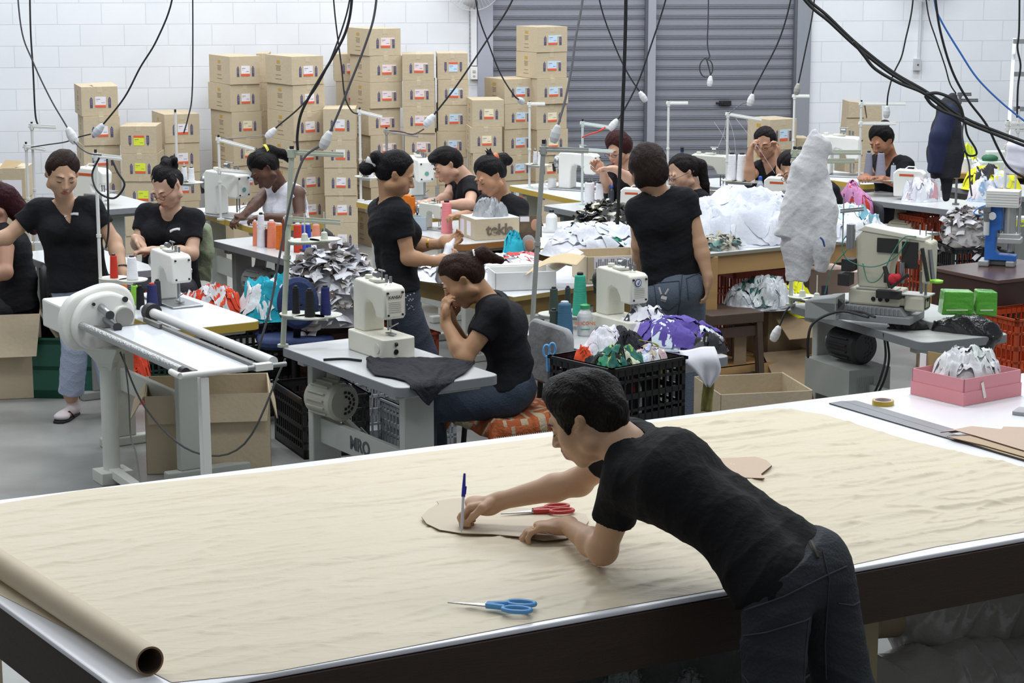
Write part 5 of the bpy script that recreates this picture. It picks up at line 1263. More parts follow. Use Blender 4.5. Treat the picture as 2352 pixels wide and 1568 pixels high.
# 5 standing woman holding cloth
Y = 10.3
cast('standing woman in black T-shirt and studded dark jeans holding up white cloth', fem=True, girth=.93, hk=.98, skin='b98d6c', haircol='120f12',
  head=J(908, 398, Y-.02), neck=J(893, 462, Y), face=D3(.90, .08, -.42), up=D3(.2, 0, 1), shR=J(918, 492, Y-.14), shL=J(872, 485, Y+.16),
  elR=J(938, 592, Y-.16), wrR=J(1000, 600, Y-.12), handR=dict(d=D3(1, .2, .15), n=D3(-.1, .6, .6), side=-1, curl=(.6, .7, .8, .8)), elL=J(952, 562, Y+.15), wrL=J(1012, 560, Y+.12), handL=dict(d=D3(1, -.1, .35), n=D3(0, -.7, .6), side=1, curl=(.5, .55, .6, .6)),
  hipR=J(925, 682, Y-.12), hipL=J(915, 675, Y+.1), knR=J(978, 815, Y-.12), knL=J(935, 815, Y+.12), anR=J(990, 1010, Y-.1), anL=J(950, 1000, Y+.15), legs=1, toeR=J(1010, 960, Y-.1), toeL=J(970, 960, Y+.15), front=D3(1, .1, -.2),
  sleeve=.55, hem=.93, pants=jeans('2a3140', .3), waist=.84, seat=1,
  hair=dict(vol=.008, line=-.025, nape=.09, extra2=[('e', (0, -.125, .035), (.04, .032, .034), .01), ('e', (0, -.145, -.035), (.045, .045, .035), .01)], tie=((0, -.09, .0), (0, -.165, .0), .022, 'd6d6da')))
# 6 young man leaning
Y = 14.2
cast('young man in black T-shirt leaning forward at the ochre-edged table', fem=False, girth=1.0, hk=1.03, skin='c79d86', haircol='141012', brow='1a1310', h=.007,
  head=J(1028, 378, Y-.05), neck=J(1068, 412, Y), face=D3(-.80, -.28, -.52), up=D3(-.3, .05, .95), shL=J(1086, 430, Y-.15), shR=J(1050, 412, Y+.18),
  elL=J(1078, 470, Y-.35), wrL=J(1020, 470, Y-.3), handL=dict(d=D3(-1, 0, 0), n=D3(0, 0, -1), side=-1), elR=J(1025, 455, Y), wrR=J(1000, 462, Y-.15), handR=dict(d=D3(-1, -.2, 0), n=D3(0, 0, -1), side=-1),
  hipL=J(1130, 540, Y-.05), hipR=J(1110, 535, Y+.2), knL=J(1050, 560, Y-.15), knR=J(1035, 555, Y+.15), anL=J(1050, 680, Y), anR=J(1035, 680, Y+.2), front=D3(-.9, -.1, -.4),
  sleeve=.5, hem=1.0, pants=jeans('20232c'), waist=.93, hair=dict(vol=.010, line=-.035, nape=.06, extra=[('e', (0, .05, .09), (.055, .045, .028), .02)]))
# 7 seated woman bun behind the lettered carton
Y = 13.2
cast('seated woman in black V-neck with a messy dark bun behind the lettered carton', fem=True, girth=1.08, hk=1.06, skin='b98a6b', haircol='131014', lip='8a5246',
  head=J(1126, 402, Y-.1), neck=J(1150, 452, Y), face=D3(-.70, -.42, -.52), up=D3(-.15, 0, 1), shL=J(1192, 478, Y-.12), shR=J(1118, 468, Y+.12),
  elL=J(1198, 545, Y-.25), wrL=J(1120, 535, Y-.35), handL=dict(d=D3(-1, 0, 0), n=D3(0, 0, -1), side=-1), elR=J(1100, 505, Y), wrR=J(1072, 492, Y-.2), handR=dict(d=D3(-1, -.2, 0), n=D3(0, 0, -1), side=-1),
  hipL=J(1180, 590, Y), hipR=J(1140, 585, Y+.2), knL=J(1110, 600, Y-.3), knR=J(1080, 595, Y), anL=J(1110, 720, Y-.2), anR=J(1080, 720, Y), front=D3(-.6, -.8, 0), vneck=.16, sleeve=.55, hem=1.05, pants=jeans('20232c'), waist=.93,
  hair=dict(vol=.008, line=-.03, nape=.08, extra2=[('e', (.0, -.12, .03), (.05, .045, .04), .012), ('e', (0, -.15, -.0), (.03, .03, .03), .01), ('c', (0, -.07, .1), (-.01, -.05, .15), .014, .002), ('c', (0, -.07, .1), (.02, -.08, .145), .014, .002), ('c', (0, -.07, .1), (.0, -.1, .14), .014, .002)], tie=((0, -.075, .07), (0, -.10, .062), .03, 'c4663c')))
# 8 seated foreground woman
Y = 9.35
cast('seated ponytailed woman in black T-shirt and blue jeans, hands raised to her face', fem=True, girth=1.10, hk=1.06, h=.0055, skin='b48a68', haircol='2e1c14', brow='2b1c15',
  head=J(1062, 640, Y-.02), neck=J(1120, 690, Y), face=D3(-.74, -.05, -.66), up=D3(-.45, .05, .9), shL=J(1140, 718, Y-.17), shR=J(1138, 700, Y+.17),
  elL=J(1066, 822, Y-.22), wrL=J(1024, 742, Y-.12), handL=dict(d=D3(-.05, .15, 1), n=D3(.8, .5, .1), side=1, curl=(.6, .7, .7, .7)), elR=J(1070, 812, Y+.2), wrR=J(1035, 735, Y+.06), handR=dict(d=D3(-.1, -.1, 1), n=D3(.6, -.7, .1), side=1, curl=(.7, .8, .8, .8)),
  hipL=J(1158, 900, Y-.13), hipR=J(1166, 892, Y+.14), knL=J(968, 938, Y-.22), knR=J(985, 925, Y+.10), anL=J(978, 1140, Y-.2), anR=J(1010, 1112, Y+.12), legs=1, toeL=J(930, 1080, Y-.2), toeR=J(970, 1070, Y+.1), front=D3(-.95, 0, -.3), bulge=(.05, 0, .0),
  sleeve=.50, hem=.92, pants=jeans('2d3848', .35), waist=.87, seat=1,
  hair=dict(vol=.006, line=-.026, nape=.075, extra2=[('c', (0, -.085, .045), (0, -.135, .02), .030, .036), ('c', (0, -.135, .02), (.01, -.175, -.05), .036, .018)], tie=((.0, -.102, .036), (0, -.110, .032), .034, 'c9c9cc')))
# 9 woman by the shutter
Y = 15.0
cast('short-haired woman in dark glasses by the shutter raising her watch hand', fem=True, girth=1.05, hk=1.02, h=.007, skin='c99f88', haircol='3a1a1c', lip='b85a58', smile=1,
  head=J(1421, 340, Y-.05), neck=J(1432, 385, Y), face=D3(-.60, -.62, -.45), up=D3(0, 0, 1), shL=J(1462, 402, Y), shR=J(1402, 400, Y+.1),
  elL=J(1455, 415, Y-.3), wrL=J(1412, 388, Y-.45), handL=dict(d=D3(-1, .0, .1), n=D3(0, -.2, -1), side=-1), elR=J(1392, 430, Y-.1), wrR=J(1385, 392, Y-.35), handR=dict(d=D3(-.4, -.2, .5), n=D3(.3, -.5, -.6), side=-1),
  hipL=J(1455, 500, Y+.1), hipR=J(1415, 500, Y+.15), knL=J(1440, 510, Y-.3), knR=J(1400, 510, Y-.3), anL=J(1440, 600, Y-.3), anR=J(1400, 600, Y-.3), front=D3(-.5, -.9, 0), vneck=.12, sleeve=.4, hem=1.05, pants=jeans('20232c'), waist=.93, glasses='1c1a1c', girth2=0,
  hair=dict(vol=.016, line=-.035, nape=.07, cover=1, extra=[('e', (.05, -.02, .02), (.04, .05, .05), .02), ('e', (-.05, -.02, .02), (.04, .05, .05), .02)]))
# 10 woman from behind
Y = 10.5
cast('short-haired woman seen from behind in black T-shirt and grey jeans with bunny pocket', fem=True, girth=1.0, hk=1.02, skin='bd9576', haircol='2c211e', lookback=1,
  head=J(1486, 388, Y), neck=J(1513, 440, Y), face=D3(-.45, .80, -.40), up=D3(-.05, -.1, 1), shL=J(1463, 482, Y+.02), shR=J(1578, 462, Y-.02),
  elL=J(1468, 562, Y+.05), wrL=J(1474, 640, Y+.2), handL=dict(d=D3(-.1, .5, -.9), n=D3(1, 0, -.1), side=1), elR=J(1607, 560, Y-.05), wrR=J(1626, 638, Y-.1), handR=dict(d=D3(.0, .15, -1), n=D3(-1, .2, 0), side=1, curl=(.3, .35, .4, .45)),
  hipL=J(1512, 675, Y), hipR=J(1588, 655, Y), knL=J(1524, 820, Y+.05), knR=J(1592, 815, Y+.05), anL=J(1524, 985, Y), anR=J(1590, 985, Y), legs=1, toeL=D3(.8, 11.0, 0), toeR=D3(.95, 11.0, 0), front=D3(-.2, 1, 0),
  sleeve=.42, hem=.90, pants=jeans('56606f', .35), waist=.82, seat=1,
  hair=dict(vol=.014, line=-.03, low=1, cover=1, extra=[('e', (0, -.045, -.03), (.082, .07, .075), .03), ('e', (.05, -.01, -.04), (.035, .05, .06), .02), ('e', (-.05, -.01, -.04), (.035, .05, .06), .02), ('e', (0, -.05, .05), (.09, .07, .07), .02)]))
# 11
Y = 13.7
cast('seated woman with glasses and long dark ponytail left of the white cones', fem=True, girth=.95, hk=1.05, h=.007, skin='c39b84', haircol='1b1515',
  head=J(1570, 395, Y-.05), neck=J(1595, 440, Y), face=D3(-.85, -.30, -.42), up=D3(-.1, 0, 1), shL=J(1610, 462, Y-.12), shR=J(1585, 455, Y+.16),
  elL=J(1612, 515, Y-.15), wrL=J(1560, 520, Y-.2), elR=J(1585, 510, Y+.15), wrR=J(1545, 510, Y+.1),
  hipL=J(1620, 575, Y-.1), hipR=J(1615, 570, Y+.1), knL=J(1540, 590, Y-.1), knR=J(1540, 585, Y+.15), anL=J(1540, 700, Y), anR=J(1540, 700, Y+.2), front=D3(-1, 0, -.1), sleeve=.55, hem=1.05, pants=jeans('20232c'), waist=.93, glasses='1a1515',
  hair=dict(vol=.006, line=-.022, extra2=[('c', (0, -.09, .03), (0, -.125, -.02), .035, .038), ('c', (0, -.125, -.02), (0, -.10, -.14), .038, .028), ('c', (0, -.10, -.14), (0, -.08, -.23), .028, .01)]))
# 12
Y = 15.1
cast('woman in black T-shirt lifting both hands to adjust her glasses by the right shutter', fem=True, girth=.98, hk=1.0, h=.007, skin='b98e74', haircol='1a1315', lip='a06055',
  head=J(1758, 328, Y-.05), neck=J(1770, 372, Y), face=D3(-.42, -.80, -.28), up=D3(0, 0, 1), shL=J(1803, 392, Y), shR=J(1738, 392, Y),
  elL=J(1798, 405, Y-.28), wrL=J(1788, 362, Y-.22), handL=dict(d=D3(-.15, .1, 1), n=D3(-.8, -.3, .2), side=1, curl=(.6, .7, .8, .9)), elR=J(1722, 405, Y-.22), wrR=J(1722, 358, Y-.24), handR=dict(d=D3(.15, .05, 1), n=D3(.9, -.1, .2), side=1, curl=(.6, .7, .8, .9)),
  hipL=J(1790, 480, Y+.1), hipR=J(1745, 480, Y+.1), knL=J(1780, 500, Y-.3), knR=J(1735, 500, Y-.3), anL=J(1780, 590, Y-.3), anR=J(1735, 590, Y-.3), front=D3(-.3, -1, 0), vneck=.1, sleeve=.45, hem=1.05, pants=jeans('20232c'), waist=.93, glasses='5a2a2a', smile=1,
  hair=dict(vol=.006, line=-.024, extra2=[('e', (.0, -.11, .02), (.035, .035, .04), .01)]))
# 13 hidden by the hoodie
Y = 13.8
cast('woman with bowed head mostly hidden behind the white hoodie', fem=True, girth=1.0, hk=1.04, h=.007, skin='bd937a', haircol='191416',
  head=J(1824, 384, Y-.1), neck=J(1865, 418, Y), face=D3(-.62, -.40, -.68), up=D3(-.5, .1, .8), shL=J(1905, 440, Y-.1), shR=J(1868, 435, Y+.16),
  elL=J(1905, 492, Y-.2), wrL=J(1855, 485, Y-.25), elR=J(1865, 480, Y+.1), wrR=J(1838, 475, Y),
  hipL=J(1950, 545, Y-.05), hipR=J(1940, 540, Y+.2), knL=J(1870, 570, Y-.1), knR=J(1865, 565, Y+.15), anL=J(1870, 680, Y), anR=J(1865, 680, Y+.2), front=D3(-.9, -.2, -.4), sleeve=.5, hem=1.05, pants=jeans('20232c'), waist=.93, glasses='3a2020',
  hair=dict(vol=.006, line=-.022, extra2=[('e', (.0, -.11, .03), (.035, .035, .04), .01)]))
# 14 far right
Y = 15.6
cast('dark-haired woman in black scoop-neck top smiling down by the far right cartons', fem=True, girth=1.08, hk=1.02, h=.007, skin='a9765a', haircol='120f10', lip='7c443c', smile=1,
  head=J(2026, 322, Y-.08), neck=J(2045, 362, Y), face=D3(-.68, -.52, -.52), up=D3(-.1, 0, 1), shL=J(2080, 380, Y-.1), shR=J(2018, 372, Y+.12),
  elL=J(2078, 425, Y-.25), wrL=J(2030, 412, Y-.3), elR=J(2000, 405, Y), wrR=J(1990, 405, Y-.25),
  hipL=J(2078, 480, Y), hipR=J(2040, 475, Y+.15), knL=J(2010, 490, Y-.2), knR=J(1985, 485, Y+.1), anL=J(2010, 580, Y), anR=J(1985, 580, Y+.2), front=D3(-.6, -.8, 0), vneck=.12, sleeve=.6, hem=1.05, pants=jeans('20232c'), waist=.93,
  hair=dict(vol=.009, line=-.024, extra2=[('e', (.0, -.09, .085), (.04, .035, .03), .01)], tie=((.0, -.07, .09), (0, -.08, .10), .03, '3c7a5c')))
# 1b far left, cut by the frame
Y = 11.9
cast('woman with long dark-red hair and black top cut off by the left edge', fem=True, girth=1.15, hk=1.05, h=.007, skin='b98d76', haircol='341218',
  head=J(-18, 462, Y), neck=J(-8, 520, Y), face=D3(-.75, -.2, -.5), shL=J(14, 548, Y-.15), shR=J(-35, 540, Y+.18),
  elL=J(12, 625, Y-.25), wrL=J(-60, 640, Y-.3), elR=J(-40, 620, Y+.2), wrR=J(-90, 640, Y), hipL=J(40, 700, Y-.1), hipR=J(20, 695, Y+.15), knL=J(-60, 720, Y-.2), knR=J(-60, 715, Y+.1), anL=J(-60, 830, Y-.1), anR=J(-60, 830, Y+.1), front=D3(-1, -.1, 0),
  sleeve=.0, hem=1.05, pants=M('17171b', .9, bump=.3), waist=.93, bulge=(.05, 0, 0),
  hair=dict(vol=.014, line=-.03, low=1, cover=1, extra=[('c', (0, -.07, -.02), (.02, -.09, -.16), .075, .06), ('c', (.02, -.09, -.16), (.02, -.09, -.26), .06, .03)]))
def zat(py, Y, px=1176): return P(px, py, Y=Y).z
# ---------- things on the cutting table ----------
KR = M('c9b294', .7, var=.04); KRD = M('8d7557', .8)
def flat_piece(name, label, cat, pix, z, th, mt, edge=None):
    w_ = [P(x, y, z=z+th) for x, y in pix]; c = sum(w_, Vector())/len(w_)
    t = MB(); n = len(w_); pts = [(p.x-c.x, p.y-c.y) for p in w_]
    t.prism(pts, 0, th, c=0); t.m = [0 if i < 2 else 1 for i in range(len(t.m))]
    o = t.build(name, [mt, edge or mt], smooth=0); o.location = (c.x, c.y, z); return tag(o, label, cat)
PZ = TH+.0125
flat_piece('paper_template', 'grey-tan card template being traced under the pen', 'template', smoothpix := [(968, 1186), (985, 1168), (1008, 1158), (1003, 1150), (1040, 1144), (1075, 1146), (1130, 1160), (1200, 1166), (1300, 1172), (1345, 1180), (1352, 1196), (1335, 1222), (1300, 1236), (1250, 1240), (1200, 1232), (1130, 1226), (1060, 1224), (1010, 1216), (980, 1202)], PZ, .0025, M('c9bba3', .6, var=.03), M('8a6f5c', .8))
flat_piece('paper_template', 'brown-edged card template lying behind the leaning man', 'template', [(1650, 1052), (1735, 1048), (1760, 1056), (1773, 1068), (1748, 1088), (1756, 1098), (1700, 1096), (1650, 1090)], PZ, .004, M('c3ab92', .6, var=.03), M('5e4436', .8))
def scissors(label, tipp, endp, z, col, up=None, loc=None):
    a, b = P(*tipp, z=z), P(*endp, z=z); d = (b-a); L_ = d.length; yaw = math.atan2(d.y, d.x)
    t = thing('scissors', label, 'scissors', (a.x, a.y, z), yaw)
    for s_ in (-1, 1):
        f = MB(); f.add([(0, 0, .004), (L_*.5, s_*.011, .004), (L_*.56, -s_*.006, .004), (L_*.3, -s_*.004, .004), (0, 0, .007), (L_*.5, s_*.011, .008), (L_*.56, -s_*.006, .008), (L_*.3, -s_*.004, .007)], [(0, 1, 2, 3), (4, 7, 6, 5), (0, 4, 5, 1), (1, 5, 6, 2), (2, 6, 7, 3), (3, 7, 4, 0)])
        f.build('blade', STEEL, t, smooth=0)
        f = MB(); f.cyl((L_*.46, -s_*.004, .007), (L_*.68, -s_*.016, .009), .009, .008, n=8)
        cx, cy = L_*.83, -s_*.026; rx, ry = L_*.16, .019
        f.tube([(cx+rx*cos(2*pi*q/20), cy+ry*sin(2*pi*q/20), .009) for q in range(21)], .0062, 8); f.build('handle', M(col, .4), t)
    f = MB(); f.cyl((L_*.46, 0, 0), (L_*.46, 0, .012), .005); f.build('pivot', STEEL, t)
    return t
scissors('blue-handled scissors lying on the tan paper near the table edge', (1028, 1388), (1226, 1402), TH+.010, '5b9fd8')
scissors('red-handled scissors lying under the drawing arm', (1150, 1184), (1312, 1172), PZ+.003, 'b5342f')
# pen held in the right hand
a, b = P(1060, 1221, z=PZ+.004), P(1067, 1087, Y=5.83); d = (b-a)
t = thing('pen', 'translucent ballpoint pen with long blue cap held upright by the leaning man', 'pen', a); f = MB(); L_ = d.length
f.cyl(a, a+d*.06, .0012, .003); f.cyl(a+d*.06, a+d*.62, .0042, n=8); f.build('barrel', M('c8ccd8', .2, alpha=.85), t, world=True)
f = MB(); f.cyl(a+d*.60, a+d*.74, .0062, .0058, n=10); f.cyl(a+d*.74, b, .0058, .0035, n=10); f.bar(a+d*.64+Vector((.006, 0, 0)), a+d*.78+Vector((.007, 0, 0)), .003, .002); f.build('cap', M('2a2b96', .35), t, world=True)
# wedding ring, rulers, tape, pink box
def ring(at, ax, r, label):
    f = MB(); ax = Vector(ax).normalized(); x = ax.orthogonal().normalized(); y = ax.cross(x)
    f.tube([Vector(at)+(x*cos(2*pi*k/16)+y*sin(2*pi*k/16))*r for k in range(17)], .0016, 6)
    o = f.build('ring', M('d8b45c', .25, .9), smooth=60); tag(o, label, 'ring'); return o
for k, (A, B, Cc, D_) in enumerate([((1904, 925), (1936, 920), (2400, 1058), (2400, 1071)), ((1938, 921), (1966, 919), (2205, 989), (2172, 992))]):
    flat_piece('steel_ruler', ['long steel straightedge lying across the bare white tabletop', 'second shorter steel ruler with its end under the brown patterns'][k], 'ruler', [A, B, Cc, D_], TH+.001+.0005*k, .004, M('85868a', .3, .7, var=.05), M('2b2b2e', .5))
o = P(2028, 929, z=TH); t = thing('tape_roll', 'roll of clear yellowish packing tape beside the steel rulers', 'tape', o)
f = MB(); f.lathe([(.034, 0), (.041, 0), (.041, .018), (.034, .018), (.034, 0)], 32); f.build('tape', M('b99d38', .35), t); f = MB(); f.lathe([(.031, .0), (.034, 0), (.034, .0185), (.031, .0185), (.031, 0)], 32); f.build('core', M('e4cfd4', .6), t)
c0, c1, c2 = P(2098, 908, z=TH), P(2217, 936, z=TH), P(2338, 909, z=TH); u = (c1-c0); yaw = math.atan2(u.y, u.x); L_ = u.length; Wd = (c2-c1).length
PK = M('d98f96', .6, var=.03); ctr_ = (c0+c2)/2
t = thing('pink_box', 'open pink cardboard box of white cloth offcuts on the cutting table', 'box', (ctr_.x, ctr_.y, TH), yaw)
vloc = Matrix.Rotation(-yaw, 3, 'Z') @ (c2-c1); sgn = 1
f = MB(); hw, hl = Wd/2, L_/2
for (x0, x1, y0, y1) in ((-hl, hl, -hw, -hw+.004), (-hl, hl, hw-.004, hw), (-hl, -hl+.004, -hw, hw), (hl-.004, hl, -hw, hw)): f.bx(x0, x1, y0, y1, 0, .105)
f.bx(-hl, hl, -hw, hw, 0, .003); f.build('lid_walls', PK, t, smooth=0)
f = MB()
for (x0, x1, y0, y1) in ((-hl-.003, hl+.003, -hw-.003, -hw), (-hl-.003, hl+.003, hw, hw+.003), (-hl-.003, -hl, -hw, hw), (hl, hl+.003, -hw, hw)): f.bx(x0, x1, y0, y1, 0.004, .055)
f.build('lower_walls', M('dd9198', .6), t, smooth=0)
f = MB(); f.bx(-hl-.006, hl+.006, -hw-.006, hw+.006, 0, .003); f.build('base_edge', M('e9e9e6', .6), t, smooth=0)
f = MB(); f.T = Matrix.Translation((hl+.0045, -hw*.35, .055)) @ Matrix.Rotation(R(18), 4, 'X'); f.bx(0, .001, -.007, .007, -.035, .03); f.build('tape_strip', M('e9e4dc', .5), t, smooth=0)
heap('fabric_offcuts', 'white cloth offcuts with a blue tie heaped in the pink box', 'cloth', (ctr_.x, ctr_.y, TH+.06), hl*.9, hw*.9, .10, ['e3e3e4', 'dcdce0', 'e6e6e8', 'c9cfcb'], 5, yaw, cell=14, kind='stuff')
t = thing('card_pieces', 'brown card and white paper sheets standing in the pink box', 'card', (c0.x+.03, c0.y+.06, TH+.005), R(-50)); f = MB(); f.bx(.0, .07, .05, .054, 0, .15); f.build('card', M('a28b5e', .8), t, smooth=0); f = MB(); f.bx(-.03, -.0, .04, .043, 0, .14); f.build('white_paper', M('e6e6e6', .6), t, smooth=0)
pats = [[(2160, 992), (2215, 981), (2232, 978), (2300, 985), (2305, 979), (2400, 982), (2400, 1052), (2352, 1034), (2240, 1000), (2195, 988)], [(2175, 1002), (2240, 1000), (2400, 1040), (2400, 1062), (2260, 1022)], [(2190, 1005), (2300, 1010), (2400, 1030), (2400, 1068), (2290, 1036)]]
for k, pp in enumerate(pats): flat_piece('paper_pattern', ['brown paper pattern, top of the pile beside the pink box', 'paper pattern, middle of the pile over the rulers', 'paper pattern, lowest of the pile over the rulers'][k], 'pattern', pp, TH+.016-.005*k, .003, M(['c4ac98', 'b9a184', 'c9b691'][k], .75, var=.05), M('6c5544', .8))
o = P(2350, 950, z=TH); t = thing('clamp', 'grey metal clamp with a cylinder cut off by the right edge', 'clamp', o, R(-30)); f = MB(); f.bx(-.03, .12, -.04, .05, 0, .015); f.cyl((.03, .01, .015), (.03, .01, .10), .024); f.build('clamp_body', M('9b9da0', .4, .4), t, bevel=.003)
# ---------- plastic-wrapped rolls under the cutting table ----------
PL = M('a8a49d', .2, bump=.9, bs=9, var=.25, vs=4, coat=.4); PL2 = M('85817b', .18, bump=.9, bs=12, var=.3, vs=5, coat=.5); PL3 = M('39413c', .18, bump=1, bs=14, var=.3, vs=6, coat=.6)
def proll(label, a, b, r, mt, seed=0):
    S = Sculpt(.016); a = Vector(a); b = Vector(b); S.cone(a, b, r, r*.95, k=.03); dd = folds(seed, .03, 11, (b-a))
    base = Vector((a.x, a.y, 0)); t = thing('wrapped_roll', label, 'fabric roll', base); S.mesh('plastic_wrap', mt, t, disp=dd, smooth=1)
    f = MB(); d = (b-a).normalized(); f.cyl(a-d*(r+.06), a-d*r*.5, r*.35); f.build('roll_end', M('a8977c', .8), t, world=True)
proll('thick plastic-wrapped fabric roll nearest under the right table end', (1.75, 5.9, .22), (2.6, 7.0, .24), .20, PL2, 1)
proll('grey plastic-wrapped roll leaning high under the right table end', (1.35, 6.35, .46), (2.5, 6.9, .36), .16, PL, 2)
proll('pale plastic-wrapped roll beside the timber table leg', (1.12, 6.1, .22), (2.1, 6.5, .20), .21, PL, 3)
proll('dark plastic-wrapped roll low at the right frame edge', (1.95, 5.75, .50), (2.9, 6.6, .55), .16, PL2, 7)
proll('dark green plastic sack of cloth under the middle of the table', (.05, 6.0, .30), (.75, 6.1, .30), .25, PL3, 4)
proll('dark plastic-wrapped roll under the leaning man', (-.55, 5.6, .14), (.2, 6.2, .14), .13, PL3, 5)
heap('cloth_bundle', 'crumpled beige cloth wrapped in clear plastic under the right table end', 'cloth', (1.38, 5.75, 0), .34, .3, .36, ['a89686', '8f8a86', 'b3a49a'], 31, .4, kind='stuff')
t = thing('plastic_basin', 'grey round plastic basin on the floor at the bottom left corner', 'basin', (-1.55, 5.35, 0)); f = MB(); f.lathe([(.12, 0), (.18, .02), (.23, .30), (.245, .31), (.235, .32), (.225, .30), (.17, .03), (.02, .02)], 32); f.build('basin_wall', M('9a9aaa', .4), t)
f = MB(); f.T = Matrix.Identity(4); o = P(122, 1560, z=.5); t = thing('rolled_plastic', 'white plastic-wrapped tube standing by the left table leg', 'roll', (o.x-.02, o.y+.12, 0)); f.tube([(0, 0, 0), (.01, 0, .35), (.0, 0, .72)], [.03, .035, .02], 12); f.build('wrap', M('d9d9df', .3, bump=.8, bs=30), t)

# ---------- clothing draped and hanging ----------
# black garment on the nearest sewing table: draped heightfield over the table edge
backl = [(842, 832), (850, 824), (885, 822), (960, 823), (1040, 824), (1088, 834)]
frontl = [(842, 846), (858, 862), (900, 868), (930, 876), (955, 893), (972, 914), (986, 926), (1000, 908), (1015, 888), (1040, 872), (1070, 858), (1089, 838)]
def pl(a, u):
    x = 842+247*u
    for (x0, y0), (x1, y1) in zip(a, a[1:]):
        if x <= x1: return y0+(y1-y0)*(x-x0)/max(1, x1-x0)
    return a[-1][1]
def drape_pt(u, v):
    px = 842+247*u; y0, y1 = pl(backl, u), pl(frontl, u); py = y0+(y1-y0)*v; ey = 890-(px-915)*.155
    w_ = abs(noise.noise(Vector((u*5, v*3, 2))))*.026 + abs(noise.noise(Vector((u*13, v*8, 4))))*.010
    if py > ey and px > 915:
        Ye = P(px, ey, z=.75).y; q = P(px, py, Y=Ye); q.y -= .052+w_*.6; return q
    p = P(px, py, z=.755); p.z += .004+w_*(1-abs(2*v-1)**3*.7) + .02*max(0, 1-u*9)*sin(pi*v); return p
f = MB(); f.grid(drape_pt, 70, 40); o = f.build('black_garment', M('191a22', .9, bump=.4, bs=60, var=.2), smooth=180, solid=.004); tag(o, 'black garment draped over the corner of the nearest sewing table', 'garment')
f = MB(); f.tube(smoothpath([P(x, y, z=.757) for x, y in ((743, 826), (790, 824), (830, 828))]), .006, 8); o = f.build('elastic_strip', M('1b1b20', .8), smooth=60); tag(o, 'short black elastic strip lying on the nearest sewing table', 'strip')
# white hoodie
Y = 10.12; S = Sculpt(.009); t = thing('hoodie', 'white hooded jacket hanging from a thread stand above the grey two-level table', 'hoodie', J(1850, 640, Y))
S.chain([J(1868, 306, Y), J(1871, 340, Y), J(1860, 395, Y), J(1850, 470, Y), J(1838, 560, Y-.02), J(1832, 648, Y-.02)], [.022, .055, .085, .095, .085, .060], .05, flat=1)
S.chain([J(1895, 335, Y), J(1912, 352, Y)], [.03, .012], .03)
S.chain([J(1836, 410, Y), J(1815, 480, Y-.05), J(1801, 548, Y-.07)], [.06, .05, .05], .008, flat=1)
S.chain([J(1886, 410, Y), J(1900, 480, Y-.08), J(1898, 560, Y-.1), J(1884, 625, Y-.08)], [.05, .062, .058, .028], .006, flat=1)
S.mesh('hoodie_cloth', M('d5d4d6', .9, bump=.3, bs=40, var=.04), t, disp=folds(11, .010, 30, (1, .3, .05)), defm=lambda V: np.stack([V[:, 0], Y+(V[:, 1]-Y)*.6, V[:, 2]], 1))
f = MB(); f.tube(smoothpath([J(1884, 545, Y-.205), J(1890, 552, Y-.21), J(1894, 566, Y-.205)]), .005, 6); f.build('blue_zip', M('33508c', .6), t, world=True)
stand('grey-green thread stand holding the white hoodie', 1816, 702, .75, 345, [(352, .34, 0, 0), (372, .31, 0, 0)], [(680, [(1843, -.03), (1876, -.12)])], GRN, .011)
# navy jacket
Y = 14.1; S = Sculpt(.009); t = thing('jacket', 'navy and black jacket hanging from a stand against the right wall', 'jacket', J(2168, 400, Y))
S.chain([J(2190, 222, Y), J(2180, 250, Y), J(2175, 300, Y), J(2172, 350, Y), J(2172, 408, Y)], [.03, .075, .10, .115, .10], .05, m=0, flat=1)
S.chain([J(2178, 260, Y-.06), J(2160, 310, Y-.1), J(2146, 395, Y-.08)], [.06, .065, .05], .03, m=1, flat=1)
S.chain([J(2175, 408, Y), J(2174, 455, Y)], [.05, .03], .01)
S.mesh('jacket_cloth', [M('22232b', .85, bump=.3, bs=50), M('1f2748', .85)], t, disp=folds(15, .010, 16, (1, .3, .1)))
# ---------- heaps and piles ----------

scraps('scrap_pile', 'tall pile of grey-white cut strips beside the blue chair', 'scraps', J(762, 735, 11.35), .27, .26, .40, ['c9c9cd', 'b5b2b0', 'd8d8de', '6d6560', 'a39c98', 'dcdce2'], 620, 3, size=(.06, .16), drop=.05)
crate('brown plastic crate under the tall pile of grey-white strips', (J(762, 735, 11.35).x, 11.4, 0), R(30), .5, .4, J(762, 738, 11.35).z, '4a3328', 'solid')
scraps('scrap_pile', 'bin of grey cut strips under the far right sewing table', 'scraps', J(2220, 558, 14.0), .17, .16, .22, ['b9b6b6', '8a8580', 'd2d0d4', '5b5450', '9c9696'], 260, 8, size=(.05, .12), drop=.1)
crate('black plastic crate under the bin of grey strips', (J(2220, 558, 14.0).x, 14.0, 0), R(10), .34, .34, J(2220, 560, 14.0).z, '18181a', 'grid')
c = P(1745, 558, z=.86); heap('white_fabric', 'big white heap of cut fabric on the timber work table', 'cloth', (c.x, c.y+.28, .85), .52, .34, .27, ['d2d5de', 'd8dae2', 'cdd1dc'], 2, R(20), 1.3, 90, kind='stuff', cell=6)
c = P(1945, 545, z=.86); heap('patterned_fabric', 'white and teal printed pieces right of the white hoodie', 'cloth', (c.x, c.y+.2, .85), .27, .24, .13, ['e9eef4', 'c3dce4', 'e4e8f0', '7fb0bd', 'eceef3'], 12, R(20), kind='stuff', cell=11)
c = P(1655, 575, z=.86); scraps('trimmings', 'small dark and beige trimmings at the left end of the timber table', 'scraps', (c.x, c.y+.15, .85), .13, .12, .06, ['c9c5b8', '3a3a3c', 'a39f90', '6d8f8a'], 90, 4, size=(.04, .09))
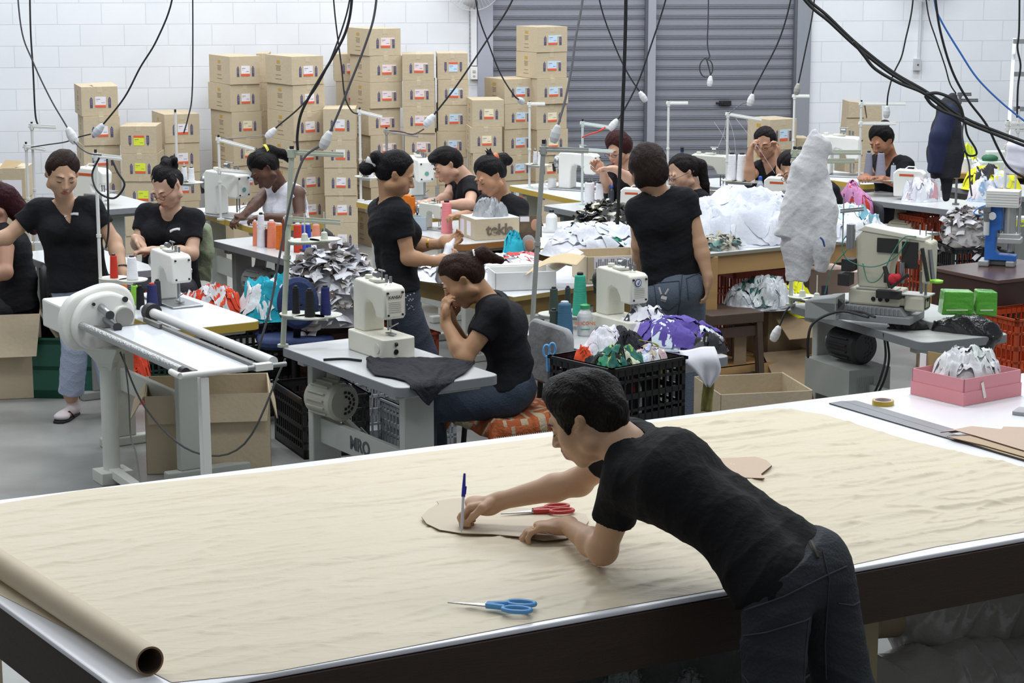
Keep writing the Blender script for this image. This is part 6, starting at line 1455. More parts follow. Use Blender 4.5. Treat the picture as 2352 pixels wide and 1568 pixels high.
c = P(2010, 533, z=.86); heap('folded_fabric', 'small bluish folded piece on the bare white timber table', 'cloth', (c.x, c.y+.1, .85), .12, .07, .03, ['cfd9e6', '8096ac'], 14, .3, cell=12)
c = P(1965, 512, z=.75); heap('pink_garment', 'pink and red garment spread over a chair back at the right', 'garment', J(1962, 508, 13.9), .15, .12, .25, ['d08abc', 'd491c0', 'd08abc', 'd28dbd', 'd08abc', 'c73c2c'], 6, 0, .5, cell=4)
c = P(1010, 640, z=.81); heap('white_garment_pieces', 'white cloth pieces with dark print spread in front of the standing woman', 'cloth', (c.x, c.y+.15, .80), .17, .26, .07, ['e9e9ee', 'dedfe6', 'e9e9ee', '77757c'], 21, R(30), kind='stuff', cell=10)
c = P(1160, 618, z=.81); heap('mixed_trims', 'red, white and grey trimmings on the central work table', 'cloth', (c.x, c.y+.1, .80), .18, .20, .045, ['e4e4e8', 'cf4a44', 'e9e9ee', '8b8a90', 'e8e8ec'], 22, R(30), kind='stuff', cell=16)
c = P(1180, 582, z=.81); heap('turquoise_bag', 'small turquoise cloth bag beside the leaning portrait', 'bag', (c.x, c.y+.06, .80), .065, .07, .11, ['1fa3b8', '2bb0c4'], 23, 0, .7, 40, cell=8)
c = P(1205, 598, z=.81); heap('coral_lace', 'coral pink lace in front of the leaning portrait', 'cloth', (c.x, c.y+.02, .80), .08, .05, .04, ['e27a7e', 'e9969a'], 24, 0, cell=16)
c = P(1370, 590, z=.81); heap('white_sheets', 'white cloth and plastic sheets behind the printed brown box', 'cloth', (c.x, c.y+.3, .80), .33, .26, .12, ['d2d4dc', 'cdd0da', 'd6d8de'], 25, R(30), kind='stuff', cell=8)
c = P(1405, 560, z=.81); scraps('camouflage_scraps', 'olive, black and white printed strips left of the standing short-haired woman', 'scraps', (c.x-.02, c.y+.35, .80), .20, .18, .20, ['3b3a36', '8a8a5c', 'c9c7b6', '5d5548', '2a2a2e', 'd8d8d8'], 240, 9, size=(.05, .12))
c = P(1412, 588, z=.81); heap('green_mesh', 'dark green mesh fabric at the edge of the central table', 'cloth', (c.x, c.y+.12, .82), .09, .06, .05, ['1f7a5c', '2b8a68'], 26, .5, cell=14)
# turquoise, orange heaps low on the left
cb = P(560, 960, z=0)
for k in range(2):
    crate(['black plastic crate on the floor under the turquoise cloth', 'black plastic crate stacked under the turquoise cloth'][k], (cb.x+.02*k, cb.y+.2, .27*k), R(28), .62, .42, .265, '17181a', 'grid')
heap('turquoise_cloth', 'turquoise cloth pile on the black crates beside the blue chair', 'cloth', (cb.x+.17, cb.y+.22, .54), .22, .18, .22, ['14a0b4', '19a9bd', '1596ab', 'dfe6ea'], 41, R(20), 1.2, kind='stuff')
heap('orange_cloth', 'orange-red cloth pile on the black crates left of the turquoise one', 'cloth', (cb.x-.17, cb.y+.18, .54), .16, .17, .14, ['cf3f22', 'd9471f', 'c9c9cc', 'c43a20'], 42, R(20), 1.2, kind='stuff')
c = P(345, 900, z=.0); crate('grey plastic crate behind the open cardboard box', (c.x+.05, c.y+.45, 0), R(30), .5, .35, .3, '5a5e60', 'grid'); heap('red_cloth', 'orange-red cloth with white tags behind the open cardboard box', 'cloth', (c.x+.05, c.y+.45, .3), .24, .18, .2, ['c8381f', 'd24120', 'cc3c20', 'c8381f', 'd8d8d8'], 43, R(20), 1.2, kind='stuff')
c = P(282, 930, z=0); heap('red_cloth', 'orange-red cloth on the floor beside the roller machine column', 'cloth', (c.x+.05, c.y+.15, 0), .1, .15, .38, ['c8381f', 'd24120'], 44, 0, kind='stuff')
# crates around the nearest table
c = P(738, 1050, z=0); crate('black plastic crate on the floor left of the nearest sewing table', (c.x-.02, c.y+.25, 0), R(24), .36, .5, .32, '151618', 'grid')
c = P(825, 1040, z=0); crate('pale grey plastic crate under the nearest sewing table', (c.x+.0, c.y+.45, 0), R(30), .36, .34, .32, 'b3b7bb', 'grid')
crate('grey plastic crate right of the pale one under the nearest table', (c.x+.30, c.y+.2, 0), R(30), .3, .3, .24, '8c9195', 'grid')
crate('upright rust-red plastic crate behind the nearest table leg', (c.x+.22, c.y+.75, 0), R(30), .2, .36, .52, '8a3a22', 'grid')
# left cartons, green crate
c = P(62, 918, z=0); t = open_carton('tall brown open carton at the left frame edge', (c.x-.2, c.y+.2, 0), R(12), .5, .4, .50, ((0, 160), (1, 150)), CB)
c = P(150, 928, z=0); crate('dark green plastic crate behind the flip-flop woman', (c.x+.0, c.y+.42, 0), R(-4), .46, .55, .36, '1f5a48', 'solid'); crate('second dark green crate right of the flip-flop woman', (c.x+.42, c.y+.55, 0), R(-4), .3, .35, .34, '1d5244', 'grid')
c = P(430, 1098, z=0); t = open_carton('big open cardboard box on the floor under the white roller machine', (c.x+.06, c.y+.36, 0), R(8), .62, .50, .40, ((0, 168), (3, 150), (1, 165)), CB, fl=.14)
c = P(62, 470, z=.0); 
t, w_, h_ = plain_carton('carton with a big white label by the left frame edge', -60, 61, 388, 458, 14.5, 4, .35)
f = MB(); f.bx(w_*.56, w_*.93, -.003, 0, h_*.1, h_*.62); f.build('label', LAB['w'], t, smooth=0); f = MB(); f.add([(w_*.5, 0, h_), (w_*.8, 0, h_), (w_*.95, .1, h_+.04), (w_*.6, .1, h_+.05)], [(0, 1, 2, 3)]); f.build('flap', CBD, t, smooth=0)
t, w_, h_ = plain_carton('blank carton under the white-labelled one by the left frame edge', -60, 61, 459, 520, 14.5, 4, .35)
t3 = thing('carton', 'lowest carton of the stack by the left frame edge', 'box', (t.location.x, t.location.y, 0), R(4)); f = MB(); carton_body(f, w_, .35, t.location.z-.002, side=False); f.build('carton_body', [CB, CBT, CBD, INK2, YMK], t3, smooth=0)
# cardboard box right of the basket, under table 2
t = open_carton('open cardboard box behind the black basket of remnants', (1.22, 10.15, 0), R(12), .48, .45, .42, ((1, 165),), CB)
# ---------- black basket crate with remnants ----------
ky = R(40); BW, BD = .42, .38; kc = P(1405, 845, Y=8.1) - Matrix.Rotation(ky, 3, 'Z') @ Vector((-BW/2, -BD/2, 0)); kc.z = 0
crate('black plastic crate supporting the basket of remnants', kc, ky, .40, .36, .655, '141416', 'grid', th=.014)
crate('black slatted basket full of colourful remnants in front of the second machine', kc+Vector((0, 0, .657)), ky, BW, BD, .26, '101012', 'grid', name='slatted_basket', th=.016)
def kq(x, y, z): q = Matrix.Rotation(ky, 3, 'Z') @ Vector((x, y, 0)); return kc+q+Vector((0, 0, z))
heap('striped_remnant', 'green, black and white zigzag striped cloth in the basket', 'cloth', kq(-.06, -.06, .87), .12, .10, .075, ['3c8f6c', '20201e', 'dfe4c8', '1e1c1c', '9cc06a', '2f6f62'], 51, ky, 1)
heap('white_remnant', 'folded white cloth at the back left of the basket', 'cloth', kq(.03, .10, .86), .13, .08, .14, ['ecebf4', 'e6e4f0'], 52, ky, .6)
heap('black_remnant', 'rolled black elastic in the middle of the basket', 'cloth', kq(.09, .03, .86), .10, .09, .12, ['1d1d24', '24242c', '20202a'], 53, ky, .6)
heap('orange_remnant', 'orange scrap at the left of the basket', 'cloth', kq(-.10, .10, .86), .05, .05, .085, ['e8532c'], 54, ky, .5, 30)
heap('pale_remnant', 'pale pink and blue scraps near the front of the basket', 'cloth', kq(.10, -.08, .87), .09, .08, .065, ['e9cdd0', 'b9c8ea', 'dfe0e6', 'c9b79a'], 55, ky, .8)
heap('mixed_remnants', 'mixed dark, red and teal remnants visible inside the basket', 'cloth', kq(.0, .0, .672), .185, .165, .19, ['2a2a30', 'b83a28', '2a8f86', 'd8dce2', '2e2e34', '3a3a44'], 56, ky, 1, flat=2, kind='stuff')
heap('purple_garment', 'purple and white printed garments heaped right of the basket', 'garment', P(1560, 806, z=.75)+Vector((.0, .12, .0)), .21, .16, .10, ['5b4a9c', '6653a8', '5b4a9c', 'd8e4ee'], 57, R(-20), .8, cell=6)
heap('white_garment', 'white cloth trailing left of the purple garments', 'garment', P(1490, 785, z=.75)+Vector((0, .1, 0)), .16, .14, .11, ['e6e6ee', 'ebebf0', '3a3a40'], 58, R(20), .8, cell=5)
heap('dark_printed_cloth', 'black and white printed cloth at the right table end', 'cloth', P(1625, 812, z=.75)+Vector((.0, .08, 0)), .10, .09, .07, ['2a292c', 'cfcfd4', '5a5a60'], 59, 0, 1, cell=16)
# hanging corner of white cloth and a striped tape
def ribbon(name, label, cat, pts, wd, mt, sd=(1, 0, 0), wob=0):
    f = MB(); Q = smoothpath(pts, 6); n = len(Q)-1; sd = Vector(sd)
    f.grid(lambda u, v: Q[min(n, int(round(v*n)))] + sd*(u-.5)*(wd if not hasattr(wd, '__call__') else wd(v)) + Vector((0, -1, 0))*wob*sin(u*7+v*3), 8, n)
    o = f.build(name, mt, smooth=180, solid=.002); return tag(o, label, cat)
Yh = 8.98
ribbon('white_cloth_corner', 'white cloth hanging in points over the end of the second table', 'cloth', [P(1600, 800, Y=Yh), P(1612, 825, Y=Yh-.06), P(1628, 855, Y=Yh-.06), P(1628, 888, Y=Yh-.05)], lambda v: .02+.14*(1-v**2.2), M('d9d9e0', .85), (1, .1, .1), .016)
ribbon('printed_cloth_strip', 'long multicoloured printed strip hanging below the white cloth', 'cloth', [P(1625, 820, Y=Yh), P(1628, 870, Y=Yh-.03), P(1624, 910, Y=Yh-.03), P(1622, 945, Y=Yh-.03)], .05, M('8a8448', .8, var=.6, vs=40), (1, 0, 0), .01)
ribbon('polka_tape', 'narrow yellow dotted tape hanging over the basket rim', 'tape', [kq(.12, .0, .97), kq(.20, -.03, .94), kq(.225, -.03, .85), kq(.225, -.02, .78)], .012, M('c9c94a', .7, var=.4, vs=60), (1, 0, 0))
# blue scissors stuck upright in the basket
p0 = P(1262, 836, Y=8.42); t = thing('scissors', 'light blue scissors standing handles-up in the black basket', 'scissors', p0)
for s_ in (-1, 1):
    f = MB(); c_ = Vector((s_*.012, 0, .06+.004*s_)); f.tube([c_+Vector((.013*cos(2*pi*k/18), 0, .026*sin(2*pi*k/18))) for k in range(19)], .005, 8); f.cyl((s_*.006, 0, -.03), (s_*.009, 0, .036), .006); f.build('handle', M('66aee6', .35), t)
f = MB(); f.bx(-.008, .008, -.001, .001, -.13, -.02); f.build('blade', STEEL, t)
# ---------- cartons and boxes on the work tables ----------
a, b_, c_ = P(1027, 548, z=.78), P(1096, 552, z=.78), P(1187, 545, z=.78)
c0 = P(1092, 553, z=.78); t = thing('lettered_carton', 'long brown carton with big dark lowercase lettering holding a clear plastic bag', 'box', c0, R(10)); 
f = MB(); wL = .30; hL_ = .135; f.bx(0, wL, 0, .30, 0, hL_*.98); f.build('carton_body', CB, t, smooth=0, bevel=.003)
text_mesh('lettering', 'tekla', .095, M('6f6658', .85), t, (.165, -.002, .062), (pi/2, 0, 0), bold=.0035)
t.rotation_euler = (0, 0, R(14))
f = MB(); f.bx(-.001, .0, .08, .15, .02, .11); f.bx(-.001, .0, .20, .27, .01, .11); f.build('label', LAB['w'], t, smooth=0)
f = MB(); f.bx(.0, wL, .0, .3, hL_*.98, hL_); f.build('white_lining', M('d9d9da', .5), t, smooth=0)
t.rotation_euler = (0, 0, R(22))
heap('plastic_bag', 'crumpled clear plastic bag on top of the lettered carton', 'bag', J(1125, 507, c0.y+.18), .12, .09, .10, [M('d5d8dc', .15, trans=.55, alpha=.75, bump=.6, bs=25)], 61, 0, 1.3, 48, cell=12)
c0 = P(1185, 675, z=.8); open_carton('open white shoe-type box on the corner of the central table', c0+Vector((.03, .22, 0)), R(12), .33, .22, .10, ((2, 95), (1, 60)), M('e4e4e2', .5), fl=.18, inner=M('e2e2e0', .5), name='white_box')
c0 = P(1352, 655, z=.8); t = open_carton('brown box with a strip of printed labels behind the mint cone', c0+Vector((.12, .22, 0)), R(14), .34, .30, .15, (), CB, name='cardboard_box')
f = MB(); f.bx(-.13, .15, -.152, -.150, .08, .145, 0)
for k in range(22): f.bx(-.12+k*.012, -.113+k*.012, -.153, -.151, .09, .135 if k % 3 else .12, 1)
f.build('label', [LAB['w'], M('8c8c92', .7)], t, smooth=0)
ribbon('cardboard_flap', 'bent tan cardboard flap lying over the white box', 'cardboard', [P(1215, 622, z=.9), P(1255, 600, z=.93), P(1290, 592, z=.96), P(1335, 598, z=.97)], .22, M('c6b28c', .8), (.25, .9, .1))
# framed portrait leaning
c0 = P(1216, 582, z=.8)-Vector((0, .06, 0)); t = thing('magazine_portrait', 'printed portrait cards of a face in a pale headscarf leaning on the table', 'picture', c0+Vector((0, .1, 0)), R(4))
f = MB(); f.bx(-.065, .065, 0, .004, 0, .12); f.bx(-.06, .075, .005, .009, .09, .22, 1); f.build('card', [M('5a4a3c', .5, var=.3, vs=20), M('6a5a44', .5, var=.5, vs=30)], t, smooth=0)
f = MB(); f.ell((-.005, -.001, .055), (.042, .004, .052)); f.build('headscarf', M('aaa5a2', .6), t)
f = MB(); f.ell((0, -.004, .045), (.026, .004, .036)); f.build('printed_face', M('b88468', .6), t); f = MB(); f.ell((.035, .003, .165), (.026, .003, .036)); f.build('printed_face', M('c08e72', .6), t)
f = MB(); f.bx(-.055, .0, .003, .0045, .185, .215); f.build('white_strip', LAB['w'], t, smooth=0)
# bottles, cups
def bottle(label, px, pyb, pyt, wpx, z, col, cap, capc, neck=.35, text=None, alpha=1, trans=0):
    b = P(px, pyb, z=z); s_ = FPX/(b.y*CT-(z-CAMZ)*ST); h = (pyb-pyt)/s_; r = wpx/2/s_; b.y += r
    t = thing('bottle', label, 'bottle', b); f = MB(); f.lathe([(r*.9, 0), (r, .006), (r, h*.62), (r*.85, h*.72), (r*neck, h*.82), (r*neck, h*.88)], 20); f.build('bottle_body', M(col, .3, alpha=alpha, trans=trans), t)
    f = MB(); f.lathe([(r*neck*1.2, h*.86), (r*neck*1.2, h*.97), (r*neck*.6, h)], 14); f.build('cap', M(capc, .4), t)
    if text:
        text_mesh('lettering', text, r*.62, M('d9703c', .5), t, (0, -r*1.01, h*.42), (pi/2, 0, 0), bold=.0006)
        f = MB(); f.bx(-r*.6, r*.6, -r*1.01, -r*.9, h*.22, h*.25); f.build('green_band', M('4f9a78', .5), t)
    return t
bottle('translucent white bottle with green cap lettered SILICONE beside the teal cone', 1344, 773, 700, 36, .75, 'd9dcdc', 0, '2e9a5e', .55, 'SILICONE', alpha=.92)
bottle('white squeeze bottle with a red nozzle on the central table', 1347, 562, 513, 24, .80, 'ebe9e6', 0, 'c8402e', .4)
bottle('white bottle with black cap on a box behind the grey pole', 1267, 530, 482, 27, .84, 'e9eaea', 0, '1c1c1e', .35)
bottle('small clear water bottle with blue cap by the overlock machine', 1746, 470, 405, 18, .75, 'c2cedb', 0, '2f5fc0', .4, alpha=.6)
bottle('dark drink bottle with blue cap between white cones', 1404, 470, 425, 14, .75, '3b3f4a', 0, '3a62b8', .5)
bottle('blue spray can in front of the shutter centre post', 1566, 425, 336, 10, .75, '2a4fb0', 0, '1c1c30', .7)
c0 = P(1268, 535, z=.80); t = thing('white_tub', 'square white tub under the black-capped bottle', 'tub', c0+Vector((0, .05, 0))); f = MB(); f.bx(-.055, .055, -.04, .04, 0, .04); f.build('tub_body', M('e2e3e2', .4), t, smooth=0, bevel=.006)
c0 = P(1268, 432, z=.75); t = thing('mug', 'white mug on the ochre-edged table near the shutter', 'mug', c0); f = MB(); f.lathe([(.03, 0), (.033, .004), (.033, .075), (.03, .075), (.029, .008), (.005, .006)], 20); f.build('cup', M('ecebec', .3), t); f = MB(); f.tube([(-.033, 0, .06), (-.055, 0, .055), (-.055, 0, .025), (-.033, 0, .018)], .005, 6); f.build('handle', M('ecebec', .3), t)
c0 = P(960, 487, z=.78); t = thing('blue_cup', 'small blue cup beside the orange cone', 'cup', c0); f = MB(); f.lathe([(.02, 0), (.024, .055), (.021, .055), (.018, .004)], 16); f.build('cup', M('3a86c4', .4), t)
t = open_carton('clear plastic tub left of the dusty small machine', P(958, 530, z=.78)+Vector((0, .05, 0)), R(5), .12, .1, .09, (), M('b9c8d2', .2, alpha=.5), name='plastic_tub')
c0 = P(930, 492, z=.78); t = thing('orange_bag', 'bright orange bag beside the orange cone at the bun-haired woman', 'bag', c0+Vector((0, .08, 0))); f = MB(); f.prism([(-.05, 0), (.045, 0), (.05, .12), (-.03, .13)], 0, .06, 'xz'); f.build('bag_body', M('e07f1c', .6, bump=.3), t, bevel=.01)
# ---------- cones ----------
zt1 = P(650, 722, Y=STANDS[650]).z+.006
cone_at(680, 716, 652, 19, 15, '17171b', zt1, 'black thread cone nearest the pole on the grey-green stand tray', Y=STANDS[650])
cone_at(712, 729, 664, 25, 18, '17171b', zt1, 'black thread cone in the middle of the grey-green stand tray', Y=STANDS[650]-.08)
cone_at(748, 727, 659, 25, 19, '242a66', zt1, 'dark blue thread cone at the end of the grey-green stand tray', Y=STANDS[650]-.03)
zt = P(233, 640, Y=P(233, 700, z=.8).y).z
cone_at(262, 632, 577, 19, 15, 'c8321f', zt+.006, 'red thread cone on the white stand tray in front of the flip-flop woman', Y=STANDS[233])
cone_at(304, 633, 578, 27, 20, 'ececf2', zt+.006, 'white thread cone beside the red one on the white stand tray', Y=STANDS[233]-.05)
cone_at(283, 672, 636, 18, 14, 'de7420', .78, 'small orange thread cone below the white stand tray')
cone_at(309, 701, 652, 20, 15, '9be04e', .78, 'lime green thread cone on the white sewing table')
cone_at(322, 711, 656, 20, 16, '17171b', .78, 'black thread cone beside the lime green one')
cone_at(349, 709, 650, 28, 21, '2a2f62', .78, 'navy thread cone on the white sewing table', tip='c8321f')
cone_at(362, 703, 641, 18, 14, '3a3b44', .78, 'charcoal thread cone behind the navy one')
row = [(586, 565, 505, 12, 9, 'e08a6c', 'salmon'), (600, 568, 488, 21, 14, 'dedee6', 'tall white'), (614, 568, 523, 14, 10, '5a2228', 'small maroon'), (624, 570, 505, 23, 18, 'e28a6a', 'wide salmon'), (642, 573, 512, 18, 15, 'd9701c', 'orange'), (655, 577, 498, 16, 12, '7c3a26', 'rust brown'), (684, 580, 512, 20, 18, 'c03a24', 'red'), (697, 576, 512, 12, 10, '3a52b8', 'narrow blue'), (708, 574, 512, 14, 12, '3344a0', 'dark blue'), (726, 568, 512, 20, 16, 'e28f74', 'rightmost salmon')]
for x, yb, yt, wb, wt, c_, nm in row: cone_at(x, yb, yt, wb, wt, c_, .75, '%s thread cone in the row on the grey table beside the strip pile' % nm, tip='1c1c20' if nm == 'tall white' else 'd8d8dc')
cone_at(1026, 536, 460, 27, 20, 'ea8c90', .78, 'pink thread cone with black tip left of the lettered carton')
cone_at(948, 491, 449, 13, 12, 'e0781c', .78, 'orange thread cone behind the hands of the bun-haired woman')
cone_at(1272, 705, 643, 23, 17, '3c4a42', P(1222, 722, Y=STANDS[1222]).z+.006, 'dark green thread cone, upper one beside the grey pole', Y=STANDS[1222])
cone_at(1272, 772, 708, 21, 18, '3a473f', .75, 'dark green thread cone standing on the second table')
cone_at(1304, 715, 656, 15, 12, '3a4040', P(1222, 722, Y=STANDS[1222]).z+.006, 'slim charcoal thread cone left of the mint one', Y=STANDS[1222]+.06)
cone_at(1332, 703, 605, 36, 24, '3fb094', P(1222, 722, Y=STANDS[1222]).z+.006, 'tall mint green thread cone above the SILICONE bottle', Y=STANDS[1222]-.03)
cone_at(1297, 774, 692, 40, 30, '3c6784', .75, 'fat steel blue thread cone on the second table', tip='b9c6d4')
cone_at(1354, 465, 416, 24, 22, 'ececf2', .75, 'fat white thread cone left of the dark drink bottle')
cone_at(1377, 470, 418, 20, 16, 'ececf2', .75, 'white thread cone touching the dark drink bottle')
cone_at(1229, 383, 352, 10, 8, 'dcdce4', P(1216, 378, Y=STANDS[1216]).z+.006, 'white thread cone on the stand right of the carton stacks', Y=STANDS[1216])
cone_at(1239, 384, 353, 9, 7, 'e6e6ec', P(1216, 378, Y=STANDS[1216]).z+.006, 'second white thread cone on the stand right of the carton stacks', Y=STANDS[1216]-.05)
z8 = P(829, 406, Y=P(829, 462, z=.75).y).z
cone_at(838, 403, 372, 11, 10, '2a2a2e', z8+.006, 'black thread cone in front of the tallest carton stack', tip='2a2a2e', Y=STANDS[829]); cone_at(852, 404, 373, 12, 9, 'dcdce8', z8+.006, 'white thread cone in front of the tallest carton stack', Y=STANDS[829]-.05)
z9 = P(410, 418, Y=P(410, 500, z=.8).y).z
cone_at(424, 416, 382, 14, 11, 'e6e6ee', z9+.006, 'white thread cone behind the tied-up hair of the glasses woman', Y=STANDS[410]); cone_at(440, 417, 382, 15, 12, 'eaeaf2', z9+.006, 'outer white thread cone above the seated glasses woman', Y=STANDS[410]-.06)
z10 = P(1668, 415, Y=P(1668, 462, z=.75).y).z+.006
cone_at(1680, 411, 348, 23, 18, 'f0f0f4', z10, 'tall white thread cone nearest the nylon-line stand', Y=STANDS[1668]); cone_at(1703, 414, 350, 24, 19, 'f0f0f4', z10, 'tall white thread cone, outer one of the big pair', Y=STANDS[1668]-.04); cone_at(1726, 421, 388, 17, 14, 'eeeef2', z10, 'small white thread cone right of the tall pair', Y=STANDS[1668]-.1)
z11 = P(1972, 412, Y=P(1972, 448, z=.75).y).z+.006
cone_at(1994, 409, 345, 23, 13, '8b8c9c', z11, 'grey thread cone with black tip in front of the far right woman', Y=STANDS[1972]); cone_at(2022, 410, 346, 26, 15, '8f8f9f', z11, 'wider grey thread cone in front of the far right woman', Y=STANDS[1972]-.03); cone_at(2051, 416, 381, 14, 11, 'b4bac6', z11, 'small silver thread cone by the orange-badged overlock', Y=STANDS[1972]-.06)
# ---------- chairs ----------
BLU_ = M('26365f', .8, bump=.2, bs=60)
t = thing('office_chair', 'blue upholstered office chair beside the pile of grey-white strips', 'chair', (P(672, 700, Y=10.95).x, 11.1, 0), R(12))
c = P(672, 698, Y=10.95).z; f = MB(); f.lathe([(.001, -.03), (.09, -.03), (.108, -.015), (.108, .01), (.09, .025), (.001, .03)], 32, at=(0, 0, 0), axis=(0, -1, 0)); f.v = [Vector((v.x*1.05, v.y-.12, v.z*1.32+c)) for v in f.v]; f.build('backrest', BLU_, t)
f = MB(); f.prism(round_rect(-.21, .21, -.1, .32, .09), .42, .48); f.build('seat', BLU_, t, bevel=.02); f = MB(); f.bar((0, .0, .42), (0, -.15, c), .04, .01); f.cyl((0, .1, .1), (0, .1, .42), .025)
for k in range(5): f.bar((0, .1, .11), (.26*cos(2*pi*k/5), .1+.26*sin(2*pi*k/5), .06), .035, .025)
f.build('base', BLACK, t)
for k in range(5):
    f = MB(); x, y = .26*cos(2*pi*k/5), .1+.26*sin(2*pi*k/5); f.cyl((x-.012, y, .027), (x+.012, y, .027), .027); f.build('caster', BLACK, t)
def chair(label, x, y, rz, seatc, h=.46, back=True, cover=None, w=.42, bh=.42):
    t = thing('work_chair', label, 'chair', (x, y, 0), rz); f = MB(); f.prism(round_rect(-w/2, w/2, -.2, .2, .05), h-.05, h); f.build('seat', seatc, t, bevel=.012)
    for sx in (-1, 1):
        for sy in (-1, 1): f = MB(); f.cyl((sx*(w/2-.03), sy*.17, h-.05), (sx*(w/2), sy*.19, 0), .013); f.build('leg', BLACK, t)
    if back:
        f = MB(); f.prism(round_rect(-w/2+.02, w/2-.02, h+.10, h+.10+bh, .06), .17, .205, 'xz'); f.build('backrest', cover or seatc, t, bevel=.014)
        for sx in (-1, 1): f = MB(); f.bar((sx*.12, .19, h-.04), (sx*.12, .20, h+.15), .025, .012); f.build('back_support', BLACK, t)
    return t
# foreground chair with orange fringed throw: chair back towards +x
cx, cy = P(1185, 930, Y=9.4).x, 9.4
t = chair('work chair with a grey cover and orange fringed throw under the ponytailed woman', cx, cy, R(-62), M('6a3424', .9), h=.45, cover=M('9b9c9e', .9, bump=.4, bs=15), w=.44, bh=.30)
f = MB()
def thr(u, v):
    x = -.25+.5*u; y = -.26+.48*v; z = .465 + .01*noise.noise(Vector((u*6, v*6, 0)))
    if abs(x) > .225: z -= (abs(x)-.225)*3.2
    if y < -.21: z -= (-.21-y)*1.5
    return Vector((x, y, z))
f.grid(thr, 30, 26, cf=lambda u, v: int(abs(noise.noise(Vector((u*4, v*4, 3.3))))*9) % 3); f.build('throw', [M('a9572f', .95, bump=.5, bs=80), M('b8633a', .95, bump=.5, bs=80), M('b9a98c', .95, bump=.5, bs=80)], t, smooth=180, solid=.008)
f = MB()
for k in range(44):
    for sx in (1,): f.tube([(sx*.256, -.25+.011*k, .400), (sx*.262, -.25+.011*k+.004*sin(k), .375), (sx*.26, -.25+.011*k, .350)], .0028, 4)
fr = f.build('fringe', M('d9d2c4', .9), t); fr['kind'] = 'stuff'
def seat_for(label, pp, rz, col='2b2b30', back=True, w=.40):
    pts = [o for o in bpy.data.objects if o.name.startswith('person') and pp in o.get('label', '')]
    p = pts[0]; me = [c for c in p.children if c.name.startswith('trousers')][0].data; return p
def find(lbl): return [o for o in COL.objects if o.get('label', '').startswith(lbl)][0]
for lbl, nm, rz, colr in (('seated woman in black V-neck with red-armed', 'work chair with an olive jacket under the seated glasses woman', 0, '33343a'), ('dark-skinned woman', 'black work chair under the woman in the white vest', -75, '1d1d20'), ('young man in black', 'work chair under the leaning young man', -80, '2a2b30'), ('seated woman in black V-neck with a messy', 'work chair under the woman with the messy bun', -60, '2a2b30'), ('short-haired woman in dark glasses', 'work chair under the woman by the shutter', -30, '2a2b30'), ('seated woman with glasses and long', 'black round-backed work chair under the woman with the long ponytail', -85, '1a1b1f'), ('woman in black T-shirt lifting', 'work chair under the woman adjusting her glasses', 0, '2a2b30'), ('woman with bowed head', 'work chair under the woman behind the white hoodie', -80, '2a2b30'), ('dark-haired woman in black scoop', 'work chair under the far right woman', -50, '2a2b30'), ('woman with long dark-red hair', 'black chair under the woman at the left frame edge', -80, '1b1b1f')):
    p = find(lbl); tr = [c for c in p.children if c.name.startswith('trousers')][0]
    zs = [v.co.z for v in tr.data.vertices if (v.co.x**2+v.co.y**2) < .02]; zm = min(zs) if zs else .45
    chair(nm, p.location.x, p.location.y, R(rz), M(colr, .8), h=max(.3, min(.7, zm+.015)), w=.38, bh=.25)
# olive jacket hanging on the chair behind the seated glasses woman
Y = 13.1; S = Sculpt(.01); t = thing('olive_jacket', 'olive green jacket hanging on the chair right of the seated glasses woman', 'jacket', J(468, 640, Y))
S.chain([J(470, 530, Y), J(474, 580, Y), J(466, 645, Y)], [.05, .055, .05], .03, flat=1); S.mesh('jacket_cloth', M('8c9479', .9, bump=.4, bs=30), t, disp=folds(21, .012, 18, (1, .3, 0)))
# ---------- clothing details ----------
q2 = find('woman in black V-neck T-shirt and pale jeans')
def logo(p, px, py, Y, s_=.06):
    t_ = p; f = MB(); c_ = J(px, py, Y)
    for k in range(7): f.bx(c_.x-s_/2+k*s_/7, c_.x-s_/2+(k+.75)*s_/7, c_.y-.004, c_.y, c_.z-.006+.004*sin(k*1.3)+k*.001, c_.z+.008+.003*cos(k*2))
    f.build('shirt_logo', M('dadade', .6), t_, smooth=0, world=True)
def surf_y(p, name, px, py):
    """depth of the first surface of a child mesh along the pixel ray"""
    o = [c for c in p.children if c.name.split('.')[0] == name][0]
    a = P(px, py, Y=1) - p.location; d = (P(px, py, Y=2)-P(px, py, Y=1)).normalized()
    from mathutils.bvhtree import BVHTree
    bv = BVHTree.FromPolygons([v.co for v in o.data.vertices], [tuple(f_.vertices) for f_ in o.data.polygons]); h_ = bv.ray_cast(a, d)
    return (h_[0].y + p.location.y, h_[1]) if h_[0] is not None else (None, None)
def surf_line(p, name, px_pts, r, mt, child, parts=1, off=.002, cyc=False):
    pts = []
    for x, y in px_pts:
        yy, n_ = surf_y(p, name, x, y)
        if yy is not None: pts.append(J(x, y, yy-off))
    if len(pts) > 1:
        f = MB(); f.tube(pts, r, 5); return f.build(child, mt, p, world=True)
def interp(a, n=10):
    out = []
    for (x0, y0), (x1, y1) in zip(a, a[1:]): out += [(x0+(x1-x0)*k/n, y0+(y1-y0)*k/n) for k in range(n)]
    return out+[a[-1]]
for lb, x, y in (('woman in black V-neck T-shirt and pale jeans', 164, 493), ('seated woman in black V-neck with red', 402, 528)):
    p = find(lb); yy, n_ = surf_y(p, 'shirt', x, y)
    k_ = 1 if x < 300 else .7
    for o_ in (-2, 1): surf_line(p, 'shirt', interp([(x-16*k_, y+4+o_), (x-6*k_, y+o_*.6), (x+6*k_, y-2+o_*.6), (x+16*k_, y-1+o_)], 6), .0055, M('d6d6da', .6), 'shirt_logo', off=.003)
ST_ = M('3a3c43', .9); ORS = M('6a4a34', .9)
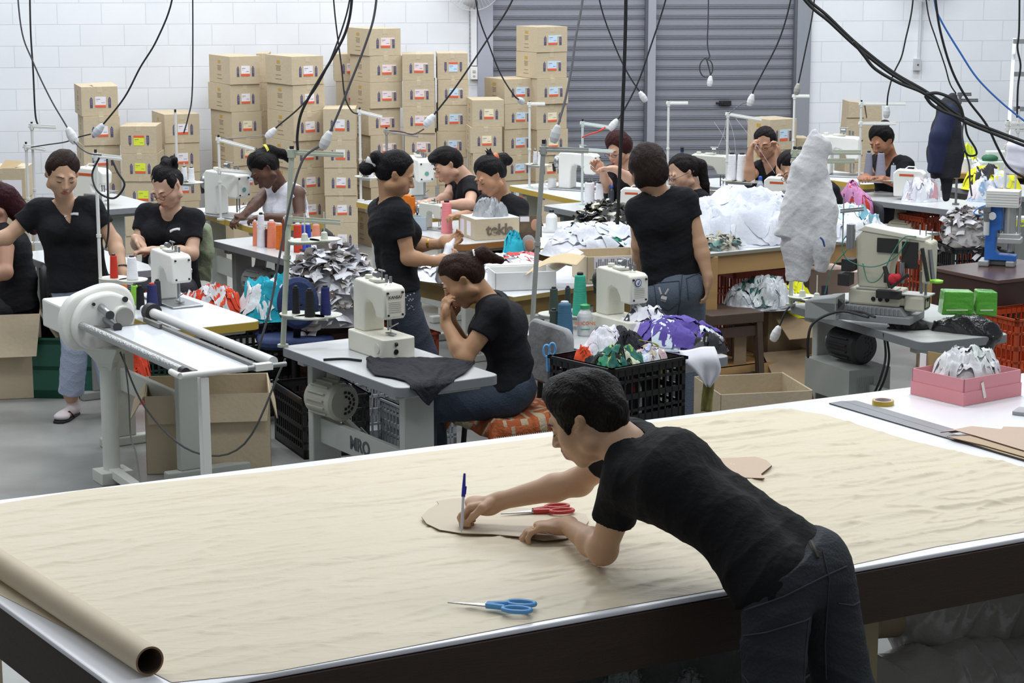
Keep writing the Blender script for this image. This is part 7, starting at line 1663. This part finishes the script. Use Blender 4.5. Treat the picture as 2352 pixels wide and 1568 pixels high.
for pl in ([(1672, 1465), (1760, 1452), (1850, 1425), (1862, 1418)], [(1672, 1465), (1690, 1530), (1720, 1568)], [(1858, 1420), (1850, 1500), (1846, 1566)], [(1700, 1405), (1800, 1370), (1900, 1320), (1945, 1300)], [(1890, 1265), (1905, 1330), (1900, 1400), (1895, 1480), (1898, 1560)], [(1925, 1385), (1960, 1390), (1978, 1380)]):
    surf_line(MAN, 'trousers', interp(pl), .0022, ST_, 'seam')
surf_line(MAN, 'trousers', interp([(1862, 1244), (1878, 1280)], 6), .006, M('3c3833', .8), 'belt_loop')
p10 = find('short-haired woman seen from behind')
for pl in ([(1502, 650), (1560, 645)], [(1502, 650), (1508, 700), (1535, 715), (1562, 695), (1560, 645)], [(1575, 640), (1610, 625)], [(1577, 640), (1582, 690)], [(1567, 630), (1562, 690), (1556, 730)]): surf_line(p10, 'trousers', interp(pl), .0022, M('39424e', .9), 'seam')
EMB = M('a8a6a6', .7)
for pl, r_ in (([(1519, 684), (1531, 687)], .016), ([(1519, 676), (1514, 660)], .006), ([(1528, 676), (1536, 663)], .006)): surf_line(p10, 'trousers', interp(pl, 5), r_, EMB, 'bunny_patch', off=-.004 if r_ > .01 else .001)
# studs on the standing woman's pocket
p5 = find('standing woman holding') if False else find('standing woman in black T-shirt and studded'); f = MB()
for k in range(46):
    a = k/46; x = 905+45*a+6*sin(k*2.1); y = 668+14*sin(a*9)+10*cos(k*1.7)+ (30 if k % 3 == 0 else 0)
    yy, n_ = surf_y(p5, 'trousers', x, y)
    if yy: c_ = J(x, y, yy-.001); f.bx(c_.x-.003, c_.x+.003, c_.y-.003, c_.y, c_.z-.003, c_.z+.003)
if f.v: s_ = f.build('pocket_studs', M('d8d8de', .2, .9), p5, world=True, smooth=0); s_['kind'] = 'stuff'
def band(label, name, cat, a, b, r, wd, col, met=0.9):
    a = Vector(a); b = Vector(b); d = (b-a).normalized(); f = MB(); f.tube([a-d*wd/2, a+d*wd/2], r, 18); o = f.build(name, M(col, .3, met), smooth=60); return tag(o, label, cat)
d5 = J(1012, 560, 10.42)-J(952, 562, 10.45)
band('gold wristwatch on the standing woman holding white cloth', 'wristwatch', 'watch', J(982, 561, 10.43), J(1012, 560, 10.42), .030, .022, 'cfa845')
band('thin dark bracelet on the flip-flop woman', 'bracelet', 'bracelet', J(281, 612, 11.12), J(283, 628, 11.1), .028, .006, '2a2224', 0)
band('silver wristwatch on the woman by the shutter', 'wristwatch', 'watch', J(1418, 391, 14.58), J(1412, 388, 14.55), .029, .025, 'd6d6da')
band('dark wristband on the short-haired woman', 'wristband', 'bracelet', J(1473, 628, 10.66), J(1474, 640, 10.7), .029, .008, '26262a', 0)
hd_ = man['handL']; d_ = hd_['d'].normalized(); n_ = hd_['n']; n_ = (n_-d_*n_.dot(d_)).normalized(); s_ = d_.cross(n_)*hd_['side']; v_ = (d_*cos(.28)+n_*sin(.28))
ring(man['wrL']+d_*.081+s_*(-.0097)+v_*.013, v_, .0112, 'gold wedding ring on the left hand of the leaning man')
# cloth held by the standing woman
S = Sculpt(.006); t = thing('white_cloth', 'piece of white cloth held up by the standing woman', 'cloth', J(1030, 600, 10.35))
S.chain([J(1046, 548, 10.42), J(1032, 572, 10.35), J(1018, 598, 10.28), J(1010, 640, 10.25)], [.012, .022, .026, .03], .02); S.mesh('cloth', M('dfe0e6', .85), t, disp=folds(31, .008, 30, (1, .2, .1)))
# sandals
for sx, (x, y) in (('L', (258, 945)), ('R', (118, 940))):
    an = J(262, 908, 11.25) if sx == 'L' else J(163, 905, 11.22); to = J(x, y, 10.95); fd = (to-an); fd.z = 0; fd.normalize(); c_ = Vector((an.x, an.y, 0))+fd*.06; yaw = math.atan2(fd.y, fd.x)
    p = find('woman in black V-neck T-shirt and pale jeans'); f = MB(); f.T = Matrix.Translation(c_) @ Matrix.Rotation(yaw, 4, 'Z')
    f.prism([(-.11, -.03), (.08, -.045), (.13, -.03), (.14, 0), (.13, .03), (.08, .045), (-.11, .03), (-.125, 0)], .0, .013); f.tube([(.0, -.042, .012), (.04, -.03, .045), (.10, -.005, .045), (.105, 0, .012)], .005, 6); f.tube([(.0, .042, .012), (.04, .03, .05), (.10, .0, .045)], .005, 6)
    f.build('flip_flop', M('1c1a1e', .6), p, world=True, bevel=.002)
    S = Sculpt(.005); he = Vector((an.x, an.y, .034))-fd*.03; S.cone(an+Vector((0, 0, .03)), he+Vector((0, 0, .012)), .042, .034, k=.03); S.cone(he, he+fd*.15-Vector((0, 0, .002)), .031, .030, k=.03); S.ell(he+fd*.17-Vector((0, 0, .004)), (.045, .045, .022), k=.02); S.mesh('sock', M('d5c9cc', .9), p)
# ---------- things around the big grimy machine, right side ----------
c0 = P(2225, 790, z=.76); S = Sculpt(.009); t = thing('black_bag', 'shiny black plastic bag at the end of the grey two-level table', 'bag', c0)
S.chain([P(2165, 752, Y=9.85), P(2215, 752, Y=9.8), P(2258, 768, Y=9.75), P(2262, 792, Y=9.72)], [.05, .065, .07, .05], .05); S.mesh('bag_plastic', M('1a1b1e', .15, bump=.9, bs=18, coat=.6), t, disp=folds(41, .02, 22, (.3, .2, 1)))
zb = P(2215, 722, Y=9.85).z
for k, (x0, x1) in enumerate(((2162, 2237), (2240, 2290))):
    a = P(x0, 715, Y=9.85); t = thing('green_packet', ['green cellophane-wrapped packet on the black bag, left one', 'green cellophane-wrapped packet on the black bag, right one'][k], 'packet', (a.x, 9.83, zb), R(3)); ww = (x1-x0)/FPX*9.9
    f = MB(); f.prism([(0, 0), (ww, -.01*k), (ww*.98, .112), (.01, .118)], 0, .09, 'xz'); f.build('packet', M('5eb53a', .18, bump=.5, bs=25, coat=.6), t, smooth=0, bevel=.006); 
    f = MB(); f.bx(.02, ww*.8, -.002, 0, .02, .028); f.build('printed_line', M('cfe6b8', .5), t, smooth=0)
heap('cord_coil', 'dark cord and strap coil on the grey two-level table', 'cord', P(2088, 757, z=.755)+Vector((0, .03, 0)), .10, .03, .022, ['2b2c2c', '3a3a38'], 71, R(5), .6, 30)
# shelf contents under the timber table
c0 = P(1725, 700, z=.3)
heap('clear_plastic', 'crumpled clear plastic and green bag on the shelf behind the stool', 'plastic', J(1748, 705, 11.9), .22, .14, .13, [M('b3b8bc', .2, bump=.5, bs=20, coat=.4), M('b3b8bc', .2, bump=.5, bs=20, coat=.4), M('1e5146', .4), M('c2c6ca', .2)], 72, 0, 1.1, cell=6)
t = open_carton('worn brown carton on the low timber shelf', (J(1800, 820, 11.95).x, 12.08, .2), R(24), .36, .28, .30, ((0, 130),), M('8a7458', .85, var=.15))
heap('yellow_garment', 'bright yellow garment hanging out of the carton left of the grey table', 'garment', Vector((J(1826, 785, 11.9).x, 11.98, .44)), .13, .10, .17, ['dede1c', 'e6e62c'], 73, 0, .9, 36, cell=6)
t = open_carton('torn flattened carton piece with a white plug on the low shelf', (J(1800, 838, 11.75).x, 11.9, .2), R(20), .3, .12, .05, ((0, 140),), M('9a8468', .85))
for k, (x, y, w_, h_, c_) in enumerate(((1905, 664, .30, .30, 'd8bcae'), (1950, 660, .2, .26, 'd9c2b8'))):
    a = J(x, y+40, 13.0+.15*k); t = thing('printed_carton', ['pinkish printed carton under the timber table, left', 'pinkish printed carton under the timber table, right'][k], 'box', (a.x, 13.0+.15*k, 0), R(20)); f = MB(); f.bx(-w_/2, w_/2, 0, .25, 0, h_+.25); f.bx(-w_*.2, -w_*.05, -.002, 0, .3, .45, 1); f.build('carton_body', [M(c_, .7), M('6a668a', .7)], t, smooth=0)
crate('orange-red plastic crate under the left end of the timber table', (J(1722, 660, 12.7).x, 12.7, 0), R(25), .45, .35, .62, '9c3a20', 'grid')
t = open_carton('grey plastic tub of scraps under the timber table', (J(1770, 640, 12.9).x, 12.95, .0), R(20), .36, .28, .62, (), M('8f9294', .5), name='plastic_tub')
crate('blue plastic crate under the grey two-level table', (J(1985, 890, 10.1).x-.05, 10.35, 0), R(28), .40, .34, .24, '2a3a6c', 'grid')
crate('orange plastic crate at the right frame edge', (J(2352, 760, 10.6).x+.02, 10.75, .36), R(28), .36, .34, .32, 'b2451f', 'grid'); crate('dark grey plastic crate under the orange one at the right edge', (J(2352, 760, 10.6).x+.02, 10.75, 0), R(28), .36, .34, .355, '3c4244', 'grid')
crate('rust-red plastic crate standing under the far right sewing table', (J(2140, 520, 14.9).x, 14.95, 0), R(28), .35, .3, .66, 'a8401e', 'grid')
crate('rust-red crate tilted behind the far right sewing table', (J(2190, 470, 15.7).x, 15.75, 0), R(10), .5, .3, .5, 'a8401e', 'grid')
# filled plastic bag on the far right table
heap('plastic_bag', 'clear bag of pink and white scraps on the far right sewing table', 'bag', P(2120, 462, z=.75)+Vector((0, .05, 0)), .14, .10, .18, [M('dfe0ea', .25, coat=.5), M('d9a0a8', .3, coat=.5), M('eceef4', .25, coat=.5), M('a8aab8', .3, coat=.5)], 81, 0, .9, 44, cell=18)
# back-right counter and clutter
ca = P(2195, 398, z=.8); t = thing('back_counter', 'ochre-edged counter against the right wall behind the hanging jacket', 'table', (ca.x+.35, ca.y+.3, 0), R(4)); f = MB(); f.bx(-.4, .75, -.3, .3, .76, .8, 0); f.build('tabletop', M('a3803c', .5), t, smooth=0)
f = MB(); f.bx(-.3, .6, -.22, .25, 0, .72); f.build('dark_cabinet', M('3a3b3d', .6), t, smooth=0, bevel=.02)
heap('yellow_bag', 'yellow-green plastic bag on the counter behind the jacket', 'bag', P(2218, 392, z=.8)+Vector((0, .1, 0)), .12, .1, .20, ['c9d62c', 'd9d94a', 'a8c43a'], 82, 0, .8, 36, cell=7)
t = thing('white_tub', 'white tub on the counter in front of the yellow-green bag', 'tub', P(2217, 396, z=.8)); f = MB(); f.cyl((0, .05, 0), (0, .05, .11), .055, .058, n=20); f.build('tub_body', M('e6e6e6', .4), t)
heap('white_bag', 'white plastic bag between the tub and the green-topped machine', 'bag', P(2250, 396, z=.8)+Vector((0, .08, 0)), .1, .07, .08, ['e6e6ee', 'dcdce4'], 83, 0, .8, 30)
t = thing('sewing_machine_cover', 'pale mint covered machine on the counter near the right edge', 'machine', P(2282, 396, z=.8), R(4)); f = MB(); f.bx(-.1, .12, 0, .14, 0, .09); f.bx(-.05, .12, .03, .1, .09, .17); f.build('machine_body', M('cfdad2', .4), t, smooth=0, bevel=.012); f = MB(); f.ell((-.02, .05, .11), (.07, .05, .035)); f.build('green_cover', M('2f6a4c', .6), t)
nX = P(2352, 452, z=.75); nX = Vector((nX.x, nX.y, 0)); sewing_table('grey table with yellow garments behind the blue press', nX, nX-U57, .9, .6, motor=False, leg=LEGD)
heap('yellow_cloth', 'bright yellow cloth behind the blue press', 'cloth', P(2290, 440, z=.75)+Vector((0, .2, 0)), .22, .16, .14, ['e6e22a', 'd8d8e0', 'e9e53a', '2a2a30', 'c9d8e0'], 84, 0, 1, kind='stuff', cell=7)
heap('printed_cloth_bundle', 'blue and white printed cloth bundle left of the blue press head', 'cloth', P(2265, 462, z=.75)+Vector((0, .05, 0)), .13, .1, .13, ['b9c9dc', 'dfe6ee', '8fa8c4', 'e4d8dc'], 85, 0, .9, cell=12)
t = thing('detergent_packet', 'yellow and white printed packet at the right frame edge', 'packet', P(2330, 520, z=.75), R(0)); f = MB(); f.bx(-.0, .14, 0, .1, 0, .06, 0); f.bx(0, .14, -.001, .0, .0, .045, 1); f.build('packet', [M('e4e4e4', .5), M('d3dc3c', .5)], t, smooth=0); text_mesh('lettering', 'Supreme', .03, M('4a4a9a', .5), t, (.07, -.002, .022), (pi/2, 0, 0), shear=.2)
t = thing('white_cloth_hanging', 'white shirt hanging on the twin-pole stand at the right edge', 'cloth', J(2335, 440, 13.5)); S = Sculpt(.01); S.chain([J(2328, 335, 13.5), J(2332, 400, 13.5)], [.05, .06], .02, flat=1); S.chain([J(2350, 335, 13.5), J(2348, 385, 13.5)], [.05, .05], .02, flat=1); S.mesh('cloth', M('e2e0ec', .85), t, disp=folds(51, .012, 20))
t = thing('ladder', 'grey metal ladder leaning on the wall at the right frame edge', 'ladder', P(2322, 300, Y=17.6)-Vector((0, 0, P(2322, 300, Y=17.6).z)))
for a, b in (((2330, 92), (2316, 320)), ((2385, 92), (2385, 320))):
    f = MB(); q0, q1 = J(*a, 18.6), J(*b, 17.9); q2 = q1+(q1-q0)*((q1.z)/max(.01, q0.z-q1.z)); f.bar(q0, q2, .03, .06); f.build('rail', M('a9abae', .4, .5), t, smooth=0, world=True)
for y in (95, 170, 250):
    f = MB(); f.bar(J(2328, y, 18.4), J(2386, y, 18.4), .05, .04); f.build('rung', M('9ea1a4', .4, .5), t, smooth=0, world=True)
# ---------- cables ----------
BK = '1e1d22'
cable('black cable from the ceiling to the white plug above the left cartons', [(33, -120, 10.2), (48, 60, 10.2), (75, 140, 10.2), (115, 225, 10.2), (150, 285, 10.2), (161, 305, 10.2)], .004, '55525a', plug='dfe0e0')
cable('grey cord from the white plug down to the front-left stand', [(170, 325, 10.1), (185, 340, 10.05), (205, 352, 9.95), (232, 356, 9.8)], .004, '55535a')
cable('straight black cable to the wall-side stand at the far left', [(67, -120, 13.2), (70, 60, 13.2), (76, 160, 13.2), (81, 260, 13.2), (88, 290, 13.2)], .006, BK)
cable('black cable swooping left across the left wall to a clear plug', [(402, -120, 11.8), (395, 0, 11.8), (360, 92, 11.8), (322, 155, 11.8), (285, 225, 11.8), (230, 294, 11.8)], .0055, BK, plug='c6cad2')
cable('thin cord from the clear plug to the low pale stand', [(208, 308, 11.8), (180, 315, 11.9), (150, 326, 12.0), (110, 332, 12.3), (72, 338, 12.6)], .004, BK)
cable('cable hanging straight above the seated glasses woman', [(442, -120, 13.4), (443, 100, 13.4), (441, 220, 13.4), (432, 270, 13.4), (422, 306, 13.4)], .005, '33333a')
cable('black cord drooping in a bow from the front-left stand', [(228, 362, 9.75), (212, 400, 9.75), (225, 440, 9.7), (262, 455, 9.7), (286, 425, 9.7), (270, 395, 9.72), (258, 368, 9.75)], .005, BK)
cable('black cord running down beside the front-left stand', [(246, 365, 9.7), (248, 450, 9.65), (249, 530, 9.65), (243, 570, 9.65)], .005, BK)
cable('black cable to the plug above the woman in the white vest', [(806, -120, 13.2), (803, 0, 13.2), (770, 110, 13.2), (730, 195, 13.2), (690, 245, 13.2), (640, 288, 13.2), (626, 302, 13.2)], .006, BK, plug='d8d8da')
cable('thin grey cord from that plug to the white stand', [(612, 310, 13.3), (580, 313, 13.4), (540, 317, 13.6), (508, 318, 13.8)], .004, '9a9a9e')
cable('thick black cable down to the tall grey-green stand', [(810, -120, 9.4), (808, 0, 9.4), (795, 70, 9.4), (765, 130, 9.4), (720, 205, 9.4), (692, 260, 9.4), (683, 310, 9.4), (684, 345, 9.4)], .007, BK)
cable('grey cable ending in a white plug on the grey-green arm', [(872, -120, 9.3), (862, 20, 9.3), (840, 100, 9.3), (805, 190, 9.3), (775, 265, 9.3), (752, 315, 9.3)], .006, '55555c', plug='d4d6d4')
cable('grey cord looping down the grey-green pole', [(740, 332, 9.3), (705, 355, 9.3), (688, 385, 9.3), (672, 440, 9.3), (655, 520, 9.3), (640, 600, 9.3), (622, 700, 9.3), (600, 780, 9.3), (590, 820, 9.4)], .006, '56565a')
cable('black cable to the stand before the tallest cartons', [(760, -120, 15), (768, 20, 15), (784, 150, 15), (792, 220, 15), (808, 255, 15), (826, 262, 15)], .006, BK)
cable('black cable crossing the trunking to a long white plug', [(1230, -120, 12.2), (1172, 10, 12.2), (1120, 90, 12.2), (1050, 195, 12.2), (990, 272, 12.2)], .006, BK, plug='d8dce0')
cable('cord from the long white plug to the steel stand', [(974, 296, 12.2), (950, 308, 12.2), (920, 302, 12.3), (895, 300, 12.4)], .005, '6a4a48')
cable('black cable curving right in front of the carton stacks', [(1080, -120, 14.8), (1096, 20, 14.8), (1122, 100, 14.8), (1150, 170, 14.8), (1180, 218, 14.8), (1194, 230, 14.9)], .006, BK, plug='ccd2d6')
cable('grey cable running down to the plug on the thin grey pole', [(1348, -120, 9.9), (1338, 0, 9.9), (1322, 90, 9.9), (1314, 150, 9.9), (1298, 230, 9.9), (1278, 300, 9.9)], .0065, '77777c', plug='cdd0d0')
cable('stiff black cable dropping straight before the shutter post', [(1438, -120, 11.4), (1437, 40, 11.4), (1432, 200, 11.4), (1424, 380, 11.4), (1418, 515, 11.4)], .011, '141416')
cable('thin black cable slanting right to a plug at the shutter post', [(1360, -120, 15), (1378, 5, 15), (1408, 95, 15), (1440, 165, 15), (1474, 218, 15)], .006, BK, plug='d2d4d6')
cable('black cable slanting left towards the red ribbon', [(1560, -120, 13.5), (1526, 10, 13.5), (1495, 105, 13.5), (1465, 190, 13.5), (1430, 258, 13.5), (1412, 282, 13.5)], .006, BK, plug='d8d8d8')
cable('red-orange ribbon tied from the plug to the teal-taped stand', [(1390, 292, 13.5), (1375, 302, 13.5), (1355, 308, 13.8), (1338, 315, 14.2)], .006, 'd8452e', name='ribbon', cat='ribbon')
lp = [(1627, -120, 17), (1627, 20, 17), (1625, 100, 17), (1630, 130, 17)] + [(1622+15*sin(a), 156-21*cos(a), 17) for a in [k*2*pi/10 for k in range(11)]] + [(1632, 172, 17), (1631, 182, 17)]
cable('cable with a coiled loop hanging before the right shutter', lp, .006, '3a3a40', plug='dcdcde')
cable('black cable slanting to a white plug near the nylon-line stand', [(1835, -120, 14.3), (1816, 0, 14.3), (1790, 90, 14.3), (1750, 170, 14.3), (1732, 205, 14.3), (1726, 225, 14.3)], .006, BK, plug='d8d8d8')
cable('thin cord from the white plug to the nylon-line stand', [(1716, 235, 14.3), (1705, 238, 14.3), (1690, 248, 14.3), (1674, 262, 14.3)], .004, '6a6a70')
cable('black cable to the pink-tagged stand at the shutter jamb', [(1880, -120, 15.6), (1868, 20, 15.6), (1850, 115, 15.6), (1832, 200, 15.6)], .006, BK, plug='9a9a90')
def strands(lbls, r=.008):
    for k, (lb, pts) in enumerate(lbls): cable(lb, pts, r, '1b1b1d', group='thick black cable bundle at upper right')
strands([('thick black cable, upper one of the bundle at upper right', [(1790, -90, 9.2), (1850, -8, 9.2), (1900, 36, 9.2), (1965, 98, 9.2), (2050, 165, 9.2), (2130, 212, 9.2), (2210, 268, 9.2), (2290, 302, 9.2), (2420, 350, 9.2)]),
 ('thick black cable, lower one of the bundle at upper right', [(1785, -90, 9.15), (1852, 4, 9.15), (1905, 50, 9.15), (1968, 108, 9.15), (2045, 168, 9.15), (2128, 218, 9.15), (2205, 274, 9.15), (2290, 310, 9.15), (2420, 360, 9.15)]),
 ('black cable sagging below the bundle at upper right', [(1960, 96, 9.1), (1985, 128, 9.1), (2010, 158, 9.1), (2060, 188, 9.1), (2110, 208, 9.1), (2135, 222, 9.1)]),
 ('black cable looping above the bundle over the jacket', [(2128, 216, 9.1), (2155, 214, 9.1), (2190, 228, 9.1), (2205, 245, 9.1), (2212, 268, 9.1)]),
 ('black cable looping below the bundle over the jacket', [(2125, 220, 9.1), (2140, 240, 9.1), (2165, 255, 9.1), (2200, 268, 9.1), (2215, 274, 9.1)])])
cable('black cable to the plug over the far right woman', [(2102, -120, 14.6), (2096, 10, 14.6), (2080, 90, 14.6), (2070, 132, 14.6), (2052, 170, 14.6), (2040, 215, 14.6), (2037, 252, 14.6)], .006, BK, plug='c8cccc')
cable('black cable from the right fan to the jacket stand', [(2118, -120, 14), (2130, 20, 14), (2150, 90, 14), (2170, 150, 14), (2182, 192, 14), (2196, 215, 14)], .005, BK)
cable('long black cable curving down to the right edge', [(2138, -120, 9.6), (2150, 10, 9.6), (2163, 85, 9.6), (2188, 165, 9.6), (2222, 228, 9.6), (2265, 285, 9.6), (2292, 340, 9.6), (2318, 385, 9.6), (2360, 412, 9.6)], .006, BK)
cable('blue air hose slanting to the right edge', [(2136, -120, 9.7), (2147, 5, 9.7), (2163, 50, 9.7), (2205, 120, 9.7), (2245, 180, 9.7), (2300, 235, 9.7), (2362, 285, 9.7)], .005, '3f78c8')
cable('black cable hanging down the right frame edge', [(2342, -120, 12), (2341, 60, 12), (2337, 110, 12), (2344, 150, 12), (2338, 200, 12), (2336, 270, 12)], .006, BK)
cable('dark cord hanging below the bundle beside the jacket', [(2214, 276, 11), (2210, 310, 11), (2218, 350, 11), (2226, 380, 11), (2228, 420, 11), (2232, 450, 11)], .005, '4a4c50')
cable('black cord looping at the end of the bundle', [(2216, 278, 9.2), (2222, 310, 9.2), (2240, 340, 9.2), (2242, 355, 9.2), (2225, 357, 9.2), (2214, 345, 9.2)], .005, BK)
G2 = 'cords on and under the sewing tables'
cable('black power cord trailing over the edge of the grey two-level table', [(1840, 690, 10.4), (1870, 698, 10.2), (1920, 712, 10.0), (1975, 716, 9.8), (2010, 728, 9.6)], .006, BK, group=G2)
cable('black cord drooping left of the grimy machine table', [(1826, 690, 10.6), (1805, 715, 10.6), (1792, 745, 10.6), (1785, 760, 10.6)], .005, '2a2a2e', plug='e4e4e4', group=G2)
cable('heavy cord curving down beside the dark servo motor', [(1995, 728, 9.6), (1930, 715, 9.75), (1870, 740, 9.8), (1856, 780, 9.8), (1856, 820, 9.9)], .007, BK, group=G2)
cable('pair of black cords hanging to the floor right of the control box', [(2030, 765, 9.8), (2034, 820, 9.8), (2022, 870, 9.8), (2006, 908, 10.0)], .006, BK, group=G2)
cable('second black cord hanging right of the control box', [(2035, 765, 9.82), (2042, 820, 9.82), (2032, 870, 9.82), (2012, 912, 10.0)], .006, BK, group=G2)
cable('thin grey cord along the floor beside the roller column', [(284, 812, 9.5), (295, 900, 9.5), (300, 1000, 9.5), (312, 1040, 9.3), (322, 1110, 9.0)], .004, '6a6a68', group=G2)
for k, (x0, y0, x1, y1) in enumerate(((1672, 268, 1690, 350), (1690, 272, 1780, 398), (1715, 275, 1735, 340), (1668, 275, 1648, 340), (1640, 280, 1678, 350))):
    cable('fine nylon thread strung from the white stand arm, line ending near ' + ['the water bottle', 'the overlock top', 'the small white cone', 'the stand pole', 'the tall white cone'][k], [(x0, y0, 14.8), ((x0+x1)/2+4, (y0+y1)/2, 14.8), (x1, y1, 14.8)], .0012, 'd8d8dc', name='thread_line', cat='thread', group='nylon threads on the white stand', n=4)
